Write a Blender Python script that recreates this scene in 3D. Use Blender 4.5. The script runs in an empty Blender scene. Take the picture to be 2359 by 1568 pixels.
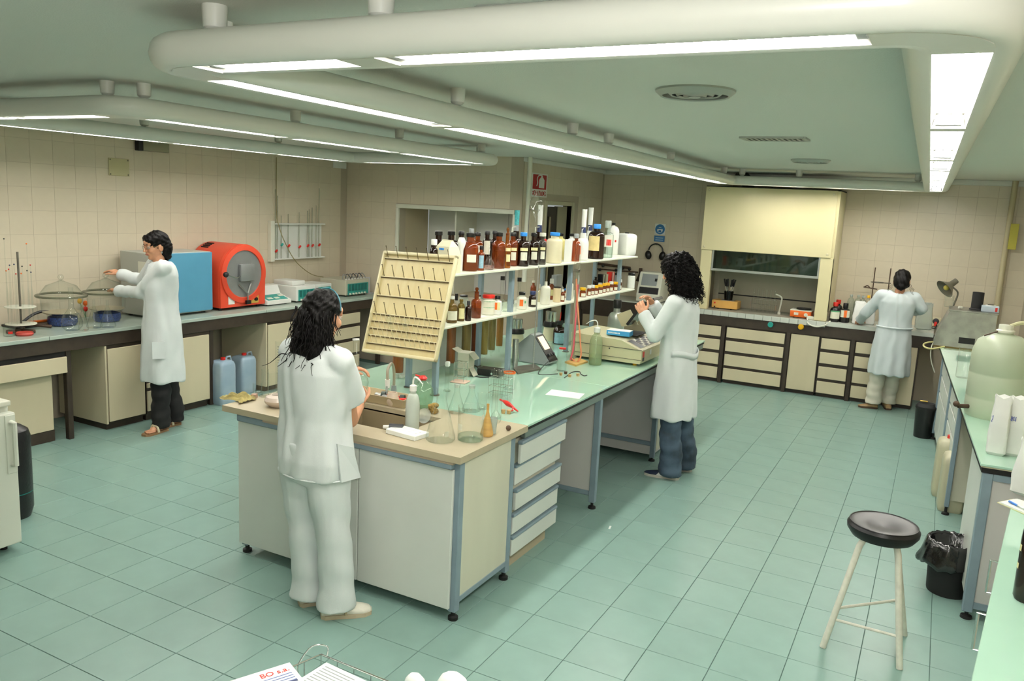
import bpy, bmesh, math, random
import numpy as np
from mathutils import Vector, Matrix, Euler

scene = bpy.context.scene
COL = scene.collection
PI = math.pi
rng = random.Random(7)

# ---------------------------------------------------------------- camera
F = 1851.76                      # focal length in pixels of the 2359 x 1568 frame
W, H = 2359, 1568
R = ((0.88093548, 0.47063337, 0.04956728), (0.12197417, -0.12460536, -0.98468056), (-0.45724718, 0.87348597, -0.16717439))
RX, RY, RZ = Vector(R[0]), Vector(R[1]), Vector(R[2])
CAM = Vector((5.50949, -3.76813, 2.06002))
cd = bpy.data.cameras.new('camera'); cam = bpy.data.objects.new('camera', cd); COL.objects.link(cam)
cd.sensor_width = 36.0; cd.lens = F / W * 36.0; cd.clip_start = 0.05; cd.clip_end = 100
m3 = Matrix((RX, -RY, -RZ)).transposed()
cam.matrix_world = Matrix.Translation(CAM) @ m3.to_4x4()
scene.camera = cam

# ---------------------------------------------------------------- world, exposure
wd_ = bpy.data.worlds.new('world'); scene.world = wd_; wd_.use_nodes = True
wd_.node_tree.nodes['Background'].inputs[0].default_value = (0.75, 0.8, 0.78, 1)
wd_.node_tree.nodes['Background'].inputs[1].default_value = 0.3
vs = scene.view_settings
vs.view_transform = 'Standard'; vs.look = 'None'; vs.gamma = 1.0; vs.use_curve_mapping = False
vs.exposure = 0.62
TUBE_POWER = 34.0
fd = bpy.data.lights.new('camera_flash', 'POINT'); fd.energy = 55; fd.color = (1, .98, .97); fd.shadow_soft_size = .035   # the photographer's flash, over the lens
fo = bpy.data.objects.new('camera_flash', fd); COL.objects.link(fo); fo.location = CAM - RY*.17 - RZ*.02
try:
    scene.cycles.transparent_max_bounces = 32; scene.cycles.max_bounces = 10
    scene.cycles.diffuse_bounces = 5; scene.cycles.glossy_bounces = 4; scene.cycles.transmission_bounces = 8
    scene.cycles.sample_clamp_indirect = 6.0; scene.cycles.caustics_reflective = False; scene.cycles.caustics_refractive = False
except Exception:
    pass

# ---------------------------------------------------------------- measuring
def proj(p):
    d = Vector(p) - CAM; z = RZ.dot(d)
    return (W/2 + F*RX.dot(d)/z, H/2 + F*RY.dot(d)/z)
def ray(u, v):
    return RX*((u-W/2)/F) + RY*((v-H/2)/F) + RZ
def at(u, v, z):                 # point of the horizontal plane z seen at (u, v)
    d = ray(u, v); return CAM + d*((z-CAM.z)/d.z)
def atx(u, v, x):
    d = ray(u, v); return CAM + d*((x-CAM.x)/d.x)
def aty(u, v, y):
    d = ray(u, v); return CAM + d*((y-CAM.y)/d.y)
def depth(p): return RZ.dot(Vector(p)-CAM)
def size(p, npx): return npx*depth(p)/F
def topz(p, v):                  # height over p's foot that shows at image row v
    lo, hi = -0.5, 4.0
    for _ in range(40):
        m = (lo+hi)/2
        if proj((p[0], p[1], m))[1] > v: lo = m
        else: hi = m
    return (lo+hi)/2
def coly(u, x, z):               # y on the line (x, z) that shows in image column u
    lo, hi = -3.0, 7.0
    for _ in range(40):
        m = (lo+hi)/2
        if proj((x, m, z))[0] < u: lo = m
        else: hi = m
    return (lo+hi)/2
def colx(u, y, z):
    lo, hi = -4.0, 8.0
    for _ in range(40):
        m = (lo+hi)/2
        if proj((m, y, z))[0] < u: lo = m
        else: hi = m
    return (lo+hi)/2
def away(p, r):                  # p moved r away from the camera, horizontally
    d = Vector((p[0]-CAM.x, p[1]-CAM.y, 0)).normalized(); return Vector(p) + d*r

# ---------------------------------------------------------------- materials
def lin(c):
    if isinstance(c, str):
        c = c.lstrip('#'); c = [int(c[i:i+2], 16)/255 for i in (0, 2, 4)]
    return tuple((x/12.92 if x <= .04045 else ((x+.055)/1.055)**2.4) for x in c[:3]) + (1,)
MATS = {}
def mat(name, color=None, rough=.5, metal=0., spec=.5, var=0., scale=8., bump=0., bscale=60., emit=None, power=0., sss=0., coat=0., detail=3., c2=None, stretch=None, rand=0.):
    if name in MATS: return MATS[name]
    m = bpy.data.materials.new(name); m.use_nodes = True; MATS[name] = m
    nt = m.node_tree; n = nt.nodes; l = nt.links; b = n['Principled BSDF']
    col = lin(color)
    b.inputs['Base Color'].default_value = col
    b.inputs['Roughness'].default_value = rough; b.inputs['Metallic'].default_value = metal
    b.inputs['Specular IOR Level'].default_value = spec
    if coat: b.inputs['Coat Weight'].default_value = coat; b.inputs['Coat Roughness'].default_value = .05
    if sss:
        b.inputs['Subsurface Weight'].default_value = sss; b.inputs['Subsurface Radius'].default_value = (.02, .012, .008); b.inputs['Subsurface Scale'].default_value = .3
    tc = None
    if var or bump or c2:
        tc = n.new('ShaderNodeTexCoord'); mp = n.new('ShaderNodeMapping'); l.new(tc.outputs['Object'], mp.inputs[0])
        if stretch: mp.inputs['Scale'].default_value = stretch
        src = mp.outputs[0]
    last = None
    if var or c2:
        t = n.new('ShaderNodeTexNoise'); t.inputs['Scale'].default_value = scale; t.inputs['Detail'].default_value = detail
        l.new(src, t.inputs['Vector'])
        rp = n.new('ShaderNodeValToRGB'); l.new(t.outputs['Fac'], rp.inputs[0])
        if c2: a, z = col, lin(c2)
        else: a = tuple(min(1, x*(1+var)) for x in col[:3])+(1,); z = tuple(x*(1-var) for x in col[:3])+(1,)
        rp.color_ramp.elements[0].color = z; rp.color_ramp.elements[1].color = a
        rp.color_ramp.elements[0].position = .35; rp.color_ramp.elements[1].position = .65
        last = rp.outputs[0]
    if rand:
        oi = n.new('ShaderNodeObjectInfo'); hs = n.new('ShaderNodeHueSaturation')
        mr = n.new('ShaderNodeMapRange'); l.new(oi.outputs['Random'], mr.inputs[0])
        mr.inputs[3].default_value = 1-rand; mr.inputs[4].default_value = 1+rand
        l.new(mr.outputs[0], hs.inputs['Value'])
        if last: l.new(last, hs.inputs['Color'])
        else: hs.inputs['Color'].default_value = col
        last = hs.outputs[0]
    if last: l.new(last, b.inputs['Base Color'])
    if bump:
        t2 = n.new('ShaderNodeTexNoise'); t2.inputs['Scale'].default_value = bscale; t2.inputs['Detail'].default_value = 4
        l.new(src, t2.inputs['Vector'])
        bp = n.new('ShaderNodeBump'); bp.inputs['Strength'].default_value = bump; bp.inputs['Distance'].default_value = .01
        l.new(t2.outputs['Fac'], bp.inputs['Height']); l.new(bp.outputs[0], b.inputs['Normal'])
    if emit:
        b.inputs['Emission Color'].default_value = lin(emit); b.inputs['Emission Strength'].default_value = power
    return m
def glassm(name, tint=(.97, .985, .975), edge=(.74, .79, .76), gloss=.9, body=None, bodyfac=0.):
    """thin-walled glass: lets light through, tinted more where the wall is seen edge-on, with a Fresnel gloss"""
    if name in MATS: return MATS[name]
    m = bpy.data.materials.new(name); m.use_nodes = True; MATS[name] = m
    nt = m.node_tree; n = nt.nodes; l = nt.links; n.clear()
    out = n.new('ShaderNodeOutputMaterial')
    lw = n.new('ShaderNodeLayerWeight'); lw.inputs[0].default_value = .5
    pw = n.new('ShaderNodeMath'); pw.operation = 'POWER'; pw.inputs[1].default_value = 2.6; l.new(lw.outputs['Facing'], pw.inputs[0])
    mx = n.new('ShaderNodeMixRGB'); mx.inputs[1].default_value = tuple(tint)+(1,); mx.inputs[2].default_value = tuple(edge)+(1,)
    l.new(pw.outputs[0], mx.inputs[0])
    tr = n.new('ShaderNodeBsdfTransparent'); l.new(mx.outputs[0], tr.inputs[0])
    base = tr.outputs[0]
    if body:
        df = n.new('ShaderNodeBsdfDiffuse'); df.inputs[0].default_value = lin(body)
        m0 = n.new('ShaderNodeMixShader'); m0.inputs[0].default_value = bodyfac
        l.new(tr.outputs[0], m0.inputs[1]); l.new(df.outputs[0], m0.inputs[2]); base = m0.outputs[0]
    gl = n.new('ShaderNodeBsdfGlossy'); gl.inputs['Roughness'].default_value = .03; gl.inputs[0].default_value = (gloss, gloss, gloss, 1)
    p5 = n.new('ShaderNodeMath'); p5.operation = 'POWER'; p5.inputs[1].default_value = 4.0; l.new(lw.outputs['Facing'], p5.inputs[0])
    fr = n.new('ShaderNodeMath'); fr.operation = 'MULTIPLY_ADD'; fr.inputs[1].default_value = .55; fr.inputs[2].default_value = .05; l.new(p5.outputs[0], fr.inputs[0])
    ms = n.new('ShaderNodeMixShader'); l.new(fr.outputs[0], ms.inputs[0]); l.new(base, ms.inputs[1]); l.new(gl.outputs[0], ms.inputs[2])
    l.new(ms.outputs[0], out.inputs[0])
    return m
GLASS = glassm('clear_glass')
GLASSG = glassm('green_tinted_glass', (.90, .96, .92), (.58, .70, .63))
AMBER = glassm('amber_glass', (.70, .28, .06), (.25, .08, .015), body='#8a3c10', bodyfac=.4)
AMBERD = glassm('dark_amber_glass', (.25, .09, .03), (.04, .015, .01), body='#20100a', bodyfac=.6)
AMBERL = glassm('light_amber_glass', (.85, .5, .12), (.35, .16, .03), body='#8a4a10', bodyfac=.35)
OLIVE = glassm('olive_glass', (.72, .62, .30), (.3, .22, .08), body='#7a6228', bodyfac=.45)
WATER = glassm('water', (.93, .97, .96), (.65, .75, .73))
HAZEPL = glassm('hazy_plastic', (.85, .9, .88), (.6, .66, .64), gloss=.4, body='#d4ddd6', bodyfac=.45)
MILKPL = glassm('milky_plastic', (.8, .85, .8), (.55, .6, .55), gloss=.4, body='#cfd8cc', bodyfac=.72)
M = dict(
    white=mat('white_plastic', '#dcded8', .35, var=.03, scale=4),
    offwhite=mat('off_white_plastic', '#d6d6c6', .4, var=.03, scale=5),
    cream=mat('cream_plastic', '#cfc8a8', .45, var=.04, scale=6),
    black=mat('black_plastic', '#0b0b0c', .35),
    blackmatt=mat('black_matt', '#0d0d0d', .7),
    dark=mat('dark_grey_plastic', '#2a2c30', .4),
    grey=mat('grey_plastic', '#8a9090', .45),
    steel=mat('brushed_steel', '#b4b6b4', .28, metal=1., var=.08, scale=30, stretch=(1, 1, 12)),
    chrome=mat('chrome', '#d2d4d2', .12, metal=1.),
    iron=mat('grey_iron', '#6a665c', .5, metal=.6, var=.15, scale=14),
    rust=mat('worn_brown_iron', '#4a382a', .6, metal=.3, var=.25, scale=20),
    red=mat('red_plastic', '#c41f14', .35),
    orange=mat('orange_label', '#e0681c', .5),
    blue=mat('blue_plastic', '#2f86d8', .4),
    navy=mat('navy_plastic', '#1c2a55', .4),
    yellow=mat('yellow_plastic', '#e0ac10', .4),
    teal=mat('teal_panel', '#1f8a80', .4),
    label=mat('paper_label', '#d8d8c4', .7, var=.04, scale=40),
    labelc=mat('cream_label', '#dcd6a0', .7, var=.05, scale=40),
    labelg=mat('green_label_line', '#5aa070', .7),
    labelb=mat('blue_label', '#8fb6c4', .7, var=.1, scale=60),
    paper=mat('white_paper', '#e2e6e0', .8, var=.02, scale=12),
    ink=mat('grey_ink', '#6a7078', .8),
    cork=mat('cork', '#a98a5c', .9, var=.25, scale=60, bump=.3),
    rubber=mat('black_rubber', '#101010', .6),
    melam=mat('white_melamine', '#cfd2cb', .42, var=.035, scale=2.2),
    melamw=mat('warm_white_melamine', '#cac8b4', .45, var=.06, scale=3, stretch=(1, 1, .2)),
    frame=mat('grey_blue_lacquered_steel', '#7c8e98', .42, var=.06, scale=8),
    creamlam=mat('cream_laminate', '#cbc0a2', .5, var=.04, scale=3, stretch=(1, 1, .3)),
    brownlam=mat('dark_brown_laminate', '#33291f', .5, var=.18, scale=10),
    gap=mat('black_recess', '#0c0a08', .7),
    wood=mat('pale_wood', '#c09a58', .5, var=.15, scale=6, stretch=(1, 1, 6)),
)
# ---------------------------------------------------------------- mesh helpers
MW = {}                          # world matrices of roots (the depsgraph is not evaluated while the script runs)
class MB:
    def __init__(s): s.v = []; s.f = []
    def add(s, vs, fs, mx=None):
        o = len(s.v)
        s.v += [tuple(mx @ Vector(v)) if mx else tuple(v) for v in vs]
        s.f += [tuple(i+o for i in f) for f in fs]; return s
    def box(s, a, b, mx=None, bev=0.):
        x0, y0, z0 = (min(a[i], b[i]) for i in range(3)); x1, y1, z1 = (max(a[i], b[i]) for i in range(3))
        if bev > 0:
            bm = bmesh.new(); bmesh.ops.create_cube(bm, size=1)
            for v in bm.verts: v.co = Vector(((x0+x1)/2+v.co.x*(x1-x0), (y0+y1)/2+v.co.y*(y1-y0), (z0+z1)/2+v.co.z*(z1-z0)))
            bev = min(bev, .49*min(x1-x0, y1-y0, z1-z0))
            bmesh.ops.bevel(bm, geom=list(bm.edges), offset=bev, segments=2 if bev > .004 else 1, profile=.5, affect='EDGES')
            bm.verts.index_update()
            s.add([v.co[:] for v in bm.verts], [[v.index for v in f.verts] for f in bm.faces], mx); bm.free(); return s
        vs = [(x0,y0,z0),(x1,y0,z0),(x1,y1,z0),(x0,y1,z0),(x0,y0,z1),(x1,y0,z1),(x1,y1,z1),(x0,y1,z1)]
        return s.add(vs, [(0,3,2,1),(4,5,6,7),(0,1,5,4),(1,2,6,5),(2,3,7,6),(3,0,4,7)], mx)
    def obox(s, c, d, rz=0., bev=0., tilt=None):      # box of size d centred at c, turned about z (and tilted by an Euler)
        mx = Matrix.Translation(Vector(c)) @ (Euler(tilt).to_matrix().to_4x4() if tilt else Matrix.Rotation(rz, 4, 'Z'))
        return s.box([-x/2 for x in d], [x/2 for x in d], mx, bev)
    def lathe(s, prof, n=20, org=(0, 0, 0), caps=True, mx=None, a0=0., a1=2*PI):
        full = abs(a1-a0-2*PI) < 1e-6; k = n if full else n+1
        vs = []; fs = []
        for r, z in prof:
            for i in range(k):
                t = a0+(a1-a0)*i/n; vs.append((org[0]+r*math.cos(t), org[1]+r*math.sin(t), org[2]+z))
        for j in range(len(prof)-1):
            for i in range(n):
                i2 = (i+1) % k if full else i+1
                fs.append((j*k+i, j*k+i2, (j+1)*k+i2, (j+1)*k+i))
        if caps and full:
            if prof[0][0] > 1e-6: fs.append(tuple(reversed(range(k))))
            if prof[-1][0] > 1e-6: fs.append(tuple(range((len(prof)-1)*k, len(prof)*k)))
        return s.add(vs, fs, mx)
    def cyl(s, p, q, r, r2=None, n=10):
        p, q = Vector(p), Vector(q); d = q-p; L = d.length
        mx = Matrix.Translation(p) @ d.to_track_quat('Z', 'Y').to_matrix().to_4x4()
        return s.lathe([(r, 0), (r if r2 is None else r2, L)], n, mx=mx)
    def tube(s, pts, r, n=8, closed=False):
        pts = [Vector(p) for p in pts]; m = len(pts); rs = r if isinstance(r, (list, tuple)) else [r]*m
        vs = []; up = None
        for i, p in enumerate(pts):
            t = (pts[(i+1) % m]-pts[i-1]) if closed else (pts[min(i+1, m-1)]-pts[max(i-1, 0)])
            t = t.normalized() if t.length > 1e-9 else Vector((0, 0, 1))
            if up is None: up = t.orthogonal().normalized()
            up = (up-t*up.dot(t)); up = up.normalized() if up.length > 1e-6 else t.orthogonal().normalized()
            b = t.cross(up)
            for k in range(n):
                a = 2*PI*k/n; vs.append(p+(up*math.cos(a)+b*math.sin(a))*rs[i])
        fs = []
        for i in range(m if closed else m-1):
            j = (i+1) % m
            for k in range(n): fs.append((i*n+k, i*n+(k+1) % n, j*n+(k+1) % n, j*n+k))
        if not closed: fs += [tuple(reversed(range(n))), tuple(range((m-1)*n, m*n))]
        return s.add(vs, fs)
    def prism(s, poly, z0, z1, mx=None):               # polygon in xy extruded along z
        k = len(poly); vs = [(x, y, z0) for x, y in poly]+[(x, y, z1) for x, y in poly]
        a = sum(poly[i][0]*poly[(i+1) % k][1]-poly[(i+1) % k][0]*poly[i][1] for i in range(k))
        fs = [tuple(reversed(range(k))), tuple(range(k, 2*k))]+[(i, (i+1) % k, k+(i+1) % k, k+i) for i in range(k)]
        if a < 0: fs = [tuple(reversed(f)) for f in fs]
        return s.add(vs, fs, mx)
    def loft(s, rings, caps=True):
        k = len(rings[0]); vs = [p for r in rings for p in r]; fs = []
        for j in range(len(rings)-1):
            for i in range(k): fs.append((j*k+i, j*k+(i+1) % k, (j+1)*k+(i+1) % k, (j+1)*k+i))
        if caps: fs += [tuple(reversed(range(k))), tuple(range((len(rings)-1)*k, len(rings)*k))]
        return s.add(vs, fs)
    def ball(s, c, r, n=12, m=8, mx=None):
        rr = r if isinstance(r, (list, tuple)) else (r, r, r)
        prof = [(math.sin(PI*j/m), -math.cos(PI*j/m)) for j in range(m+1)]
        mm = Matrix.Translation(Vector(c)) @ (mx or Matrix.Identity(4)) @ Matrix.Diagonal((rr[0], rr[1], rr[2], 1))
        vs = [(0, 0, -1)]; fs = []
        for r_, z in prof[1:-1]:
            for i in range(n): vs.append((r_*math.cos(2*PI*i/n), r_*math.sin(2*PI*i/n), z))
        vs.append((0, 0, 1)); e = len(vs)-1
        for i in range(n): fs.append((0, 1+(i+1) % n, 1+i)); fs.append((e, e-n+i, e-n+(i+1) % n))
        for j in range(m-2):
            for i in range(n): fs.append((1+j*n+i, 1+j*n+(i+1) % n, 1+(j+1)*n+(i+1) % n, 1+(j+1)*n+i))
        return s.add(vs, fs, mm)
    def cap(s, p, q, r, r2=None, n=12, flat=1., side=None):   # round-ended cone (capsule), optionally flattened
        p, q = Vector(p), Vector(q); r2 = r if r2 is None else r2; d = q-p; L = max(d.length, 1e-6)
        if side is not None:
            z = d.normalized(); y = Vector(side)-z*Vector(side).dot(z); y.normalize(); x = y.cross(z)
            rot = Matrix((x, y, z)).transposed().to_4x4()
        else: rot = d.to_track_quat('Z', 'Y').to_matrix().to_4x4()
        prof = [(r*math.sin(PI/2*j/4), -r*math.cos(PI/2*j/4)) for j in range(5)]+[(r2*math.cos(PI/2*j/4), L+r2*math.sin(PI/2*j/4)) for j in range(5)]
        prof[0] = (1e-5, prof[0][1]); prof[-1] = (1e-5, prof[-1][1])
        return s.lathe(prof, n, mx=Matrix.Translation(p) @ rot @ Matrix.Diagonal((1, flat, 1, 1)))
    def mesh(s, name):
        me = bpy.data.meshes.new(name); me.from_pydata(s.v, [], s.f); me.update(); return me
    def build(s, name, material, parent=None, smooth=None, angle=35, label=None, kind=None):
        return link(name, s.mesh(name), material, parent, smooth, angle, label, kind)
def link(name, me, material, parent=None, smooth=None, angle=35, label=None, kind=None):
    if parent is not None and parent.name in MW:
        me.transform(MW[parent.name].inverted())
    if isinstance(material, (list, tuple)):
        for m_ in material: me.materials.append(m_)
    elif material: me.materials.append(material)
    if smooth is not False:
        for p in me.polygons: p.use_smooth = True
        if smooth is None: shade(me, angle)
    o = bpy.data.objects.new(name, me); COL.objects.link(o)
    if parent is not None:
        o.parent = parent
        if parent.name in MW: MW[o.name] = MW[parent.name]
    if label: o['label'] = label
    if kind: o['kind'] = kind
    return o
def shade(me, angle):
    try: me.set_sharp_from_angle(angle=math.radians(angle))
    except Exception: pass
def thing(name, label, cat, loc=(0, 0, 0), rz=0., group=None):
    o = bpy.data.objects.new(name, None); COL.objects.link(o); o.empty_display_size = .05
    o.location = loc; o.rotation_euler = (0, 0, rz)
    MW[o.name] = Matrix.Translation(Vector(loc)) @ Matrix.Rotation(rz, 4, 'Z')
    o['label'] = label; o['category'] = cat
    if group: o['group'] = group
    return o
def tag(o, label, cat, group=None):
    o['label'] = label; o['category'] = cat
    if group: o['group'] = group
    return o
def dup(root, loc, rz=0., label=None, group=None, scale=None):
    r = root.copy(); COL.objects.link(r); r.location = loc; r.rotation_euler = (0, 0, rz)
    if scale: r.scale = scale if isinstance(scale, (tuple, list)) else (scale,)*3
    if label: r['label'] = label
    if group: r['group'] = group
    def rec(a, b):
        for ch in kids[a.name]:
            c = ch.copy(); COL.objects.link(c); c.parent = b; rec(ch, c)
    kids = {}
    for o in list(COL.objects):
        if o.parent: kids.setdefault(o.parent.name, []).append(o)
    from collections import defaultdict
    kids = defaultdict(list, kids)
    rec(root, r)
    return r
def struct(o): o['kind'] = 'structure'; return o
def smoothstep(a, b, x): t = max(0, min(1, (x-a)/(b-a))); return t*t*(3-2*t)
def catmull(pts, k=6):
    pts = [Vector(p) for p in pts]; out = []
    for i in range(len(pts)-1):
        p0, p1, p2, p3 = pts[max(i-1, 0)], pts[i], pts[i+1], pts[min(i+2, len(pts)-1)]
        for j in range(k):
            t = j/k; out.append(.5*((2*p1)+(p2-p0)*t+(2*p0-5*p1+4*p2-p3)*t*t+(3*p1-p0-3*p2+p3)*t**3))
    out.append(pts[-1]); return out
# ================================================================ THE ROOM
CEIL = 2.58
XL, YA, XS, YB = -1.20, 4.35, 1.30, 6.75        # left wall, far wall, side wall, back wall
def xr(y): return 6.52
MGROUT = mat('floor_grout', '#4f6a62', .8)
MTILE = mat('green_floor_tile', '#7e9c93', .33, var=.05, scale=5, rand=.025, spec=.45)
MWTILE = mat('cream_wall_tile', '#cbc1ab', .28, var=.025, scale=6, rand=.015, spec=.4)
MWGROUT = mat('wall_grout', '#b1a692', .8)
MCEIL = mat('ceiling_plaster', '#d8dad4', .9, bump=.25, bscale=180)
MPLAIN = mat('plain_cream_wall', '#cbc1ab', .5)

fl = MB(); fl.box((-2.6, -5.4, -.08), (7.2, 7.0, -.004)); floor = struct(fl.build('floor', MGROUT))
T = .3
def tilemesh(name, w, h, t, mt, ch=.0012):
    b = MB(); b.add([(0,0,0),(w,0,0),(w,h,0),(0,h,0),(0,0,t-ch),(w,0,t-ch),(w,h,t-ch),(0,h,t-ch),(ch,ch,t),(w-ch,ch,t),(w-ch,h-ch,t),(ch,h-ch,t)],
        [(0,1,5,4),(1,2,6,5),(2,3,7,6),(3,0,4,7),(4,5,9,8),(5,6,10,9),(6,7,11,10),(7,4,8,11),(8,9,10,11)])
    me = b.mesh(name); me.materials.append(mt); return me
tm = tilemesh('floor_tile', T-.003, T-.003, .005, MTILE)
cells = []
for i in range(-8, 23):
    for j in range(-17, 23):
        x, y = i*T, j*T
        if x < XL-.01 or x > xr(y)-.02: continue
        if y > YA-.15 and x < XS-.25: continue
        vis = 0
        c = [proj((x+a*T, y+b*T, 0)) for a in (0, 1) for b in (0, 1)] if RZ.dot(Vector((x, y, 0))-CAM) > .6 else None
        if c:
            us = [p[0] for p in c]; v_ = [p[1] for p in c]
            if max(us) > 0 and min(us) < W and max(v_) > 0 and min(v_) < H: vis = (max(us)-min(us))*(max(v_)-min(v_))
        hid = (2.2 < x < 3.3 and -.3 < y < 3.6)
        cells.append((0 if hid else vis, x, y))
cells.sort(reverse=True)
rest = MB()
for k, (v_, x, y) in enumerate(cells):
    if k < 300 and v_ > 0:
        o = bpy.data.objects.new('floor_tile', tm); COL.objects.link(o); o.parent = floor; o.location = (x+.0015, y+.0015, -.005)
    else: rest.box((x+.0015, y+.0015, -.005), (x+T-.0015, y+T-.0015, 0))
rest.build('floor_tiling', MTILE, floor, smooth=False, kind='stuff')

cl = MB(); cl.box((-2.6, -5.4, CEIL), (7.2, 7.0, CEIL+.1)); ceiling = struct(cl.build('ceiling', MCEIL))

TW = .195
wtm = tilemesh('wall_tile', TW-.002, TW-.002, .0018, MWTILE, .0006)
def tiles(wall, org, ux, nx, z0, nz, skip=None):
    """tiles of one wall: org is the lower corner, ux the run direction; the face looks along ux x z"""
    ux = Vector(ux); uz = Vector((0, 0, 1)); un = ux.cross(uz)
    mx = Matrix((ux, uz, un)).transposed().to_4x4()
    for a in range(nx):
        for b in range(nz):
            p = Vector(org)+ux*(a*TW)+uz*(z0+b*TW)
            if p.z+TW > CEIL+.01 or (skip and skip(p, p+ux*TW+uz*TW)): continue
            o = bpy.data.objects.new('wall_tile', wtm); COL.objects.link(o); o.parent = wall
            o.matrix_world = Matrix.Translation(p+ux*.001+uz*.001) @ mx
ZT0 = 2.196-7*TW                                  # a tile joint runs at z = 2.196
w = MB(); w.box((XL-.12, -5.4, 0), (XL, YA+.9, CEIL)); wall_left = struct(w.build('wall_left', MWGROUT, smooth=False))
tiles(wall_left, (XL, 1.308-8*TW-.0, 0), (0, 1, 0), 24, ZT0, 9, lambda p, q: q.y > YA+.02)
# far wall with the recess
OX0, OX1, OZ0, OZ1 = -.37, 1.20, .95, 1.945
w = MB(); w.box((XL, YA, 0), (OX0, YA+.12, CEIL)); w.box((OX1, YA, 0), (XS, YA+.12, CEIL))
w.box((OX0, YA, 0), (OX1, YA+.12, OZ0)); w.box((OX0, YA, OZ1), (OX1, YA+.12, CEIL))
wall_far = struct(w.build('wall_far', MWGROUT, smooth=False))
def skA(p, q): return (q.x > XS+.02 or q.x > OX0-.03) and p.x < OX1+.03 and q.z > OZ0-.03 and p.z < OZ1+.03 or q.x > XS+.03
tiles(wall_far, (XL+.005, YA, 0), (1, 0, 0), 13, ZT0, 9, skA)
yn = YA+.62
rec = thing('wall_recess', 'white shelved recess with cream frame in the far tiled wall', 'recess', (.4, YA+.3, OZ0))
MREC = mat('recess_white', '#d4d6d0', .5); MRECS = mat('recess_side_cream', '#b9ad90', .5)
b = MB(); b.box((OX0-.02, YA+.12, OZ0-.02), (OX0, yn, OZ1)); b.box((OX1, YA+.12, OZ0-.02), (OX1+.02, yn, OZ1)); b.box((OX0-.02, YA+.12, OZ1), (OX1+.02, yn+.02, OZ1+.02)); b.box((OX0-.02, YA+.12, OZ0-.02), (OX1+.02, yn+.02, OZ0)); b.build('lining', MRECS, rec, smooth=False)
for x0, x1 in ((OX0+.01, .34), (.35, .80), (.81, OX1)):
    MB().box((x0, yn, OZ0), (x1, yn+.02, OZ1)).build('back_panel', MREC, rec, smooth=False)
MB().box((.335, YA+.14, OZ0), (.355, yn, OZ1)).build('divider', M['offwhite'], rec, smooth=False)
MB().box((.355, YA+.16, 1.47), (OX1, yn, 1.49)).build('shelf', M['offwhite'], rec, smooth=False)
MB().box((.06, yn-.006, 1.0), (.085, yn-.001, 1.9)).build('slotted_strip', M['grey'], rec, smooth=False)
fr = thing('recess_frame', 'cream moulded frame around the recess in the far wall', 'frame', (.4, YA, OZ1))
b = MB(); b.box((OX0-.045, YA-.03, OZ1), (OX1+.02, YA, OZ1+.05), bev=.006); b.build('top_rail', M['offwhite'], fr)
MB().box((OX0-.045, YA-.03, OZ0), (OX0, YA, OZ1), bev=.006).build('side_rail', M['offwhite'], fr)
MB().box((OX1, YA-.03, OZ0), (OX1+.045, YA, OZ1), bev=.006).build('side_rail', M['offwhite'], fr)
# side wall with the door
DY0, DY1, DZ = 4.98, 5.72, 2.07
w = MB(); w.box((XS-.12, YA+.12, 0), (XS, DY0, CEIL)); w.box((XS-.12, DY1, 0), (XS, YB+.1, CEIL)); w.box((XS-.12, DY0, DZ), (XS, DY1, CEIL))
wall_side = struct(w.build('wall_side', MWGROUT, smooth=False))
tiles(wall_side, (XS, YA+.02, 0), (0, 1, 0), 13, ZT0, 9, lambda p, q: q.y > YB+.02 or (q.y > DY0-.07 and p.y < DY1+.07 and p.z < DZ+.05))
dr = struct(MB().box((XS-.10, DY0+.02, 0), (XS-.07, 5.44, DZ-.02)).build('door_1', mat('dark_door_glass', '#0d0c0b', .12), smooth=False))
b = MB(); b.box((XS-.09, DY0-.06, 0), (XS+.02, DY0, DZ+.05), bev=.006); b.box((XS-.09, DY1, 0), (XS+.02, DY1+.06, DZ+.05), bev=.006); b.box((XS-.09, DY0, DZ), (XS+.02, DY1, DZ+.05), bev=.006)
b.build('door_frame', mat('door_frame_paint', '#bcb79d', .45), dr)
MB().box((XS-.11, 5.44, 0), (XS-.06, DY1, DZ-.01)).build('fixed_panel', mat('door_panel_paint', '#9d977e', .5), dr, smooth=False)
MB().box((XS-.068, 5.20, .9), (XS-.05, 5.235, 1.93), bev=.004).build('pull_bar', mat('pull_bar_paint', '#8d8466', .5), dr)
# back wall, right wall, rear wall
wall_back = struct(MB().box((XS-.12, YB, 0), (6.6, YB+.12, CEIL)).build('wall_back', MWGROUT, smooth=False))
tiles(wall_back, (4.626-17*TW, YB, 0), (1, 0, 0), 26, ZT0-2*TW, 11, lambda p, q: p.x < XS or q.x > xr(YB)+.03 or (p.x > 2.95 and q.x < 4.3) or p.z < .6)
b = MB(); b.prism([(xr(-5.4), -5.4), (xr(6.87), 6.87), (xr(6.87)+.1, 6.87), (xr(-5.4)+.1, -5.4)], 0, CEIL); wall_right = struct(b.build('wall_right', MWTILE, smooth=False))
wall_front = struct(MB().box((-2.6, -5.4, 0), (7.2, -5.28, CEIL)).build('wall_front', MPLAIN, smooth=False))
b = MB(); b.box((XS, YB-.05, CEIL-.06), (xr(YB), YB-.004, CEIL), bev=.01); struct(b.build('trim_1', MCEIL))
b = MB(); b.box((XS+.004, YA-.03, CEIL-.05), (XS+.05, YB-.05, CEIL), bev=.01); struct(b.build('trim_2', MCEIL))
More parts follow.
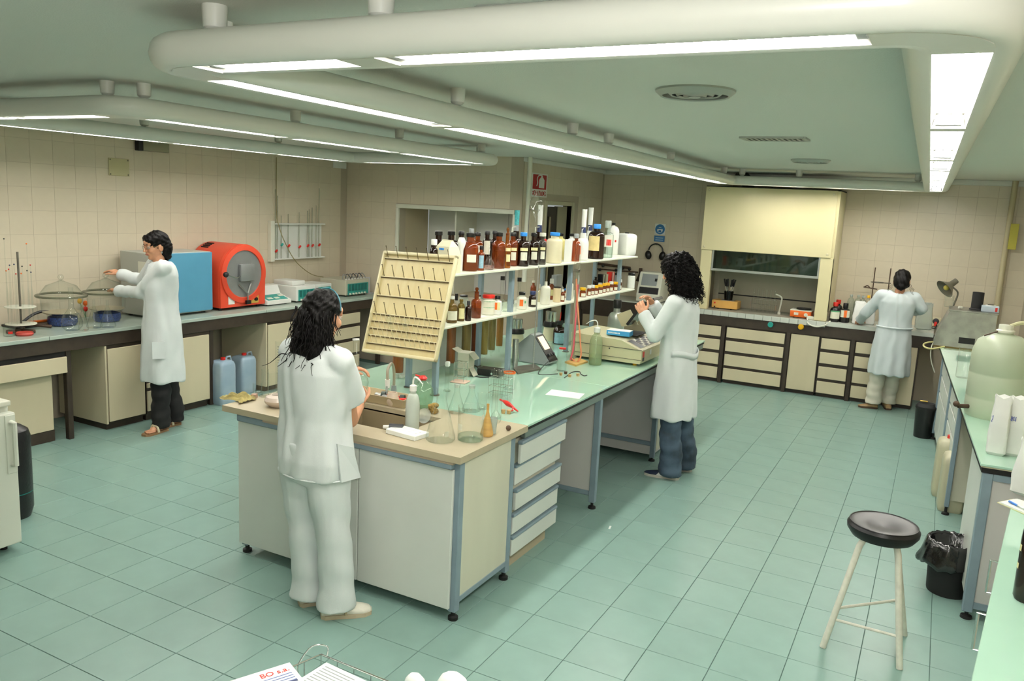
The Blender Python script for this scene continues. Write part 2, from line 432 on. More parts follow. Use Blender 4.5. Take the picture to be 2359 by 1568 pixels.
# pipes
p = aty(1215, 430, YA-.03); tag(MB().cyl((p.x+.02, YA-.032, 1.2), (p.x+.02, YA-.032, CEIL), .026, n=12).build('wall_pipe', M['offwhite']), 'white vertical pipe on the far wall corner beside the red sign', 'pipe')
tag(MB().cyl((6.13, YB-.05, 1.0), (6.13, YB-.05, CEIL), .03, n=12).build('corner_pipe', mat('pipe_cream', '#b8ae8e', .5)), 'cream pipe in the back right corner above the shelf', 'pipe')

# ================================================================ LIGHTS
MHOUS = mat('lamp_housing_white', '#d9dad2', .3, var=.01, scale=3)
MTUBE = mat('glowing_tube', '#ffffff', .3, emit='#fffaf4', power=TUBE_POWER)
MREFL = mat('lamp_reflector', '#eceee8', .25)
ZB, ZT = 2.40, 2.50
def sweep(mb, pts, prof, closed):
    """carry the profile (side, up) along a path in plan"""
    n = len(pts); rings = []
    for i, p in enumerate(pts):
        a = pts[i-1] if (closed or i) else pts[i]; c = pts[(i+1) % n] if (closed or i < n-1) else pts[i]
        d1 = (Vector(p)-Vector(a)); d2 = (Vector(c)-Vector(p)); d1 = d1.normalized() if d1.length else d2.normalized(); d2 = d2.normalized() if d2.length else d1
        t = (d1+d2).normalized(); nrm = Vector((t.y, -t.x)); k = 1/max(.3, nrm.dot(Vector((d1.y, -d1.x))))
        rings.append([(p[0]+nrm.x*s_*k, p[1]+nrm.y*s_*k, z) for s_, z in prof])
    k = len(prof); vs = [v for r in rings for v in r]; fs = []
    for i in range(n if closed else n-1):
        j = (i+1) % n
        for q in range(k): fs.append((i*k+q, i*k+(q+1) % k, j*k+(q+1) % k, j*k+q))
    if not closed: fs += [tuple(reversed(range(k))), tuple(range((n-1)*k, n*k))]
    mb.add(vs, fs)
HP = [(.055, ZB+.004)]+[(.07+.05*math.sin(a), ZB+.05-.05*math.cos(a)) for a in [PI*i/8 for i in range(9)]]+[(-.07-.05*math.sin(a), ZB+.05+.05*math.cos(a)) for a in [PI*i/8 for i in range(9)]]+[(-.055, ZB+.004), (-.045, ZB+.055), (.045, ZB+.055)]
def light_frame(label, corners, sides, roses, rcorner=.13):
    cx = sum(c[0] for c in corners)/4; cy = sum(c[1] for c in corners)/4
    t = thing('suspended_light_frame', label, 'ceiling light', (cx, cy, ZB))
    path = []
    for i, c in enumerate(corners):
        a, z = Vector(corners[i-1]), Vector(corners[(i+1) % 4]); c = Vector(c)
        u, v_ = (a-c).normalized(), (z-c).normalized()
        for k in range(7):
            th = PI/2*k/6; path.append(tuple(c+u*rcorner*(1-math.sin(th))+v_*rcorner*(1-math.cos(th))))
    b = MB(); sweep(b, path, HP, True); b.build('housing', MHOUS, t, angle=50)
    for i in range(4):                                  # blank plates over the corners
        seg = path[i*7:(i+1)*7]; c = Vector(corners[i])
        ends = [Vector(seg[0])+(Vector(corners[i-1])-c).normalized()*.02, Vector(seg[-1])+(Vector(corners[(i+1) % 4])-c).normalized()*.02]
        b = MB(); sweep(b, [tuple(ends[0])]+seg+[tuple(ends[1])], [(-.056, ZB+.002), (.056, ZB+.002), (.056, ZB+.012), (-.056, ZB+.012)], False); b.build('blank_plate', MHOUS, t, smooth=False)
    for i, secs in enumerate(sides):
        a, z = Vector(corners[i]), Vector(corners[(i+1) % 4]); L = (z-a).length; d = (z-a)/L; nn = Vector((d.y, -d.x))
        ss = sorted(secs); prev = rcorner+.02
        for (s0, s1) in ss+[(L-rcorner-.02, None)]:
            if s0-prev > .005:
                b = MB(); sweep(b, [tuple(a+d*prev), tuple(a+d*s0)], [(-.056, ZB+.002), (.056, ZB+.002), (.056, ZB+.012), (-.056, ZB+.012)], False); b.build('blank_plate', MHOUS, t, smooth=False)
            if s1 is None: break
            for off in (-.02, .02):
                p, q = a+d*(s0+.03)+nn*off, a+d*(s1-.03)+nn*off
                MB().cyl((p.x, p.y, ZB+.028), (q.x, q.y, ZB+.028), .013, n=10).build('tube', MTUBE, t)
            for s_ in (s0+.018, s1-.018):
                p = a+d*s_; MB().obox((p.x, p.y, ZB+.03), (.024, .086, .035), rz=math.atan2(d.y, d.x), bev=.003).build('tube_socket', M['grey'], t)
            prev = s1
    for (x, y) in roses:
        MB().lathe([(.0, -.075), (.018, -.075), (.033, -.062), (.036, -.01), (.036, 0)], 14, (x, y, CEIL)).build('ceiling_rose', M['white'], t)
        MB().cyl((x, y, ZT-.004), (x, y, CEIL-.07), .006, n=8).build('rod', M['white'], t)
    return t
def ylist(c0, c1, ys): 
    L = (Vector(c1)-Vector(c0)).length; s = (c1[1]-c0[1])
    return [tuple(sorted(((a-c0[1])/s*L, (b-c0[1])/s*L))) for a, b in ys]
def xlist(c0, c1, xs):
    L = (Vector(c1)-Vector(c0)).length; s = (c1[0]-c0[0])
    return [tuple(sorted(((a-c0[0])/s*L, (b-c0[0])/s*L))) for a, b in xs]
A = [(3.40, -2.03), (5.50, -2.03), (5.38, 5.9), (3.25, 5.60)]
light_frame('long white suspended light frame nearest the camera, over the island and aisle', A,
    [xlist(A[0], A[1], [(3.55, 4.08), (4.20, 5.34)]), ylist(A[1], A[2], [(-1.86, -.43), (-.33, 1.15), (1.25, 2.1), (2.2, 3.65), (3.75, 5.7)]),
     xlist(A[2], A[3], [(3.5, 4.15), (4.3, 5.2)]), ylist(A[3], A[0], [(-1.86, -.5), (-.41, 1.0), (1.03, 1.65), (1.72, 3.05), (3.12, 4.35), (4.45, 5.4)])],
    [(3.58, -2.03), (3.42, -1.86), (4.175, -2.03), (3.42, -.45), (3.36, 1.02), (3.35, 1.67), (3.3, 3.3), (3.26, 5.42), (3.42, 5.62), (4.02, 5.71), (5.2, 5.86)])
B_ = [(-.05, -.9), (1.76, -.98), (1.72, 2.85), (.03, 2.95)]
light_frame('white suspended light frame over the left bench, farther from the camera', B_,
    [xlist(B_[0], B_[1], [(.12, .7), (.75, 1.58)]), ylist(B_[1], B_[2], [(-.85, .15), (.27, 1.35), (1.47, 2.65)]), xlist(B_[2], B_[3], [(.2, 1.5)]), ylist(B_[3], B_[0], [(-.7, .7), (.78, 1.85), (1.92, 2.8)])],
    [(1.62, -.97), (1.76, -.86), (1.745, .27), (1.735, 1.41), (1.72, 2.69), (1.6, 2.86), (.0, .5), (.02, 1.9)])
# ceiling grilles and diffusers
MVENT = mat('grille_grey', '#a8ada6', .4, metal=.3)
def grille(label, c, lx, ly, n, rz=0.):
    t = thing('ceiling_grille', label, 'air vent', (c[0], c[1], CEIL), rz)
    mx = MW[t.name]
    b = MB()
    for s_ in (-1, 1):
        b.box((-lx/2, s_*ly/2-.012, -.012), (lx/2, s_*ly/2+.012, 0), mx); b.box((s_*lx/2-.012, -ly/2, -.012), (s_*lx/2+.012, ly/2, 0), mx)
    b.build('frame', MVENT, t, smooth=False)
    MB().box((-lx/2, -ly/2, -.002), (lx/2, ly/2, -.0005), mx).build('dark_backing', M['blackmatt'], t, smooth=False)
    for k in range(n):
        x = -lx/2+lx*(k+.5)/n
        MB().box((x-.004, -ly/2+.01, -.011), (x+.010, ly/2-.01, -.003), mx).build('slat', MVENT, t, smooth=False)
grille('rectangular ceiling grille above the nearest light frame', at(1300, 26, CEIL), .42, .2, 14, .08)
grille('small dirty ceiling grille beyond the large round diffuser', at(1785, 318, CEIL), .40, .22, 12, 0)
def diffuser(label, c, r):
    t = thing('round_diffuser', label, 'air diffuser', (c[0], c[1], CEIL))
    MB().lathe([(r, 0), (r*1.0, -.008), (r*.86, -.028), (r*.82, -.024), (r*.86, 0)], 32, (c[0], c[1], CEIL), caps=False).build('outer_ring', MVENT, t)
    for k, q in enumerate((.74, .54, .34)):
        MB().lathe([(r*q, -.006), (r*q*.82, -.024-.003*k), (r*q*.78, -.02)], 28, (c[0], c[1], CEIL), caps=False).build('cone', MVENT, t)
    MB().lathe([(0, -.035), (r*.16, -.03), (r*.16, -.012), (0, -.012)], 20, (c[0], c[1], CEIL)).build('centre_plate', MVENT, t)
    MB().lathe([(0, -.002), (r*.88, -.002)], 28, (c[0], c[1], CEIL), caps=False).build('dark_throat', M['dark'], t)
diffuser('large round ceiling diffuser inside the nearest light frame', at(1602, 208, CEIL), .17)
diffuser('round ceiling diffuser over the left bench', at(655, 283, CEIL), .17)
diffuser('round ceiling diffuser farthest back, near the fume hood', at(1868, 368, CEIL), .17)
# ================================================================ FURNITURE
def frame_mx(org, rz): return Matrix.Translation(Vector(org)) @ Matrix.Rotation(rz, 4, 'Z')
def unit(name, label, org, rz, w, d, z0, z1, fronts, cat='cabinet', body=None, front=None, kick=True, group=None, proud=.018, side=None):
    """base unit: X runs along the front, Y into the unit; fronts = (x0, x1, z0, z1, kind)"""
    t = thing(name, label, cat, (org[0], org[1], 0), rz, group); mx = MW[t.name]
    b = MB(); b.box((0, 0, z0), (w, d, z1), mx); b.build('carcass', body or M['brownlam'], t, smooth=False)
    if side: MB().box((-.016, -proud, z0), (0, d, z1), mx).build('side_panel', side, t, smooth=False)
    if kick and z0 > .02: MB().box((.01, .03, 0), (w-.01, d-.02, z0), mx).build('plinth', M['brownlam'], t, smooth=False)
    for x0, x1, a, c, k in fronts:
        MB().box((x0, -proud, a), (x1, -.001, c), mx, bev=.0025).build(k, front or M['creamlam'], t, smooth=False)
    return t
def drawers(x0, x1, zs): return [(x0, x1, a, b, 'drawer_front') for a, b in zs]
DZ4 = [(.575, .70), (.405, .535), (.225, .365), (.05, .19)]

# ---- island: sink cabinet, drawer unit, leg frames, far pedestal
IX0, IX1 = 2.15, 3.60
t = thing('sink_cabinet', 'white two-door cabinet with grey steel frame under the beige sink slab', 'cabinet', (2.87, -.33, 0))
for x in (IX0+.02, IX1-.022):
    for y in (-.565, -.04):
        MB().box((x-.022, y-.022, .045), (x+.022, y+.022, .828), bev=.003).build('post', M['frame'], t, smooth=False)
        MB().lathe([(.0, 0), (.026, 0), (.026, .016), (.012, .022), (.012, .046), (0, .046)], 14, (x, y, 0)).build('foot', M['rubber'], t)
MB().box((IX0+.0, -.622, .79), (IX1-.03, -.588, .829), bev=.006).build('handle_rail', M['frame'], t, smooth=False)
MB().box((IX0-.005, -.606, .064), (2.998, -.588, .786), bev=.003).build('door', M['melam'], t, smooth=False)
MB().box((3.003, -.606, .064), (IX1-.028, -.588, .786), bev=.003).build('door', M['melam'], t, smooth=False)
MB().box((IX1-.018, -.543, .118), (IX1-.004, -.062, .828)).build('side_panel', M['melamw'], t, smooth=False)
MB().box((IX1-.042, -.543, .085), (IX1-.002, -.062, .118), bev=.003).build('bottom_rail', M['frame'], t, smooth=False)
MB().box((IX0, -.543, .1), (IX0+.014, -.062, .828)).build('side_panel', M['melamw'], t, smooth=False)
MB().box((IX0+.045, -.585, .07), (IX1-.045, -.02, .085)).build('bottom_board', M['melam'], t, smooth=False)
# slab with the sink cut-out
SX0, SX1, SY0, SY1 = 2.62, 3.17, -.47, -.10
MSLAB = mat('beige_stone_slab', '#ada288', .38, var=.03, scale=9)
t = thing('sink_slab', 'beige stone slab worktop with a cut-out sink on the near island end', 'worktop', (2.84, -.27, .835))
b = MB(); X0, X1, Y0, Y1 = 2.05, 3.625, -.632, .075
b.box((X0, Y0, .832), (SX0, Y1, .866)); b.box((SX1, Y0, .832), (X1, Y1, .866)); b.box((SX0, Y0, .832), (SX1, SY0, .866)); b.box((SX0, SY1, .832), (SX1, Y1, .866))
b.build('slab', MSLAB, t, smooth=False)
MB().box((2.35, -.625, .818), (3.58, -.595, .832)).build('edge_strip', mat('pinkish_edge_strip', '#b09d88', .6), t, smooth=False)
b = MB(); zb = .60
b.box((SX0-.012, SY0-.012, zb), (SX0, SY1+.012, .84)); b.box((SX1, SY0-.012, zb), (SX1+.012, SY1+.012, .84)); b.box((SX0, SY0-.012, zb), (SX1, SY0, .84)); b.box((SX0, SY1, zb), (SX1, SY1+.012, .84)); b.box((SX0-.012, SY0-.012, zb-.012), (SX1+.012, SY1+.012, zb))
b.build('basin', mat('beige_sink_basin', '#93866a', .45, var=.06, scale=9), t, smooth=False)
# glass-topped bench
MGTOP = mat('pale_green_glass_top', '#abd0bc', .06, var=.02, scale=3, spec=.6, coat=.5)
IYE = 3.82
t = thing('glass_worktop', 'long pale green glass worktop of the island with black edge strip', 'worktop', (2.84, 2.0, .835))
for a, c in ((.078, 1.30), (1.304, 2.62), (2.624, IYE)):
    MB().box((2.05, a, .852), (3.62, c, .866), bev=.002).build('glass_sheet', MGTOP, t, smooth=False)
MB().box((2.055, .085, .835), (3.615, IYE-.005, .852)).build('backing_board', M['blackmatt'], t, smooth=False)
MB().box((3.575, .085, .785), (3.607, IYE-.005, .835), bev=.004).build('front_rail', mat('greenish_steel_rail', '#7c8a84', .35, metal=.4), t, smooth=False)
MB().box((2.06, .085, .785), (2.09, IYE-.005, .835), bev=.004).build('rear_rail', M['frame'], t, smooth=False)
# drawer unit
t = thing('drawer_unit', 'white five-drawer unit with grey rail grips on the island aisle side', 'drawer unit', (3.3, .32, 0))
MB().box((2.95, .03, .10), (3.565, .60, .784)).build('carcass', M['melamw'], t, smooth=False)
MB().box((2.98, .035, 0), (3.53, .59, .10)).build('plinth', mat('beige_plinth', '#aca087', .6), t, smooth=False)
for k, (a, c) in enumerate(((.655, .765), (.525, .625), (.382, .484), (.237, .338), (.108, .205))):
    off = .03 if k == 0 else (.012 if k == 2 else 0.)
    o = MB().box((3.565+off, .026, a), (3.585+off, .622, c), bev=.0025).build('drawer_front', M['melam'], t, smooth=False)
    MB().box((3.56+off, .026, c), (3.592+off, .622, c+.018), bev=.005).build('grip_rail', M['frame'], o, smooth=False)
for y, d0, lab in ((1.245, 3.05, 'thin white leg panel with grey post in the middle of the island aisle side'),):
    t = thing('leg_frame', lab, 'bench leg', (3.3, y, 0))
    MB().box((3.556, y-.02, .045), (3.60, y+.022, .785), bev=.003).build('post', M['frame'], t, smooth=False)
    MB().box((2.45, y-.008, .125), (3.556, y+.008, .785)).build('panel', mat('lilac_white_panel', '#c2c0bd', .45, var=.03, scale=2), t, smooth=False)
    MB().box((2.45, y-.014, .09), (3.556, y+.014, .125), bev=.003).build('bottom_rail', M['frame'], t, smooth=False)
    MB().box((2.42, y-.02, .045), (2.46, y+.02, .785), bev=.003).build('post', M['frame'], t, smooth=False)
    for x in (3.578, 2.44): MB().lathe([(0, 0), (.028, 0), (.026, .014), (.01, .02), (.01, .046), (0, .046)], 14, (x, y, 0)).build('foot', M['rubber'], t)
t = thing('pedestal_cabinet', 'white panelled pedestal cabinet under the far half of the island', 'cabinet', (3.1, 3.1, 0))
MPED = mat('lilac_white_panel', '#c2c0bd')
MB().box((2.5, 2.54, .05), (3.585, 3.70, .784)).build('carcass', MPED, t, smooth=False)
MB().box((3.565, 2.52, .03), (3.603, 2.56, .785), bev=.003).build('post', M['frame'], t, smooth=False)
MB().box((2.5, 2.522, .13), (3.566, 2.54, .165), bev=.003).build('cross_rail', M['frame'], t, smooth=False)
for k in range(2): MB().box((3.585, 2.58+k*.56, .08), (3.60, 3.12+k*.56, .77), bev=.003).build('door', M['melamw'], t, smooth=False)
for x, y in ((3.582, 2.54), (2.53, 2.57), (3.56, 3.67), (2.53, 3.67)): MB().lathe([(0, 0), (.028, 0), (.026, .014), (.01, .02), (.01, .052), (0, .052)], 14, (x, y, 0)).build('foot', M['rubber'], t)
t = thing('rear_cabinet', 'white low cabinet under the island on the side facing the left bench', 'cabinet', (2.3, .9, 0))
MB().box((2.16, .10, .04), (2.41, 3.70, .784)).build('carcass', M['melam'], t, smooth=False)
MB().box((2.18, .12, 0), (2.39, 3.68, .04)).build('plinth', M['frame'], t, smooth=False)

# ---- island shelf rack
US, LS = 1.618, 1.30                              # upper faces of the two shelves
SHX0, SHX1 = 2.54, 2.90
t = thing('reagent_rack', 'two-tier white reagent shelf on grey posts along the island', 'shelf rack', (2.72, 2.0, .866))
MSHELF = mat('white_shelf_board', '#d9dccb', .4, var=.02, scale=4)
RY0, RY1 = .36, 3.78
MB().box((SHX0, RY0, US-.014), (SHX1, RY1, US), bev=.002).build('upper_shelf', MSHELF, t, smooth=False)
MB().box((SHX0, RY0-.08, LS-.014), (SHX1, RY1-.02, LS), bev=.002).build('lower_shelf', MSHELF, t, smooth=False)
for x in (2.592, 2.842):
    for y in (.33 if x > 2.7 else .40, 1.275, 2.30, 3.45):
        MB().box((x-.017, y-.017, .872), (x+.017, y+.017, US-.014), bev=.003).build('post', M['frame'], t, smooth=False)
        MB().lathe([(0, 0), (.03, 0), (.03, .006), (0, .006)], 16, (x, y, .866)).build('foot_plate', M['iron'], t)

# ---- left bench
LB = -.50; LT = .87
MLTOP = mat('grey_green_bench_top', '#a7b5aa', .22, var=.04, scale=4, spec=.5)
lw_ = t = thing('left_worktop', 'long grey-green worktop with brown apron along the left wall', 'worktop', (-.86, 1.3, .83))
for a, c in ((-2.6, -.012), (-.008, 2.27), (2.274, 4.34)):
    MB().box((XL+.004, a, LT-.03), (LB, c, LT), bev=.003).build('top_sheet', MLTOP, t, smooth=False)
MB().box((LB-.03, -2.6, .735), (LB-.012, 4.30, LT-.03)).build('apron', M['brownlam'], t, smooth=False)
def left(name, label, y0, w, fronts, side=None, **k): return unit(name, label, (LB-.03, y0), PI/2, w, .62, .06, .73, fronts, side=side, **k)
left('base_cabinet', 'cream cabinet door under the left bench, left of the woman in black trousers', .475, .375, [(.012, .36, .075, .70, 'door')], side=M['creamlam'])
left('base_cabinet', 'narrow open shelf unit behind the legs of the woman in black trousers', .86, .20, [(.0, .20, .30, .34, 'shelf_edge'), (.0, .2, .09, .27, 'drawer_front')])
left('base_cabinet', 'cream cabinet door right of the woman in black trousers', 1.07, .49, [(.012, .475, .075, .70, 'door')])
left('base_cabinet', 'tall cream cabinet door behind the dark-haired woman in scrubs', 2.29, .39, [(.015, .375, .06, .705, 'door')], side=M['creamlam'])
left('drawer_cabinet', 'cream four-drawer unit partly hidden behind the hair of the woman in scrubs', 2.74, .50, drawers(.03, .48, DZ4), cat='drawer unit')
left('drawer_cabinet', 'cream four-drawer unit behind the drying rack at the end of the left bench', 3.26, .56, drawers(.02, .54, DZ4), cat='drawer unit')
for y in (.16, 1.595, 4.22):
    MB().box((LB-.085, y-.022, 0), (LB-.035, y+.022, .735), bev=.004).build('leg', M['brownlam'], lw_, smooth=False)
t = thing('drawer_table', 'cream drawer front with black grip recess at the near end of the left bench', 'drawer unit', (LB-.3, -.8, 0))
MB().box((LB-.5, -2.0, .56), (LB-.035, .13, .735)).build('drawer_box', M['gap'], t, smooth=False)
MB().box((LB-.034, -.98, .56), (LB-.014, .134, .69), bev=.003).build('drawer_front', M['creamlam'], t, smooth=False)
MB().box((LB-.034, -2.0, .56), (LB-.014, -.985, .69), bev=.003).build('drawer_front', M['creamlam'], t, smooth=False)
t = thing('low_cabinet', 'cream low cabinet with brown plinth below the near left drawer front', 'cabinet', (LB-.4, -.6, 0))
MB().box((LB-.62, -1.6, .09), (LB-.115, .055, .555)).build('carcass', M['creamlam'], t, smooth=False)
MB().box((LB-.60, -1.58, 0), (LB-.10, .06, .09)).build('plinth', M['brownlam'], t, smooth=False)
for a, c in ((-1.55, -.93), (-.925, -.395), (-.39, .055)): MB().box((LB-.115, a, .092), (LB-.098, c, .55), bev=.003).build('door', M['creamlam'], t, smooth=False)

# ---- back bench
BT = .892; BF = 6.12
MBTOP = mat('white_bench_top', '#c3c8bf', .25, var=.03, scale=5)
bw_ = t = thing('back_worktop', 'white tiled-edge worktop along the back wall under the fume hood', 'worktop', (3.6, 6.4, .85))
MB().box((XS+.05, BF, BT-.012), (2.90, YB-.003, BT)).build('top_sheet', MBTOP, t, smooth=False)
MB().box((2.90, BF, BT-.012), (4.43, YB-.003, BT)).build('top_sheet', mat('hood_floor_grey', '#8b8878', .45, var=.08, scale=9), t, smooth=False)
MB().box((4.43, BF-.01, BT-.012), (5.545, YB-.003, BT)).build('top_sheet', MBTOP, t, smooth=False)
for k in range(15): MB().box((2.905+k*.1015, BF-.012, BT-.06), (3.0035+k*.1015, BF, BT+.001), bev=.002).build('edge_tile', MBTOP, t, smooth=False)
MB().box((4.43, BF-.012, BT-.045), (5.545, BF, BT-.012)).build('edge_strip', MBTOP, t, smooth=False)
MB().box((XS+.05, BF, .72), (5.56, BF+.02, BT-.014)).build('apron', M['brownlam'], t, smooth=False)
def back(name, label, x0, w, fronts, **k): return unit(name, label, (x0, BF+.022), 0, w, .58, .04, .718, fronts, **k)
back('drawer_cabinet', 'cream drawer unit at the back, just right of the curly-haired woman', 2.55, .69, drawers(.02, .68, DZ4), cat='drawer unit')
back('drawer_cabinet', 'wide cream four-drawer unit under the fume hood', 3.29, .715, drawers(.012, .70, DZ4), cat='drawer unit')
back('base_cabinet', 'single cream door cabinet under the right half of the fume hood', 4.05, .335, [(.01, .325, .05, .71, 'door')])
back('drawer_cabinet', 'narrow cream four-drawer unit under the red-capped dark bottles', 4.39, .335, drawers(.012, .322, DZ4), cat='drawer unit')
back('drawer_cabinet', 'cream drawer unit behind the coat of the woman at the back', 4.765, .33, drawers(.012, .32, DZ4), cat='drawer unit')
back('base_cabinet', 'cream door cabinet in the back right corner beside the tall black bin', 5.10, .32, [(.01, .31, .05, .71, 'door')])
back('base_cabinet', 'dark brown cabinet behind the island shelf at the back left', 1.36, 1.17, [(.02, .57, .05, .66, 'door'), (.60, 1.15, .05, .66, 'door')], front=mat('brown_cream_front', '#8d8268', .5))
for x in (3.262, 4.03, 4.745):
    MB().box((x-.022, BF-.006, 0), (x+.022, BF+.018, .72), bev=.003).build('upright', M['brownlam'], bw_, smooth=False)
# ---- fume hood
t = thing('fume_hood', 'cream fume hood with raised glass sash against the back wall', 'fume hood', (3.64, 6.45, BT))
MHOOD = mat('cream_hood_panel', '#d3caa0', .35, var=.02, scale=2)
HX0, HX1 = 2.885, 4.395
MB().box((HX0, 6.15, 1.625), (HX1, 6.17, 2.39), bev=.004).build('front_panel', MHOOD, t, smooth=False)
MB().box((HX1-.015, 6.171, 1.0), (HX1+.03, YB-.006, 2.385)).build('side_panel', MHOOD, t, smooth=False)
MB().box((HX0, 6.171, .9), (HX0+.02, YB-.006, 2.385)).build('side_panel', MHOOD, t, smooth=False)
MB().box((HX0, 6.17, 2.385), (HX1+.03, YB-.006, 2.40)).build('top_panel', M['gap'], t, smooth=False)
MB().box((HX0+.005, 6.16, BT+.001), (3.02, 6.25, 1.623), bev=.004).build('pillar', MHOOD, t, smooth=False)
MB().box((4.285, 6.16, BT+.001), (HX1+.03, 6.25, 1.623), bev=.004).build('pillar', MHOOD, t, smooth=False)
MB().box((3.02, 6.70, BT+.001), (4.36, 6.74, 2.38)).build('rear_lining', mat('hood_lining', '#9b9480', .5, var=.05, scale=4), t, smooth=False)
MB().box((2.93, 6.25, BT+.001), (2.95, 6.70, 2.38)).build('lining', mat('hood_lining', '#9b9480'), t, smooth=False)
MB().box((3.02, 6.695, 1.045), (4.30, 6.70, 1.06)).build('dark_slot', M['gap'], t, smooth=False)
s_ = MB(); s_.box((3.03, 6.185, 1.40), (4.28, 6.193, 1.66)); sash = s_.build('sash_glass', glassm('sash_glass_m', (.55, .66, .64), (.3, .4, .38)), t, smooth=False)
MB().box((3.022, 6.175, 1.375), (4.285, 6.20, 1.405), bev=.003).build('sash_rail', mat('aluminium', '#b9beba', .3, metal=.8), t, smooth=False)
for x in (3.022, 4.263): MB().box((x, 6.178, 1.40), (x+.022, 6.198, 1.66), bev=.003).build('sash_stile', mat('aluminium', '#b9beba'), t, smooth=False)
for x in (HX0+.04, HX1-.04):
    for z in (1.665, 2.35): MB().lathe([(0, .006), (.012, .005), (.015, 0)], 12, mx=Matrix.Translation((x, 6.15, z)) @ Matrix.Rotation(PI/2, 4, 'X')).build('screw_cap', M['cream'], t)
p = Vector((3.32, 6.45, 2.4))
b = MB(); b.tube(catmull([(3.32, 6.45, 2.40), (3.31, 6.46, 2.46), (3.25, 6.48, 2.52), (3.2, 6.5, 2.578)], 6), .075, 16); b.build('flexible_duct', mat('dark_foil_duct', '#4a4a44', .4, metal=.7, var=.3, scale=60), t)
for k in range(7):
    q = catmull([(3.32, 6.45, 2.40), (3.31, 6.46, 2.46), (3.25, 6.48, 2.52), (3.2, 6.5, 2.578)], 6)[2+k*2]
    MB().lathe([(.073, -.006), (.08, 0), (.073, .006)], 18, tuple(q), caps=False).build('duct_rib', mat('dark_foil_duct', '#4a4a44'), t)

# ---- right bench (slightly askew)
RB = (5.832, .93); RA = -PI/2+.048; RT = .862
mr = frame_mx((RB[0], RB[1], 0), RA)              # X runs towards the camera from the near end (negative = away), Y into the bench
rw_ = t = thing('right_worktop', 'pale green glass worktop with black edge on the right side bench', 'worktop', (RB[0], RB[1], 0), RA)
MB().box((-5.13, -.012, RT-.014), (0.012, .62, RT), mr, bev=.002).build('glass_sheet', MGTOP, t, smooth=False)
MB().box((-5.13, -.006, RT-.022), (.004, .62, RT-.014), mr).build('cream_edge', M['cream'], t, smooth=False)
MB().box((-5.13, -.002, RT-.05), (0.0, .62, RT-.022), mr).build('black_edge', M['blackmatt'], t, smooth=False)
t = thing('end_frame', 'grey steel end frame with lilac-white panel at the near end of the right bench', 'bench leg', (RB[0], RB[1], 0), RA)
MB().box((-.046, .006, .04), (0, .056, .81), mr, bev=.004).build('post', M['frame'], t, smooth=False)
MB().box((-.03, .056, .10), (-.012, .61, .775), mr).build('panel', mat('lilac_white_panel', '#c2c0bd'), t, smooth=False)
MB().box((-.04, .056, .775), (-.004, .61, .81), mr).build('top_rail', M['frame'], t, smooth=False)
MB().box((-.04, .056, .065), (-.004, .61, .10), mr).build('bottom_rail', M['frame'], t, smooth=False)
for y in (.032, .585): MB().lathe([(0, 0), (.03, 0), (.028, .014), (.01, .02), (.01, .066), (0, .066)], 14, mx=mr @ Matrix.Translation((-.023, y, 0))).build('foot', M['rubber'], t)
MRIGHTF = M['melam']
def right(name, label, x1, w, fronts, ins=.03, **k): return unit(name, label, tuple(mr @ Vector((x1-w, ins, 0)))[:2], RA, w, .59-ins, .10, .80, fronts, body=M['melamw'], front=MRIGHTF, kick=False, **k)
right('base_cabinet', 'lilac-white cabinet behind the black bag-lined bin under the right bench', -.05, .62, [(.01, .61, .11, .79, 'door')])
right('drawer_cabinet', 'white drawer unit with grey rails under the middle of the right bench', -1.75, .9, [(.01, .44, .66, .79, 'drawer_front'), (.46, .89, .66, .79, 'drawer_front'), (.01, .44, .52, .64, 'drawer_front'), (.46, .89, .52, .64, 'drawer_front'), (.01, .44, .11, .5, 'door'), (.46, .89, .11, .5, 'door')], cat='drawer unit')
right('drawer_cabinet', 'white drawer unit at the far end of the right bench beside the tall black bin', -2.75, 1.2, [(.01, .59, .66, .79, 'drawer_front'), (.61, 1.19, .66, .79, 'drawer_front'), (.01, .59, .50, .64, 'drawer_front'), (.61, 1.19, .50, .64, 'drawer_front'), (.01, .59, .11, .48, 'door'), (.61, 1.19, .11, .48, 'door')], cat='drawer unit')
for xx in (-1.72, -2.68, -4.0):
    l_ = MB().box((xx-.02, .0, .06), (xx+.02, .03, .81), mr, bev=.003).build('leg', M['frame'], rw_, smooth=False)
    MB().lathe([(0, 0), (.026, 0), (.024, .014), (.01, .02), (.01, .062), (0, .062)], 12, mx=mr @ Matrix.Translation((xx, .015, 0))).build('foot', M['rubber'], l_)
# near right cabinet with glass top
NA = -PI/2-.115; nm = frame_mx((5.935, .47, 0), NA)
t = thing('near_right_cabinet', 'white glass-topped cabinet with steel bar handles at the lower right edge', 'cabinet', (5.935, .47, 0), NA)
MB().box((0, .0, .785), (2.3, .55, .80), nm, bev=.002).build('glass_top', MGTOP, t, smooth=False)
MB().box((0, .004, .77), (2.3, .55, .785), nm).build('steel_edge', mat('pitted_steel_edge', '#8f8b80', .35, metal=.9, var=.3, scale=40), t, smooth=False)
MB().box((0.01, .02, .0), (2.29, .54, .77), nm).build('carcass', M['melam'], t, smooth=False)
for k in range(4): 
    d_ = MB().box((.02+k*.565, .002, .06), (.57+k*.565, .02, .75), nm, bev=.003).build('door', M['melamw'], t, smooth=False)
    MB().tube([nm @ Vector(q) for q in ((.5+k*.565, .004, .70), (.5+k*.565, -.03, .70), (.5+k*.565, -.03, .56), (.5+k*.565, .004, .56))], .006, 8).build('bar_handle', M['chrome'], d_)
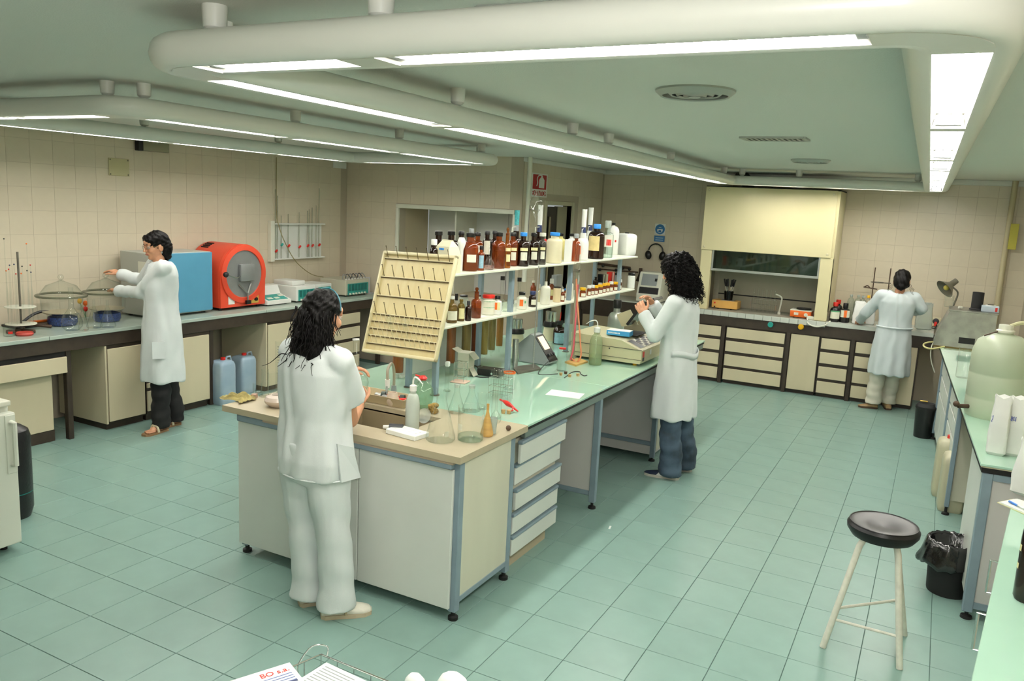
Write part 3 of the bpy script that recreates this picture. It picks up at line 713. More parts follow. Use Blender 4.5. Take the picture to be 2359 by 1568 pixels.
# ================================================================ LABORATORY VESSELS
def face(p): return math.atan2(CAM.y-p[1], CAM.x-p[0])
def prof_bottle(r, h, nr, sh, ns, rnd=.06):
    """outer profile: flat base, straight wall to sh*h, curved shoulder to the neck at ns*h, neck up to h"""
    P = [(0, 0), (r*.9, 0), (r, h*rnd*.5)]
    for k in range(7):
        a = PI/2*k/6; P.append((nr+(r-nr)*math.cos(a), h*sh+(h*ns-h*sh)*math.sin(a)))
    P.append((nr, h)); return P
def prof_cone(r, h, nr, sh, ns):
    return [(0, 0), (r*.92, 0), (r, h*.03), (r, h*sh), (nr, h*ns), (nr, h)]
def lab(t, body, base, r, h, specs):
    fa = face(base)
    for m_, z0, z1, ac, aw in specs:
        b = MB(); b.lathe([(r*1.012, h*z0), (r*1.012, h*z1)], 10, tuple(base), caps=False, a0=fa+ac-aw/2, a1=fa+ac+aw/2)
        b.build('label', M[m_] if isinstance(m_, str) else m_, body)
def bottle(label, base, r, h, gm=AMBER, cap='black', shape='round', sh=.62, ns=.80, nk=.42, caph=.11, capr=None, labs=(), liq=None, name='reagent_bottle', cat='bottle', group=None, stop=False, n=20):
    t = thing(name, label, cat, tuple(base), 0, group)
    hb = h if (cap is None or stop) else h*(1-caph*.35)
    nr = r*nk
    P = prof_bottle(r, hb, nr, sh, ns) if shape == 'round' else prof_cone(r, hb, nr, sh, ns)
    if stop: P = prof_bottle(r, h*.84, nr, .58, .74); P.append((nr*1.5, h*.845))
    body = MB().lathe(P, n, tuple(base), caps=False).build('body', gm, t)
    if liq:
        lm, fr = liq; Q = [(0, .004)]+[(x*.95, max(z, .004)) for x, z in P if z <= h*fr]; zl = h*fr
        Q += [(Q[-1][0], zl), (0, zl)]
        MB().lathe(Q, n, tuple(base), caps=False).build('contents', lm, t)
    if stop:
        MB().lathe([(0, h*.80), (nr*.85, h*.80), (nr*.95, h*.85), (nr*.5, h*.88), (nr*.85, h*.93), (nr*.7, h*.98), (0, h)], 14, tuple(base)).build('stopper', gm, t)
    elif cap:
        cr = capr*r if capr else nr*1.25; ch = h*caph
        MB().lathe([(0, h-ch), (cr*.96, h-ch), (cr, h-ch*.9), (cr, h-ch*.12), (cr*.9, h), (0, h)], 16, tuple(base)).build('cap', M[cap] if isinstance(cap, str) else cap, t)
    lab(t, body, base, r, h, labs)
    return t
def shelf(u, wpx, vtop, x, z, label, **k):          # a bottle on a shelf, in image column u, its top at row vtop
    base = Vector((x, coly(u, x, z), z)); r = size(base, wpx)/2; h = topz(base, vtop)-z
    return bottle(label, base, r, h, **k)
def bench(u, vbot, wpx, vtop, z):                   # foot centre, radius and height of a round vessel on a bench
    p = at(u, vbot, z); r = size(p, wpx)/2; p = away(p, r); return p, r, topz(p, vtop)-z
FR, BK = 2.825, 2.625
UL = 'on upper shelf'; LL = 'on lower shelf'
W2 = (('label', .22, .48, .15, 1.1),); W3 = (('labelc', .46, .55, .2, 1.2), ('label', .18, .42, .2, 1.0))
shelf(1008, 34, 532, BK, US, 'dark bottle with black cap, leftmost in the rear row '+UL, gm=AMBERD)
shelf(1037, 34, 532, BK, US, 'dark bottle with black cap behind the creamy paper bag '+UL, gm=AMBERD)
shelf(998, 20, 551, 2.76, US, 'small dark bottle with square white cap behind the drying rack '+UL, gm=AMBERD, cap='white', caph=.17, capr=.7)
shelf(1060, 26, 532, BK, US, 'dark bottle with black cap behind the white scoop '+UL, gm=AMBERD)
shelf(1083, 22, 526, BK, US, 'bottle with tall grey cap behind the large labelled amber bottle '+UL, gm=AMBER, cap='grey')
shelf(1081, 38, 536, FR-.01, US, 'large amber bottle with black cap and white label, leftmost full one '+UL, gm=AMBER, labs=(('label', .24, .44, .25, 1.2),), liq=(mat('brown_liquid', '#2a1206', .2), .30))
shelf(1098, 26, 535, BK, US, 'amber bottle with black cap and banded label behind the small amber bottle '+UL, gm=AMBER, labs=(('label', .38, .62, .4, 1.4),))
shelf(1107, 17, 566, FR+.02, US, 'small amber bottle with pale blue label beside the volumetric flask '+UL, gm=AMBER, caph=.16, labs=(('labelb', .1, .62, .1, 1.4),))
shelf(1120, 24, 532, BK, US, 'dark bottle with black cap and tall white label behind the volumetric flask '+UL, gm=AMBERD, labs=(('label', .32, .72, .0, 1.2),))
def volflask(label, base, r, h, liq=None, stopper=None, group=None, name='volumetric_flask', body=GLASS):
    t = thing(name, label, 'flask', tuple(base), 0, group); nr = max(.006, r*.2)
    P = [(0, 0), (r*.75, 0), (r*.95, r*.35), (r, r*.75), (r*.82, r*1.35), (r*.45, r*1.95), (nr, r*2.4), (nr, h), (nr*1.4, h+.002)]
    MB().lathe(P, 20, tuple(base), caps=False).build('glass', body, t)
    if liq: 
        lm, f_ = liq; Q = [(0, .003), (r*.72, .003), (r*.92, r*.35), (r*.96, r*.75), (r*.86, r*f_), (0, r*f_)]
        MB().lathe(Q, 20, tuple(base), caps=False).build('contents', lm, t)
    if stopper: MB().lathe([(0, h-.004), (nr*1.3, h-.004), (nr*1.5, h+.012), (0, h+.014)], 12, tuple(base)).build('stopper', M[stopper], t)
    return t
p = Vector((FR+.02, coly(1126, FR+.02, US), US)); volflask('clear volumetric flask with pinkish liquid, front '+UL, p, size(p, 26)/2, topz(p, 535)-US, liq=(glassm('pink_liquid', (.85, .72, .70), (.6, .45, .42), body='#b89a96', bodyfac=.3), .8))
shelf(1137, 22, 531, BK, US, 'dark bottle with black cap just behind the widest amber bottle '+UL, gm=AMBERD)
shelf(1147, 32, 535, FR, US, 'wide reddish amber bottle without label and with black cap '+UL, gm=AMBER, liq=(mat('red_brown_liquid', '#5a2410', .25), .5))
shelf(1166, 20, 523, FR+.02, US, 'honey coloured bottle with pointed glass stopper and cream labels '+UL, gm=AMBERL, stop=True, labs=(('labelc', .42, .5, .3, 1.3), ('labelc', .16, .34, .4, 1.)))
shelf(1179, 26, 535, FR-.05, US, 'amber bottle with black cap behind the stoppered honey bottle '+UL, gm=AMBER, labs=W3)
shelf(1203, 31, 535, FR, US, 'blackish bottle with bright blue cap among the amber bottles '+UL, gm=AMBERD, cap='blue', labs=W3)
shelf(1227, 27, 536, FR, US, 'dark amber bottle with two labels right of the blue-capped one '+UL, gm=AMBERD, labs=W3)
shelf(1247, 20, 536, FR+.01, US, 'smoky grey bottle with pale grey cap beside the white canister bottle '+UL, gm=glassm('smoky_glass', (.4, .38, .35), (.12, .12, .11), body='#4a463f', bodyfac=.4), cap='offwhite', capr=.75, labs=W3)
shelf(1252, 10, 550, 2.70, US, 'tiny bottle with red cap peeping over the smoky grey bottle '+UL, gm=MILKPL, cap='red', caph=.16, capr=.8)
shelf(1275, 37, 535, FR, US, 'large creamy plastic bottle with bright blue cap '+UL, gm=M['cream'], cap='blue', sh=.72, ns=.84, nk=.5)
shelf(1289, 22, 537, 2.68, US, 'yellowish plastic bottle with black cap behind the creamy blue-capped one '+UL, gm=mat('yellowish_plastic', '#c9c07c', .45), sh=.72, ns=.84, nk=.45)
shelf(1314, 20, 538, BK, US, 'white plastic bottle with black cap behind the white carton '+UL, gm=M['white'], sh=.6, ns=.84)
shelf(1325, 19, 538, FR+.02, US, 'small brown bottle with grey cap behind the glass manometer '+UL, gm=AMBER, cap='grey', caph=.16, capr=.6)
shelf(1371, 38, 516, FR-.02, US, 'big dark bottle with blue cap and torn cream label '+UL, gm=AMBERD, cap='blue', sh=.66, ns=.84, nk=.36, caph=.13, labs=((mat('torn_label', '#cbb87e', .8, var=.1, scale=20), .24, .66, -.35, 1.5),))
shelf(1396, 29, 508, FR-.02, US, 'clear bottle with red picture label beside the torn-label bottle '+UL, gm=GLASSG, cap=HAZEPL, sh=.62, ns=.74, nk=.4, caph=.2, labs=(('offwhite', .3, .62, .3, 1.4), ('red', .34, .5, .3, .8)), liq=(WATER, .5))
shelf(1409, 28, 513, BK+.02, US, 'white plastic bottle with small black cap and red mark, farthest tall one '+UL, gm=M['white'], sh=.72, ns=.92, nk=.25, caph=.07, labs=(('red', .4, .47, .5, .3),))
def dispenser(label, u, vb, x, z, tube, collar, vtop, vmid, wb, bm, arm=-1, armx=.09):
    base = Vector((x, coly(u, x, z), z)); r = size(base, wb)/2; h = topz(base, vb)-z
    t = thing('bottle_dispenser', label, 'dispenser', tuple(base))
    MB().lathe(prof_bottle(r, h, r*.5, .6, .8), 20, tuple(base), caps=False).build('bottle', bm, t)
    z1 = topz(base, vmid); z2 = topz(base, vtop); rc = size(base, 11)/2
    MB().lathe([(0, h-.004), (rc, h-.004), (rc*.9, z1-z), (0, z1-z)], 14, tuple(base)).build('collar', M[collar], t)
    MB().lathe([(0, z1-z), (rc*.95, z1-z), (rc*1.05, z2-z), (0, z2-z)], 14, tuple(base)).build('plunger_tube', tube, t)
    c = Vector(base)+Vector((0, 0, z1-z-.015)); d = Vector((.3, -.95, 0))
    MB().tube(catmull([c, c+d*armx, c+d*(armx+.02)+Vector((0, 0, -.01)), c+d*(armx+.025)+Vector((0, 0, -.045))], 5), .003, 6).build('spout', M['offwhite'], t)
dispenser('bottle-top dispenser with turquoise printed tube in the rear row '+UL, 1186, 532, BK, US, mat('turquoise_print', '#3fa0a4', .5, var=.25, scale=90), 'grey', 484, 518, 26, AMBERD, armx=.16)
dispenser('bottle-top dispenser with white tube and navy collar behind the black-capped amber bottles '+UL, 1239, 534, BK, US, M['white'], 'navy', 472, 518, 30, AMBERD, armx=.20)
dispenser('white bottle with white dispenser tube and navy collar, orange label '+UL, 1340, 536, FR-.02, US, M['white'], 'navy', 482, 523, 28, M['white'], armx=.1)
dispenser('rear dispenser with white tube beside the big torn-label bottle '+UL, 1355, 531, BK, US, M['white'], 'navy', 478, 518, 26, M['white'], armx=.16)
p = Vector((FR-.02, coly(1340, FR-.02, US), US)); r = size(p, 28)/2
tag(MB().lathe([(r*1.02, .05), (r*1.02, .12)], 8, tuple(p), caps=False, a0=face(p)-.75, a1=face(p)-.25).build('label_sticker', M['orange']), 'orange hazard sticker on the white dispenser bottle '+UL, 'sticker')
# carton, bag, scoop, jerrycan
p = Vector((FR-.02, coly(1308, FR-.02, US), US)); h = topz(p, 553)-US
t = thing('white_carton', 'plain white upright carton beside the creamy blue-capped bottle '+UL, 'box', tuple(p)); MB().obox(p+Vector((0, 0, h/2)), (.06, .095, h), rz=.35, bev=.002).build('carton', M['white'], t, smooth=False); MB().obox(p+Vector((0, 0, h+.002)), (.058, .093, .004), rz=.35).build('flap', M['paper'], t, smooth=False)
p = Vector((2.80, coly(1029, 2.80, US), US)); h = topz(p, 552)-US; wd = size(p, 54)
t = thing('paper_bag', 'creamy folded paper bag with small blue print behind the drying rack '+UL, 'bag', tuple(p), -.35); mx = MW[t.name]
MB().loft([[mx @ Vector(q) for q in ((-a, -b, z), (a, -b, z), (a, b, z), (-a, b, z))] for a, b, z in ((wd/2, .05, 0), (wd/2, .05, h*.55), (wd*.44, .035, h*.8), (wd*.32, .008, h*.97), (wd*.33, .006, h))]).build('bag', mat('creamy_paper', '#d8d4b4', .6), t, smooth=False)
b = MB()
for k in range(4): b.obox(mx @ Vector((-.02+k*.012, -.045, h*.72)), (.008, .004, .012), rz=-.35)
b.build('blue_print', M['blue'], t, smooth=False, kind='stuff')
p = Vector((2.79, coly(1061, 2.79, US), US)); h = topz(p, 547)-US; r = size(p, 20)/2
t = thing('white_funnel', 'white plastic funnel standing on its stem between the black-capped bottles '+UL, 'funnel', tuple(p))
MB().lathe([(0, 0), (.012, 0), (.014, h*.62), (r, h*.84), (r*.95, h*.9), (r*.6, h), (0, h)], 16, tuple(p)).build('cone', M['white'], t)
def jerrycan(name, label, c, w, d, h, m_, capm, rz=0., capx=.25, grip=True, fill=None):
    t = thing(name, label, 'canister', tuple(c), rz); mx = MW[t.name]
    rings = []
    for z, s_ in ((0, .90), (.02, .985), (.06, 1.), (h*.78, 1.), (h*.86, .97), (h*.92, .86), (h*.95, .6)):
        ring = []
        for k in range(24):
            a = 2*PI*k/24; ca, sa = math.cos(a), math.sin(a); e = .32
            ring.append(tuple(mx @ Vector((w/2*s_*math.copysign(abs(ca)**e, ca), d/2*s_*math.copysign(abs(sa)**e, sa), z))))
        rings.append(ring)
    MB().loft(rings).build('body', m_, t, angle=60)
    if fill:
        MB().box((-w*.46, -d*.46, .01), (w*.46, d*.46, h*fill[1]), mx, bev=.02).build('contents', fill[0], t)
    x = -w/2+w*capx
    MB().lathe([(0, h*.93), (.024, h*.93), (.026, h*.94), (.026, h*1.0), (.02, h*1.005), (0, h*1.005)], 16, mx=mx @ Matrix.Translation((x, 0, 0)) @ Matrix.Diagonal((w/.22, w/.22, 1, 1))).build('cap', M[capm], t)
    if grip:
        MB().tube([mx @ Vector(q) for q in ((x+w*.18, 0, h*.93), (x+w*.24, 0, h*1.0), (x+w*.45, 0, h*1.0), (x+w*.52, 0, h*.9))], w*.05, 8).build('grip', m_, t)
    return t
p = Vector((2.74, coly(1441, 2.74, US), US)); h = topz(p, 535)-US
jerrycan('white_jerrycan', 'white plastic jerrycan with black cap at the far end of the upper island shelf', p, size(p, 42), .14, h, M['white'], 'black', rz=-.5, capx=.5, grip=False)
# pear-shaped separating funnel on its stand
p = Vector((2.70, coly(1228, 2.70, US), US)); z0 = topz(p, 512)-US; z1 = topz(p, 440)-US; r = size(p, 30)/2
t = thing('separating_funnel', 'pear-shaped clear glass separating funnel held high above the amber bottles', 'glassware', tuple(p))
zz = z1-z0
MB().lathe([(.003, z0), (.006, z0+zz*.15), (r*.55, z0+zz*.38), (r, z0+zz*.6), (r*.92, z0+zz*.72), (r*.4, z0+zz*.84), (r*.36, z0+zz), (r*.42, z1)], 18, tuple(p), caps=False).build('glass', GLASS, t)
MB().cyl(p+Vector((-.07, .03, 0)), p+Vector((-.07, .03, z0+zz*.55)), .004).build('support_rod', M['iron'], t)
MB().lathe([(.05, 0), (.05, .006), (0, .006)], 14, tuple(p+Vector((-.07, .03, 0))), caps=False).build('support_foot', M['iron'], t)
ring = [p+Vector((r*.62*math.cos(a), r*.62*math.sin(a), z0+zz*.40)) for a in [2*PI*k/16 for k in range(16)]]
MB().tube(ring, .0025, 6, closed=True).tube([p+Vector((-r*.62, 0, z0+zz*.4)), p+Vector((-.07, .03, z0+zz*.4))], .0025, 6).build('support_ring', M['iron'], t)

# ---- lower shelf
shelf(1040, 26, 682, FR, LS, 'squat amber bottle with broad white label, nearest the drying rack '+LL, gm=OLIVE, cap='white', sh=.5, ns=.78, nk=.35, labs=(('label', .12, .46, .2, 2.0),), liq=(mat('olive_liquid', '#6a5020', .25), .62))
shelf(1061, 18, 689, FR, LS, 'olive bottle with cream label, second from the drying rack '+LL, gm=OLIVE, cap=OLIVE, sh=.6, ns=.85, nk=.4, labs=(('labelc', .12, .6, .3, 1.6),), liq=(mat('olive_liquid', '#6a5020'), .6))
shelf(1050, 14, 676, 2.68, LS, 'thin black-topped dropper bottle behind the squat amber bottle '+LL, gm=GLASS, caph=.3)
shelf(1067, 22, 679, BK, LS, 'white jar with flat black lid behind the olive bottle '+LL, gm=HAZEPL, caph=.1, capr=.85, sh=.8, ns=.9, nk=.7)
shelf(1078, 15, 693, FR+.03, LS, 'small black dropper bottle beside the stoppered brown bottle '+LL, gm=AMBERD, cap='dark', caph=.22)
shelf(1096, 24, 661, FR, LS, 'brown apothecary bottle with pointed glass stopper '+LL, gm=AMBER, stop=True, liq=(mat('red_brown_liquid', '#5a2410'), .34))
shelf(1104, 12, 679, BK, LS, 'small black-capped bottle behind the red-lidded jar '+LL, gm=M['offwhite'])
shelf(1124, 32, 678, FR-.03, LS, 'white square-shouldered jar with red lid and green-lined label '+LL, gm=M['offwhite'], cap='red', sh=.74, ns=.8, nk=.72, caph=.17, labs=(('label', .15, .72, .2, 1.9), ('labelg', .66, .69, .2, 1.8), ('labelg', .36, .39, .2, 1.8)))
shelf(1145, 20, 681, FR+.02, LS, 'white bottle with black cap and orange label right of the red-lidded jar '+LL, gm=M['white'], sh=.68, ns=.8, nk=.5, caph=.18, labs=(('orange', .28, .66, -.35, .6), ('labelc', .26, .68, .3, .7)))
def beaker(label, base, r, h, liq=None, gm=GLASS, name='beaker', group=None, foot=False, cat=None):
    t = thing(name, label, cat or ('cylinder' if foot else 'beaker'), tuple(base), 0, group)
    P = [(0, .001), (r*.9, .001), (r, h*.04), (r, h*.96), (r*1.06, h), (r*1.03, h)]
    if foot: P = [(0, .001), (r*1.7, .001), (r*1.7, .008), (r*.9, .014)]+P[2:]
    MB().lathe(P, 20, tuple(base), caps=False).build('glass', gm, t)
    if liq: MB().lathe([(0, .004), (r*.95, .004), (r*.95, h*liq[1]), (0, h*liq[1])], 20, tuple(base), caps=False).build('contents', liq[0], t)
    return t
def onshelf(u, x, z, w, v): p = Vector((x, coly(u, x, z), z)); return p, size(p, w)/2, topz(p, v)-z
p, r, h = onshelf(1163, FR-.02, LS, 15, 690); beaker('greyish glass beaker right of the orange-labelled bottle '+LL, p, r, h, gm=GLASSG)
p, r, h = onshelf(1181, FR+.01, LS, 17, 684); t_ = bottle('small clear glass bottle with flat stopper '+LL, p, r, h, gm=GLASS, stop=True)
p, r, h = onshelf(1155, BK, LS, 8, 645); t_ = beaker('slim clear cylinder with black cap left of the grey post '+LL, p, r, h, name='test_cylinder', cat='cylinder'); MB().lathe([(0, h), (r*1.25, h), (r*1.25, h+.03), (0, h+.03)], 12, tuple(p)).build('cap', M['black'], t_)
p, r, h = onshelf(1194, BK, LS, 8, 648); t_ = beaker('slim clear cylinder with black cap right of the grey post '+LL, p, r, h, name='test_cylinder', cat='cylinder'); MB().lathe([(0, h), (r*1.25, h), (r*1.25, h+.03), (0, h+.03)], 12, tuple(p)).build('cap', M['black'], t_)
shelf(1176, 16, 657, BK, LS, 'dark conical bottle behind the grey post '+LL, gm=AMBERD, shape='cone', sh=.2, ns=.7, nk=.25)
shelf(1201, 24, 672, FR, LS, 'white bottle with black cap and orange stripe left of thin rod '+LL, gm=M['offwhite'], sh=.62, ns=.78, nk=.5, caph=.18, labs=(('orange', .2, .58, -.05, .7), ('labelg', .36, .5, .75, .35)))
shelf(1226, 18, 670, FR, LS, 'dark bottle with blue cap and white label beside the thin stand rod '+LL, gm=AMBERD, cap='navy', capr=.75, caph=.22, labs=(('label', .15, .48, .4, 1.4),))
shelf(1227, 13, 646, BK, LS, 'amber bottle with whitish top behind the blue-capped dark bottle '+LL, gm=AMBER, cap='offwhite')
shelf(1242, 10, 654, 2.72, LS, 'slim white squeeze bottle with pointed tip '+LL, gm=M['cream'], cap='white', shape='cone', sh=.6, ns=.72, nk=.25, caph=.24, capr=.3)
shelf(1255, 23, 648, FR, LS, 'tall translucent white bottle without cap '+LL, gm=M['offwhite'], cap=None, sh=.68, ns=.82, nk=.3, labs=(('label', .16, .42, .5, .6),))
shelf(1269, 13, 642, 2.72, LS, 'brown bottle with white ball-shaped pump behind the translucent bottle '+LL, gm=AMBER, cap='white', caph=.22, capr=.7, labs=(('labelc', .2, .5, .3, 1.),))
shelf(1282, 18, 660, FR, LS, 'creamy cylindrical jar with flat black lid '+LL, gm=mat('peach_jar', '#d0bf98', .5), caph=.08, capr=1.02, sh=.93, ns=.95, nk=.95)
shelf(1292, 10, 653, BK, LS, 'white bottle with dark blue cap in the rear row '+LL, gm=M['white'], cap='navy')
shelf(1295, 11, 666, FR+.02, LS, 'little brown bottle with white cap right of the creamy jar '+LL, gm=AMBER, cap='white', caph=.2, labs=(('label', .14, .5, .1, 1.5),))
shelf(1302, 10, 664, 2.74, LS, 'little brown bottle with blue cap right of the creamy jar '+LL, gm=AMBER, cap='blue', caph=.2, labs=(('label', .14, .5, .3, 1.5),))
shelf(1311, 17, 645, FR-.03, LS, 'white bottle with red cap left of the manometer '+LL, gm=M['offwhite'], cap='red', sh=.72, ns=.88, nk=.5, caph=.12, labs=(('label', .2, .48, .4, 1.),))
p = Vector((BK, coly(1281, BK, LS), LS)); tag(MB().obox(p+Vector((0, 0, .09)), (.05, .12, .18), rz=0, bev=.002).build('grey_box', M['grey'], smooth=False), 'grey box behind the creamy jar '+LL, 'box')
vl = [(1342, 15, 662, 'yellow', 'widest yellow-capped brown vial, nearest the pink tubing'), (1356, 10, 657, 'white', 'first white-capped brown vial from the pink tubing'), (1364, 10, 656, 'white', 'second white-capped brown vial from the pink tubing'), (1372, 11, 657, 'yellow', 'yellow-capped brown vial next to the second white-capped one'),
      (1382, 12, 655, 'yellow', 'yellow-capped vial in the middle of the vial row'), (1391, 9, 652, 'yellow', 'yellow-capped vial in front of the white binder'), (1399, 10, 651, 'yellow', 'yellow-capped vial in front of the orange box'), (1407, 10, 648, 'white', 'white-capped vial between two yellow-capped ones'), (1417, 11, 649, 'yellow', 'last yellow-capped brown vial of the row'), (1427, 9, 643, 'white', 'white-capped vial nearest the grey post')]
for u, w_, v_, c_, l_ in vl:
    shelf(u, w_, v_, FR, LS, l_+' '+LL, gm=AMBER, cap=c_, capr=1.0, caph=.28, sh=.6, ns=.72, nk=.75, labs=(('label', .08, .42, .3, 1.5),), name='sample_vial', cat='vial', group='capped vials on the lower island shelf', n=14)
for u, w_, v_, l_ in ((1382, 9, 651, 'white-capped vial behind the middle yellow caps'), (1421, 8, 645, 'white-capped vial behind the last yellow cap')):
    shelf(u, w_, v_, 2.70, LS, l_+' '+LL, gm=AMBER, cap='white', capr=1., caph=.25, sh=.6, ns=.72, nk=.75, name='sample_vial', cat='vial', group='capped vials on the lower island shelf', n=14)
shelf(1371, 12, 637, BK, LS, 'dark dropper bottle behind the yellow-capped vials '+LL, gm=AMBERD)
shelf(1453, 17, 628, 2.85, LS, 'white jar with black lid at the far end '+LL, gm=M['white'], caph=.16, capr=.95, sh=.8, ns=.86, nk=.75)
for u, wx, wy, v_, m_, l_ in ((1384, .05, .08, 631, 'black', 'black slip case'), (1392, .05, .05, 631, 'cream', 'cream box file'), (1405, .05, .09, 626, 'red', 'red and orange box with pale spine'), (1422, .05, .08, 634, 'grey', 'grey-green folder')):
    xx = BK if u < 1410 else 2.74
    p = Vector((xx, coly(u, xx, LS), LS)); h = topz(p, v_)-LS
    t = thing('standing_box', l_+' standing behind the vials '+LL, 'box', tuple(p)); MB().obox(p+Vector((0, 0, h/2)), (wx, wy, h), bev=.002).build('cover', M[m_], t, smooth=False)
    MB().obox(p+Vector((wx/2+.001, 0, h/2)), (.002, wy*.3, h*.96)).build('spine_strip', M['offwhite'], t, smooth=False)
# ================================================================ ON THE ISLAND
TZ = .866
def erlen(label, base, r, h, liq=None, gm=GLASS, stopper=None, name='conical_flask', nk=.34, tick=False):
    t = thing(name, label, 'flask', tuple(base)); nr = r*nk
    P = [(0, .001), (r*.9, .001), (r, h*.04), (r*.98, h*.1), (nr, h*.76), (nr, h*.97), (nr*1.15, h)]
    g = MB().lathe(P, 24, tuple(base), caps=False).build('glass', gm, t)
    if liq: MB().lathe([(0, .004), (r*.9, .004), (r*.95, h*.08), (r*.95-(r*.95-nr)*(liq[1]-.1)/.66, h*liq[1]), (0, h*liq[1])], 24, tuple(base), caps=False).build('contents', liq[0], t)
    if stopper: MB().lathe([(0, h*.93), (nr*.9, h*.93), (nr*1.12, h*1.06), (0, h*1.07)], 14, tuple(base)).build('stopper', M[stopper] if isinstance(stopper, str) else stopper, t)
    return t
def wash(label, base, r, h, gm, capm='white', liq=None, d=(1, 0)):
    t = thing('wash_bottle', label, 'bottle', tuple(base)); hb = h*.76
    MB().lathe(prof_bottle(r, hb, r*.42, .58, .9), 22, tuple(base), caps=False).build('body', gm, t)
    if liq: MB().lathe([(0, .004), (r*.94, .004), (r*.95, hb*liq[1]), (0, hb*liq[1])], 20, tuple(base), caps=False).build('contents', liq[0], t)
    MB().lathe([(0, hb*.97), (r*.5, hb*.97), (r*.5, hb*1.1), (r*.2, hb*1.13), (0, hb*1.13)], 16, tuple(base)).build('cap', M[capm], t)
    b = Vector(base); dx = Vector((d[0], d[1], 0)).normalized()
    MB().tube(catmull([b+Vector((0, 0, hb*1.1)), b+Vector((0, 0, h*.94)), b+dx*r*.35+Vector((0, 0, h)), b+dx*r*1.1+Vector((0, 0, h*.97)), b+dx*r*1.75+Vector((0, 0, h*.9))], 5), [.0045]*16+[.003, .0028, .0025, .0022, .002], 8).build('spout', M['white'], t)
    MB().cyl(b+Vector((0, 0, .01)), b+Vector((0, 0, hb)), .003, n=6).build('dip_tube', M['offwhite'], t)
    return t
# ---- drying rack (tilted peg board)
yt = .30
def rxz(u, v, y): q = aty(u, v, y); return q
TL, TR = rxz(888, 577, yt), rxz(1058, 592, yt)
ybm = .12
for k in range(60):
    q = rxz(836, 812, ybm)
    if q.x < TL.x: ybm -= .01
    else: break
BL, BR = rxz(836, 812, ybm), rxz(1003, 832, ybm)
ex = ((TR-TL)+(BR-BL))/2; wR = ex.length; ex = Vector((1, 0, (TR.z-TL.z+BR.z-BL.z)/2/wR)).normalized()
ez = ((TL-BL)+(TR-BR))/2; hR = ez.length; ez = (ez-ex*ez.dot(ex)).normalized(); en = ex.cross(ez)     # en looks to the camera side
en = -en if en.y > 0 else en
oR = (BL+TL+BR+TR)/4 - ex*wR/2 - ez*hR/2
dm = Matrix((ex, ez, en)).transposed().to_4x4(); dm = Matrix.Translation(oR) @ dm     # local: x across, y up the board, z outwards
t = thing('drying_rack', 'stained cream peg-board drying rack tilted on the near end of the island shelf', 'drying rack', tuple(oR+ex*wR/2))
MDRY = mat('stained_cream_plastic', '#d2c596', .45, c2='#cbb986', scale=4, detail=3, stretch=(7, 1.2, 1.2))
MDRY.node_tree.nodes['Color Ramp'].color_ramp.elements[0].position = .22
MDRY2 = mat('clean_cream_plastic', '#d6cda6', .4, var=.05, scale=9)
MPEG = mat('grimy_peg', '#7a6a44', .5, c2='#2c2416', scale=50)
MB().box((0, 0, -.012), (wR, hR, 0), dm, bev=.004).build('back_plate', MDRY, t)
for a, c in (((0, 0), (wR, .02)), ((0, hR-.02), (wR, hR)), ((0, 0), (.014, hR)), ((wR-.014, 0), (wR, hR))):
    MB().box((a[0], a[1], -.014), (c[0], c[1], .022), dm, bev=.005).build('rim', MDRY2, t)
rows = [(.935, 7), (.75, 7), (.565, 7), (.385, 7), (.315, 15), (.245, 15), (.175, 15), (.10, 15)]
for f_, n_ in rows:
    MB().box((.014, hR*f_-.004, 0), (wR-.014, hR*f_+.003, .012), dm, bev=.002).build('ledge', MDRY2, t)
    MB().box((.016, hR*f_-.008, .0), (wR-.016, hR*f_-.004, .009), dm).build('brown_line', mat('mottled_brown', '#4a3a20', .8, var=.4, scale=40), t, smooth=False)  # mottled dark brown strip along the lower side of each ledge
pgm = {}
for n_, L in ((7, .085), (15, .055)):
    q = MB(); q.cyl((0, 0, 0), (0, L*.72, L*.55), .0028, .0022, 6); q.ball((0, L*.72, L*.55), .004, 6, 4); me = q.mesh('peg'); me.materials.append(MPEG if n_ == 7 else MDRY2); pgm[n_] = me
inv = MW[t.name].inverted()
for f_, n_ in rows:
    for k in range(n_):
        o = bpy.data.objects.new('peg', pgm[n_]); COL.objects.link(o); o.parent = t
        o.matrix_local = inv @ dm @ Matrix.Translation((wR*(k+.55+(.0 if n_ == 7 else .1))/(n_+.15), hR*f_, .008))
for k, x in enumerate((wR*.2, wR*.85)):
    q = dm @ Vector((x, hR*.55, -.012)); MB().cyl(q, Vector((2.592 if k == 0 else 2.842, .36, q.z)), .008, n=8).build('bracket', M['iron'], t)
for u, v, l_ in ((918, 745, 'left'), (952, 750, 'right')):
    q = dm.inverted() @ aty(u, v, (yt+ybm)/2); q.z = .05; q = dm @ q
    tg = thing('glass_bulb', 'small clear glass bulb drying on the pegs, %s of the pair' % l_, 'glassware', tuple(q))
    MB().ball(q, (.024, .022, .026), 14, 10).build('bulb', GLASS, tg); MB().tube([q+Vector((0, .01, -.02)), q+Vector((.005, .02, -.09))], .007, 10).build('stem', GLASS, tg)

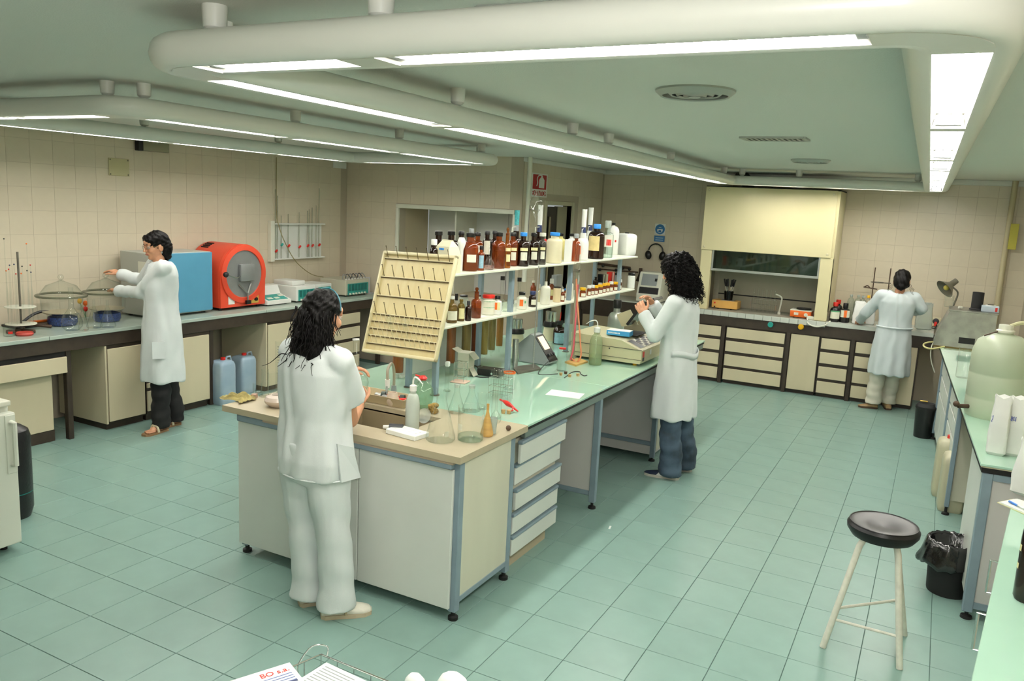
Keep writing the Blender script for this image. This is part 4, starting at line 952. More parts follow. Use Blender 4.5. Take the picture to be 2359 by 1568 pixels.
# ---- sink end
p, r, h = bench(949, 992, 33, 868, TZ); wash('wash bottle half full of bluish liquid beside the sink', p, r, h, MILKPL, liq=(mat('bluish_liquid', '#9fb2c0', .4), .62), d=(1, -.15))
p = at(938, 1002, TZ); t = thing('foam_block', 'white foam tube tray on the sink slab front edge', 'tray', tuple(p), -.12)
mx = MW[t.name]; MB().box((-.10, -.055, 0), (.10, .055, .026), mx, bev=.003).build('block', M['paper'], t)
for a in range(4):
    for c in range(3): MB().lathe([(.016, .0265), (.013, .020), (0, .020)], 12, mx=mx @ Matrix.Translation((-.07+a*.047, -.033+c*.033, .0005)), caps=False).build('well', M['white'], t)
p = at(903, 992, TZ); t = thing('pipette_filler', 'black cylindrical rubber pipette filler lying by the sink', 'tool', tuple(p)); c = p+Vector((0, 0, .02))
MB().cyl(c+Vector((-.01, -.01, 0)), c+Vector((.055, .02, 0)), .02, n=14).build('body', M['dark'], t); MB().cyl(c+Vector((-.04, -.022, 0)), c+Vector((-.01, -.01, 0)), .009, .012, n=12).build('nozzle', M['white'], t)
p, r, h = bench(1014, 1024, 70, 893, TZ); tf = erlen('large empty conical flask with white scale marks on the slab corner', p, r, h)
lab(tf, [o for o in COL.objects if o.parent == tf][0], p, r*.78, h, (('label', .12, .22, .55, .4),))
p, r, h = bench(1083, 1022, 61, 935, TZ); tb = beaker('large glass beaker with a little water at the slab corner', p, r, h, liq=(WATER, .16)); lab(tb, [o for o in COL.objects if o.parent == tb][0], p, r, h, (('label', .34, .52, -1.0, .6), ('label', .66, .8, 1.1, .35)))
p, r, h = bench(1121, 1008, 34, 930, TZ); erlen('brownish conical vessel behind the large water beaker', p, r*.9, h, gm=M['wood'], nk=.2)
p, r, h = bench(1134, 1001, 22, 962, TZ); t = thing('plastic_cup', 'small frosted plastic cup right of the brownish vessel', 'cup', tuple(p)); MB().lathe([(0, .001), (r*.75, .001), (r, h), (r*.95, h), (r*.7, .004), (0, .004)], 18, tuple(p), caps=False).build('cup', HAZEPL, t)
p = at(1171, 993, TZ); tag(MB().ball(away(p, .014)+Vector((0, 0, .0145)), .0145, 16, 12).build('rubber_ball', M['rust']), 'dark brown ball on the slab corner beside the drawers', 'ball')
for k, (u, vb, w_, vt, l_) in enumerate(((1051, 955, 40, 888, 'clear conical flask with frosted neck behind the large conical flask'), (1085, 952, 44, 890, 'clear conical flask with frosted neck behind the water beaker'))):
    p, r, h = bench(u, vb, w_, vt, TZ); erlen(l_, p, r, h, stopper=HAZEPL, nk=.32)
for u, vb, w_, vt, l_ in ((1110, 945, 22, 905, 'small beaker behind the water beaker rim'), (1143, 965, 24, 900, 'narrow clear cylinder beside the test tube rack')):
    p, r, h = bench(u, vb, w_, vt, TZ); beaker(l_, p, r, h)
p, r, h = bench(1141, 982, 26, 905, TZ); volflask('slender clear flask right of the frosted cup', away(p, .05), r, h)
# red stopcock clamp and corks
p = at(1172, 945, TZ); t = thing('red_clamp', 'red plastic clamp resting on two corks on the glass worktop', 'clamp', tuple(p)); c = p+Vector((0, 0, .035))
MB().loft([[tuple(c+Vector((x+.0*math.cos(a), r_*math.cos(a)*.9-x*.35, z_+r_*math.sin(a)))) for a in [2*PI*k/10 for k in range(10)]] for x, r_, z_ in ((-.055, .004, .01), (-.045, .009, .01), (-.02, .016, .004), (.01, .014, 0), (.03, .009, -.006), (.055, .007, -.016), (.075, .004, -.022))]).build('body', M['red'], t)
MB().tube([c+Vector((.03, -.01, -.006)), c+Vector((.05, -.045, -.018)), c+Vector((.035, -.055, -.022))], .005, 8).build('arm', M['red'], t); MB().tube([c+Vector((-.055, .019, .01)), c+Vector((-.075, .026, .014))], .006, 8).build('tip', M['red'], t)
for u, v, l_ in ((1159, 953, 'left cork of the pair under the red clamp'), (1172, 954, 'right cork of the pair under the red clamp')):
    p = away(at(u, v, TZ), .012); tag(MB().lathe([(0, 0), (.011, 0), (.0135, .022), (0, .022)], 14, tuple(p)).build('cork', M['cork']), l_, 'cork')
# sponge / loofah, petri dish
p = at(996, 952, TZ); t = thing('sponge', 'crumpled olive scouring sponge in front of the shelf post', 'sponge', tuple(p)); b = MB()
for k in range(9):
    a = k*2.4; c = p+Vector((.012*math.cos(a), .012*math.sin(a), .016+.01*(k % 4))); b.ball(c, (.022+.006*math.sin(a), .02, .014+.004*math.cos(a)), 9, 6, Matrix.Rotation(a, 4, 'Z'))
b.build('sponge_body', mat('olive_scourer', '#8a7238', .9, var=.4, scale=40, bump=.8, bscale=90), t)
p = at(978, 975, TZ); t = thing('glass_disc', 'round watch glass leaning beside the wash bottle', 'glassware', tuple(p)); MB().lathe([(.0, -.004), (.03, -.001), (.042, .006), (.042, .008)], 24, mx=Matrix.Translation(p+Vector((0, .0, .043))) @ Matrix.Rotation(1.25, 4, 'X'), caps=False).build('glass', HAZEPL, t)
# demijohn with red stopper
p, r, h = bench(972, 944, 52, 865, TZ); t = thing('round_flask', 'green-tinted round glass jar with red stopper behind the wash bottle', 'jar', tuple(p))
MB().lathe([(0, .002), (r*.7, .002), (r*.95, h*.2), (r, h*.42), (r*.9, h*.62), (r*.5, h*.78), (r*.35, h*.84), (r*.35, h*.9)], 22, tuple(p), caps=False).build('glass', glassm('green_jar', (.72, .84, .74), (.45, .58, .47), body='#8fb294', bodyfac=.25), t)
MB().lathe([(0, h*.86), (r*.32, h*.86), (r*.42, h*.93), (r*.22, h), (0, h)], 14, tuple(p)).build('stopper', M['red'], t); MB().tube([p+Vector((-.0, 0, h*.95)), p+Vector((-.045, -.01, h*1.0))], .005, 6).build('tap', M['red'], t)
# tray with tubes and red caps
p = at(905, 902, TZ); t = thing('plastic_tray', 'shallow beige plastic tray with tubes behind the sink', 'tray', (p.x, p.y, TZ), .0)
tw, td, th = .44, .20, .055; tx, ty = 2.60+.06, -.0
def pt(x, y, z): return Vector((x, y, z))
TX0, TX1, TY0, TY1 = 2.45, 2.90, -.085, .065
ring = lambda g, z: [pt(TX0+g, TY0+g, z), pt(TX1-g, TY0+g, z), pt(TX1-g, TY1-g, z), pt(TX0+g, TY1-g, z)]
MB().loft([ring(.02, TZ+.001), ring(0, TZ+th), ring(.006, TZ+th), ring(.024, TZ+.006)], caps=True).build('tray', mat('beige_tray', '#b9aa88', .45), t, smooth=False)
for (x0, y0, x1, y1, m_, l_) in ((2.62, .03, 2.78, -.02, 'steel', 'tube'), (2.70, .035, 2.80, .02, 'red', 'cap'), (2.80, .0, 2.88, .02, 'red', 'cap')):
    o = thing('loose_tube' if m_ == 'steel' else 'red_tube', {'tube': 'grey tube lying in the beige tray behind the sink', 'cap': 'red tube cap lying in the beige tray, %s one' % ('left' if x0 < 2.75 else 'right')}[l_], 'tube' if m_ == 'steel' else 'cap', (x0, y0, TZ+.02))
    MB().cyl((x0, y0, TZ+.026), (x1, y1, TZ+.034), .014, .012, 12).build('barrel', M[m_], o); MB().cyl((x1, y1, TZ+.034), (x1+(x1-x0)*.3, y1+(y1-y0)*.3, TZ+.038), .006, n=8).build('tip', M[m_], o)
for u, v, l_ in ((884, 922, 'dark green screw lid standing behind the sink, left one'), (927, 930, 'dark green screw lid standing behind the sink, right one')):
    p = at(u, v, TZ); t = thing('screw_lid', l_, 'lid', tuple(p)); c = p+Vector((0, 0, .028))
    MB().cyl(c-Vector((.012, .004, 0)), c+Vector((.012, .004, 0)), .027, n=18).build('lid', mat('dark_green_lid', '#2c3a34', .4), t); MB().cyl(c+Vector((.0121, .004, 0)), c+Vector((.0135, .0045, 0)), .02, n=16).build('liner', M['black'], t)
p, r, h = bench(904, 938, 30, 903, TZ); t = thing('porcelain_crucible', 'small round pinkish porcelain pot on the slab behind the sink', 'pot', tuple(p)); MB().lathe([(0, 0), (r*.6, 0), (r*.95, h*.25), (r, h*.55), (r*.8, h*.8), (r*.7, h), (r*.6, h), (r*.6, h*.7), (0, h*.6)], 18, tuple(p)).build('pot', mat('pinkish_porcelain', '#c9b7a4', .3), t)
# laboratory tap
p = at(907, 905, TZ); t = thing('laboratory_tap', 'grey plastic gooseneck tap with hose hanging into the sink', 'tap', tuple(p)); zt = topz(p, 842)
q0 = p+Vector((0, 0, 0)); MB().cyl(q0, q0+Vector((0, 0, .05)), .02, .015, 12).build('base', M['grey'], t)
e_ = aty(893, 870, p.y-.16); MB().tube(catmull([q0+Vector((0, 0, .03)), Vector((p.x, p.y, zt-.06)), Vector((p.x, p.y-.01, zt-.01)), (Vector((p.x, p.y, zt+.03))+Vector((e_.x, e_.y, zt+.03)))/2, Vector((e_.x, e_.y, zt+.01)), Vector((e_.x, e_.y, zt-.05))], 6), .009, 10).build('gooseneck', mat('beige_grey_pipe', '#a59d8a', .4), t)
MB().cyl((e_.x, e_.y, zt-.05), (e_.x, e_.y, zt-.10), .016, .013, 12).build('nozzle', M['white'], t); MB().tube([(e_.x, e_.y, zt-.10), (e_.x+.004, e_.y-.01, .95), (e_.x+.006, e_.y-.03, .80)], [.011, .007, .005], 8).build('hose', HAZEPL, t)
# ---- left part of the slab
p = at(548, 920, TZ); t = thing('cleaning_rag', 'crumpled olive cleaning rag on the left slab edge', 'cloth', tuple(p)); n_ = 22; vs_, fs_ = [], []
for i in range(n_):
    for j in range(n_):
        a, c = i/(n_-1)-.5, j/(n_-1)-.5; z = .012+.022*abs(math.sin(9*a+4*c))*math.cos(2.2*a)*math.cos(2.2*c)+.014*abs(math.sin(13*c-5*a+1))
        vs_.append(tuple(p+Vector((a*.19, c*.13+.02*math.sin(8*a), max(.001, z*(1.2-1.6*max(abs(a), abs(c))))))))
for i in range(n_-1):
    for j in range(n_-1): k = i*n_+j; fs_.append((k, k+n_, k+n_+1, k+1))
MB().add(vs_, fs_).build('rag', mat('olive_rag', '#8f8350', .95, var=.3, scale=20), t, smooth=True)
p = at(586, 918, TZ); tag(MB().obox(away(p, .02)+Vector((0, 0, .012)), (.03, .03, .024), rz=.3, bev=.002).build('small_block', mat('pinkish_block', '#a98a76', .6), smooth=False), 'small pinkish block beside the olive rag', 'block')
for u, vb, w_, vt, l_, ft in ((593, 906, 20, 882, 'short clear beaker beside the olive rag', False), (611, 915, 16, 850, 'clear glass cylinder left of the white dish', True), (628, 912, 22, 858, 'clear beaker left of the tall graduated cylinder', False), (642, 908, 14, 786, 'tall graduated glass cylinder beside the woman in scrubs', True)):
    p, r, h = bench(u, vb, w_, vt, TZ); o = beaker(l_, p, r, h, foot=ft)
    if vt == 786:
        for k in range(16): MB().lathe([(r*1.01, h*(.15+k*.05)), (r*1.01, h*(.16+k*.05))], 6, tuple(p), caps=False, a0=face(p)-.4, a1=face(p)+.2).build('scale_mark', M['ink'], o)
p, r, h = bench(640, 943, 62, 908, TZ); t = thing('mortar_dish', 'glossy pinkish-white porcelain dish with grey opening on the slab', 'dish', tuple(p))
MB().lathe([(0, .0), (r*.6, .002), (r*.95, h*.35), (r, h*.55), (r*.85, h*.85), (r*.5, h), (r*.42, h*.97), (0, h*.9)], 24, tuple(p)).build('dish', mat('glossy_porcelain', '#d6c6ba', .15), t); MB().lathe([(0, h*.985), (r*.42, h*.985), (r*.44, h*1.01), (0, h*1.01)], 20, tuple(p)).build('opening', mat('grey_tan', '#8d8072', .6), t)

# ---- along the bench under the shelves
COLX = 2.47
for k, (u, w_, vb, m_, l_) in enumerate(((918, 26, 858, '#8a4a1c', 'brown packed glass column left of the shelf post'), (1040, 22, 836, '#8a4a1c', 'brown packed glass column, first right of the drying rack'), (1075, 22, 812, '#8a7440', 'olive packed glass column between two brown ones'), (1096, 19, 816, '#7a3208', 'red-brown packed glass column'), (1116, 20, 816, '#a08a48', 'yellowish packed glass column'), (1134, 18, 806, '#8a7a48', 'olive packed glass column right of the yellowish one'), (1152, 16, 797, '#96682c', 'light brown packed glass column left of the grey post'))):
    p = Vector((COLX, coly(u, COLX, 1.1), 0)); zb_ = topz(p, vb); r = size((p.x, p.y, 1.1), w_)/2; p = Vector((p.x, p.y, zb_)); L = LS-.016-zb_
    t = thing('packed_column', l_+' under the lower shelf', 'glass column', tuple(p), group='packed glass columns under the lower shelf')
    MB().lathe([(r*.2, -.05), (r*.25, -.02), (r*.96, .0), (r, .02), (r, L)], 18, tuple(p), caps=False).build('tube', GLASS, t)
    MB().lathe([(0, .004), (r*.92, .004), (r*.94, .02), (r*.94, L-.004), (0, L-.004)], 18, tuple(p), caps=False).build('packing', mat('packing'+m_[1:], m_, .9, var=.22, scale=14, stretch=(3, 3, .4)), t)
    MB().lathe([(r*1.0, L-.03), (r*1.15, L-.03), (r*1.15, L), (r, L)], 18, tuple(p), caps=False).build('collar', M['grey'], t)
    fz = zb_-.06-TZ
    if fz > .05:
        erlen('clear receiving flask under the %s column' % l_.split(' packed')[0], Vector((p.x, p.y, TZ)), min(.05, r*1.6), min(fz+.03, .16))
t = thing('column_backboard', 'white board behind the packed glass columns', 'board', (COLX-.09, 1.0, TZ)); MB().box((COLX-.10, .55, TZ), (COLX-.085, 1.55, LS-.02)).build('board', M['white'], t, smooth=False)
for y in (.6, 1.5): MB().box((COLX-.13, y-.02, TZ), (COLX-.06, y+.02, TZ+.02), bev=.003).build('foot', M['white'], t)
# open carton
p = at(1072, 866, TZ); c = away(p, .04); h = topz(c, 810)-TZ; t = thing('open_carton', 'open grey-white carton with flaps behind the wire test tube stand', 'box', tuple(c), .12); mx = MW[t.name]; cw = .085
MB().box((-cw/2, -.05, 0), (cw/2, .05, h), mx, bev=.002).build('carton', mat('grey_white_card', '#bdbaa8', .7), t, smooth=False)
for q in (((-cw/2-.045, -.045, h+.018), (-cw/2, -.045, h-.004), (-cw/2, .045, h-.004), (-cw/2-.045, .045, h+.018)), ((cw/2, -.045, h-.004), (cw/2+.04, -.045, h-.045), (cw/2+.04, .045, h-.045), (cw/2, .045, h-.004)), ((cw/2+.0, -.04, .06), (cw/2+.04, -.05, .005), (cw/2+.04, .03, .005), (cw/2, .03, .06))):
    MB().loft([[mx @ Vector(v) for v in q], [mx @ (Vector(v)+Vector((0, 0, .003))) for v in q]]).build('flap', mat('grey_white_card', '#bdbaa8'), t, smooth=False)
def wirerack(label, c, w, d, h, nx, tubes, rz=0., base=None):
    t = thing('wire_rack', label, 'test tube rack', tuple(c), rz); mx = MW[t.name]; V = lambda *q: mx @ Vector(q)
    for z in (h*.28, h*.62, h):
        MB().tube([V(-w/2, -d/2, z), V(w/2, -d/2, z), V(w/2, d/2, z), V(-w/2, d/2, z)], .0018, 6, closed=True).build('wire_loop', M['chrome'], t)
    for k in range(1, nx):
        x = -w/2+w*k/nx
        for z in (h*.62, h): MB().tube([V(x, -d/2, z), V(x, d/2, z)], .0014, 5).build('cross_wire', M['chrome'], t)
    for x in (-w/2, w/2):
        for y in (-d/2, d/2): MB().tube([V(x, y, 0), V(x, y, h)], .002, 6).build('leg_wire', M['chrome'], t)
    if base: MB().box((-w/2-.02, -d/2-.02, 0), (w/2+.02, d/2+.02, .008), mx, bev=.003).build('base_plate', base, t)
    return t, mx
p = at(1060, 882, TZ); t, mx = wirerack('wire test tube stand on a pinkish plate in front of the carton', away(p, .03), .07, .06, topz(away(p, .03), 833)-TZ, 2, 0, .15, mat('pink_plate', '#c3a794', .5))
p = at(1152, 922, TZ); c = away(p, .045); hr = topz(c, 870)-TZ; t, mx = wirerack('wire rack full of clear test tubes near the paper sheet', c, .13, .08, hr, 4, 8, .1)
k = 0
for a in range(4):
    for e in range(2):
        k += 1; q = mx @ Vector((-.049+a*.0325, -.02+e*.04, .012)); tt = thing('test_tube', 'clear test tube, %s row, %s from the left in the wire rack' % (('near', 'far')[e], ('first', 'second', 'third', 'fourth')[a]), 'test tube', tuple(q), 0, 'test tubes in the wire rack')
        MB().lathe([(0, 0), (.007, .002), (.010, .01), (.010, hr*1.25), (.012, hr*1.26)], 12, tuple(q), caps=False).build('glass', GLASS, tt)
p, r, h = bench(1029, 902, 10, 838, TZ); o = beaker('upright clear tube with square white plastic top beside the wire stand', p, r, h, foot=True, name='capped_tube', cat='tube'); MB().obox(p+Vector((0, 0, h)), (.026, .026, .032), rz=.2, bev=.004).build('top', M['white'], o)
p, r, h = bench(1172, 900, 26, 858, TZ); o = beaker('glass jar with orange rubber rim behind the test tube rack', p, r, h); MB().lathe([(r*.95, h-.004), (r*1.1, h-.004), (r*1.1, h+.006), (r*.95, h+.006)], 20, tuple(p), caps=False).build('rim', M['orange'], o)
# power supply, cable
p = at(1130, 868, TZ); c = away(p, .05); t = thing('power_supply', 'flat black electronic box with cable under the lower shelf', 'device', tuple(c), .1); mx = MW[t.name]
MB().box((-.085, -.05, .004), (.085, .06, .05), mx, bev=.004).build('case', M['black'], t); MB().lathe([(0, 0), (.008, 0), (.008, .006), (0, .006)], 10, mx=mx @ Matrix.Translation((.03, -.05, .025)) @ Matrix.Rotation(PI/2, 4, 'X')).build('knob', M['chrome'], t)
for x in (-.07, .07): MB().box((x-.008, -.04, 0), (x+.008, .05, .004), mx).build('foot', M['rubber'], t)
MB().tube(catmull([mx @ Vector(q) for q in ((-.085, 0, .03), (-.12, -.02, .06), (-.10, -.08, .01), (-.03, -.11, .004), (.02, -.07, .004))], 6), .0035, 6).build('cable', M['rubber'], t)
# grinders with steel jars
for u, vb, w_, vt, l_ in ((1186, 805, 40, 733, 'cream grinder with black collar and steel jar left of the thin rod'), (1266, 790, 34, 716, 'cream grinder with black collar and grey jar behind the meter')):
    p, r, h = bench(u, vb, w_, vt, TZ); p = away(p, .12); r *= 1.05; h = topz(p, vt)-TZ; t = thing('lab_grinder', l_, 'grinder', tuple(p))
    MB().lathe([(0, 0), (r, 0), (r, h*.1), (r*.86, h*.42), (r*.86, h*.46), (0, h*.46)], 22, tuple(p)).build('motor_base', M['cream'], t)
    MB().lathe([(0, h*.46), (r*.96, h*.46), (r*1.0, h*.52), (r*.9, h*.64), (0, h*.64)], 22, tuple(p)).build('collar', M['black'], t)
    MB().lathe([(0, h*.64), (r*.7, h*.64), (r*.74, h*.98), (r*.6, h), (0, h)], 22, tuple(p)).build('steel_jar', M['chrome'], t)
# meter with sloping dial panel
p = at(1205, 852, TZ); t = thing('panel_meter', 'grey wedge-shaped meter with black sloping dial panel', 'meter', tuple(p), .15)
a0 = at(1240, 852, TZ); yM = a0.y+.2
f1 = aty(1262, 835, yM); f2 = aty(1231, 773, yM); bk = aty(1200, 786, yM)
poly = [(f1.x+.01, TZ+.012), (f1.x-.02, TZ+.004), (bk.x+.0, TZ+.004), (bk.x-.02, bk.z-.02), (f2.x-.03, f2.z+.01), (f2.x, f2.z), (f1.x+.02, f1.z+.0)]
tm_ = Matrix(((1, 0, 0, 0), (0, 0, -1, yM+.14), (0, 1, 0, 0), (0, 0, 0, 1)))
MB().prism(poly, 0, .15, tm_).build('housing', M['grey'], t, smooth=False)
dv = Vector((f1.x+.02-f2.x, 0, f1.z-f2.z)); L = dv.length; dv.normalize(); nv = Vector((-dv.z, 0, dv.x)); nv = nv if nv.x > 0 else -nv
pm = Matrix.Translation(Vector((f2.x, yM+.065, f2.z))) @ Matrix((dv, Vector((0, 1, 0)), nv)).transposed().to_4x4()
MB().box((.005, -.07, .0005), (L-.005, .07, .006), pm, bev=.001).build('front_panel', M['black'], t, smooth=False)
MB().box((.02, -.045, .006), (L*.55, .045, .0085), pm).build('dial', mat('lit_dial', '#e6d9b4', .3, emit='#ffe6b0', power=.5), t, smooth=False)
for k in range(3): MB().lathe([(0, 0), (.012, 0), (.011, .014), (0, .014)], 12, mx=pm @ Matrix.Translation((L*.75, -.04+k*.04, .006))).build('knob', M['dark'], t)
MB().tube(catmull([pm @ Vector((L*.95, -.05, .01)), pm @ Vector((L*.95, -.12, .02)), at(1240, 862, TZ)+Vector((0, 0, .004)), at(1285, 862, TZ)+Vector((0, 0, .004))], 6), .003, 6).build('cable', M['rubber'], t)
# retort stand with thick steel column
p = at(1210, 856, TZ); t = thing('retort_stand', 'iron retort stand with thin rod and short thick steel column', 'stand', tuple(p)); bx = [at(1180, 848, TZ), at(1193, 862, TZ), at(1247, 852, TZ), at(1232, 841, TZ)]
MB().loft([[tuple(q) for q in bx], [tuple(q+Vector((0, 0, .012))) for q in bx]]).build('base_plate', M['iron'], t, smooth=False)
q = at(1228, 850, TZ); MB().cyl(q, (q.x, q.y, topz(q, 612)), .005, n=8).build('rod', M['steel'], t)
q = at(1185, 850, TZ); MB().cyl(q, (q.x, q.y, topz(q, 781)), size(q, 14)/2, n=16).build('column', M['steel'], t)
# black bottle with hand-written label, beaker, red tongs
p, r, h = bench(1287, 796, 28, 740, TZ); p = away(p, .06); h = topz(p, 738)-TZ; o = bottle('black bottle with large hand-marked label and red pipette behind the meter', p, r*1.05, h, gm=AMBERD, cap='black', sh=.55, ns=.78, nk=.42, caph=.16, labs=(('labelb', .04, .5, .1, 1.9),)); MB().cyl(p+Vector((.0, 0, h)), p+Vector((.004, 0, h+.075)), .005, .003, 8).build('pipette', M['red'], o)
p, r, h = bench(1293, 856, 22, 804, TZ); o = beaker('narrow clear beaker with red rubber-tipped electrode holder', p, r, h); MB().obox(p+Vector((0, 0, h+.006)), (.05, .02, .014), rz=.3, bev=.003).build('electrode_holder', M['red'], o)
for u, v, l_, m_ in ((1292, 864, 'pale cork nearest the narrow beaker', 'cork'), (1303, 861, 'dark cork lying beside the pale cork', 'rust'), (1312, 868, 'cork in the middle of the loose cable', 'cork'), (1331, 866, 'cork at the far end of the loose cable', 'cork')):
    p = at(u, v, TZ); tag(MB().lathe([(0, 0), (.010, 0), (.0125, .018), (0, .018)], 12, tuple(p)).build('cork', M[m_]), l_, 'cork')
tag(MB().tube(catmull([at(*q, TZ)+Vector((0, 0, .0035)) for q in ((1300, 871), (1318, 858), (1335, 857), (1338, 862), (1345, 866), (1352, 865))], 6), .003, 6).build('loose_cable', M['rubber']), 'short black cable among the corks on the glass worktop', 'cable')
# manometer stand
bx = [at(1301, 836, TZ), at(1327, 844, TZ), at(1354, 835, TZ), at(1330, 828, TZ)]; p = at(1327, 836, TZ)
t = thing('manometer_stand', 'wooden-based manometer with grey post and orange and pink rubber tubes', 'manometer', tuple(p)); MB().loft([[tuple(q) for q in bx], [tuple(q+Vector((0, 0, .014))) for q in bx]]).build('base', M['wood'], t, smooth=False)
q = at(1318, 834, TZ); zt = topz(q, 605); MB().box((q.x-.012, q.y-.012, TZ+.014), (q.x+.012, q.y+.012, zt), bev=.003).build('post', mat('grey_brown_post', '#8a8672', .5), t, smooth=False)
b0 = q+Vector((.0, -.02, 0)); zg = topz(b0, 642); zg2 = topz(b0, 560)
MB().lathe([(.006, 0), (.02, .03), (.022, .06), (.022, (zg2-zg)*.6), (.016, (zg2-zg)*.7), (.018, (zg2-zg)*.95), (.004, zg2-zg)], 14, (b0.x, b0.y, zg), caps=False).build('glass_bulb', GLASS, t)
e0 = at(1333, 834, TZ); e1 = aty(1331, 640, e0.y)
MB().tube(catmull([Vector((b0.x, b0.y, zg)), Vector((b0.x+.012, b0.y, zg-.12)), aty(1337, 790, b0.y), aty(1338, 820, b0.y), aty(1328, 834, b0.y), aty(1318, 826, b0.y)], 8), .007, 8).build('orange_tube', mat('orange_rubber', '#d08460', .5), t)
MB().tube(catmull([aty(1314, 828, b0.y+.01), aty(1321, 800, b0.y+.01), aty(1327, 720, b0.y+.01), aty(1331, 655, b0.y+.01)], 8), .007, 8).build('pink_tube', mat('pink_rubber', '#cf5a68', .45), t)
q2 = aty(1332, 655, b0.y+.01); MB().lathe([(.005, 0), (.008, .01), (.006, .05), (.003, .075)], 10, tuple(q2), caps=False).build('glass_tip', HAZEPL, t)
MB().box((q.x-.02, b0.y-.012, zg-.004+.06), (q.x+.02, q.y, zg+.016+.06), bev=.003).build('clamp', M['iron'], t)
p, r, h = bench(1370, 842, 30, 738, TZ); wash('clear plastic wash bottle with white spout beside the spectrophotometer', p, r, h, glassm('greenish_plastic', (.80, .86, .78), (.55, .62, .5), gloss=.5, body='#b9c49c', bodyfac=.35), liq=(glassm('wash_water', (.85, .9, .8), (.6, .66, .5), body='#b0b888', bodyfac=.2), .3), d=(-1, -.25))
# paper sheet
c4 = [at(1256, 909, TZ), at(1334, 919, TZ), at(1347, 907, TZ), at(1271, 897, TZ)]; p = sum(c4, Vector())/4
t = thing('paper_sheet', 'white sheet of notes lying on the glass worktop edge', 'paper', tuple(p)); MB().loft([[tuple(q+Vector((0, 0, .0008))) for q in c4], [tuple(q+Vector((0, 0, .0016))) for q in c4]]).build('sheet', M['paper'], t, smooth=False)
# ---- spectrophotometer
SX, SY0, SZ = 3.565, 2.11, TZ
t = thing('spectrophotometer', 'big beige spectrophotometer with sloping keypad and raised dark lid', 'instrument', (3.3, 2.4, TZ)); MBG = mat('beige_instrument', '#bdb795', .4, var=.015, scale=3)
tm_ = Matrix(((1, 0, 0, 0), (0, 0, -1, SY0+.52), (0, 1, 0, 0), (0, 0, 0, 1)))
MB().prism([(2.97, SZ+.02), (SX-.01, SZ+.02), (SX, SZ+.045), (SX, SZ+.125), (SX-.17, SZ+.19), (2.97, SZ+.205)], 0, .52, tm_).build('housing', MBG, t, smooth=False)
MB().box((2.965, SY0-.004, SZ+.128), (SX+.002, SY0, SZ+.131)).build('seam', M['dark'], t, smooth=False)
MB().box((2.965, SY0-.003, SZ+.05), (SX+.002, SY0, SZ+.052)).build('seam', M['dark'], t, smooth=False)
for x in (3.02, 3.5):
    for y in (SY0+.05, SY0+.47): MB().cyl((x, y, SZ), (x, y, SZ+.021), .016, n=12).build('foot', M['yellow'] if x > 3.2 else M['rubber'], t)
sv = Vector((.17, 0, -.065)).normalized(); pm = Matrix.Translation((SX-.17, SY0, SZ+.19)) @ Matrix((sv, Vector((0, 1, 0)), Vector((-sv.z, 0, sv.x)))).transposed().to_4x4()
kp = MB().box((.03, .05, .0005), (.155, .45, .003), pm).build('keypad', mat('keypad_grey', '#9a968a', .5), t, smooth=False)
MB().box((.035, .06, .003), (.15, .14, .004), pm).build('display', M['dark'], kp, smooth=False)
for a in range(4):
    for e in range(7): MB().box((.04+a*.028, .16+e*.04, .003), (.062+a*.028, .19+e*.04, .006), pm).build('key', M['dark'] if (a+e) % 3 else M['offwhite'], kp, smooth=False)
MB().cyl((3.30, SY0-.003, SZ+.115), (3.30, SY0, SZ+.115), .006, n=10).build('lock', M['dark'], t)
MB().box((SX+.0005, SY0+.03, SZ+.07), (SX+.002, SY0+.07, SZ+.115)).build('red_sticker', M['red'], t, smooth=False); MB().box((SX+.0005, SY0+.03, SZ+.04), (SX+.002, SY0+.07, SZ+.068)).build('grey_sticker', M['dark'], t, smooth=False)
MB().box((SX+.0005, SY0+.2, SZ+.07), (SX+.002, SY0+.24, SZ+.11)).build('white_sticker', M['white'], t, smooth=False)
MB().box((3.20, SY0+.22, SZ+.197), (3.44, SY0+.50, SZ+.202)).build('sample_well', M['gap'], t, smooth=False)
A0 = aty(1444, 748, SY0+.30); A1 = aty(1478, 704, SY0+.32); A2 = aty(1507, 689, SY0+.34)
b = MB(); dd = Vector((0, .22, .0))
for q0, q1 in ((A0, A1), (A1, A2)):
    nn = (q1-q0).cross(dd).normalized()*.011
    b.loft([[tuple(q0-nn), tuple(q0+nn), tuple(q0+nn+dd), tuple(q0-nn+dd)], [tuple(q1-nn), tuple(q1+nn), tuple(q1+nn+dd), tuple(q1-nn+dd)]])
b.build('raised_lid', M['black'], t, smooth=False)
q = [aty(*c, SY0+.42) for c in ((1420, 724), (1451, 713), (1470, 748), (1432, 752))]; MB().loft([[tuple(v) for v in q], [tuple(v+Vector((0, .012, 0))) for v in q]]).build('open_cover', MBG, t, smooth=False)
c = aty(1428, 766, SY0+.16); t = thing('glove_box', 'blue and white cardboard box lying on the spectrophotometer', 'box', (c.x, c.y, SZ+.204), .08); mx = MW[t.name] 
MB().box((-.095, -.055, 0), (.095, .055, .038), mx, bev=.002).build('carton', mat('sky_blue_card', '#3a9ad2', .5), t, smooth=False); MB().box((-.094, -.054, .038), (.094, .054, .04), mx).build('white_lid', M['paper'], t, smooth=False)
b = MB()
for k in range(9): b.box((-.08+k*.011, -.0562, .014), (-.073+k*.011, -.0552, .026), mx)
b.build('print', M['paper'], t, smooth=False, kind='stuff')
p = Vector((2.97, coly(1416, 2.97, TZ), TZ)); h = topz(p, 690)-TZ; r = size(p, 38)/2
bottle('aluminium bottle with black cap beyond the spectrophotometer', p, r, h, gm=mat('dull_aluminium', '#a9aca6', .35, metal=.7), sh=.58, ns=.76, nk=.4, caph=.2)
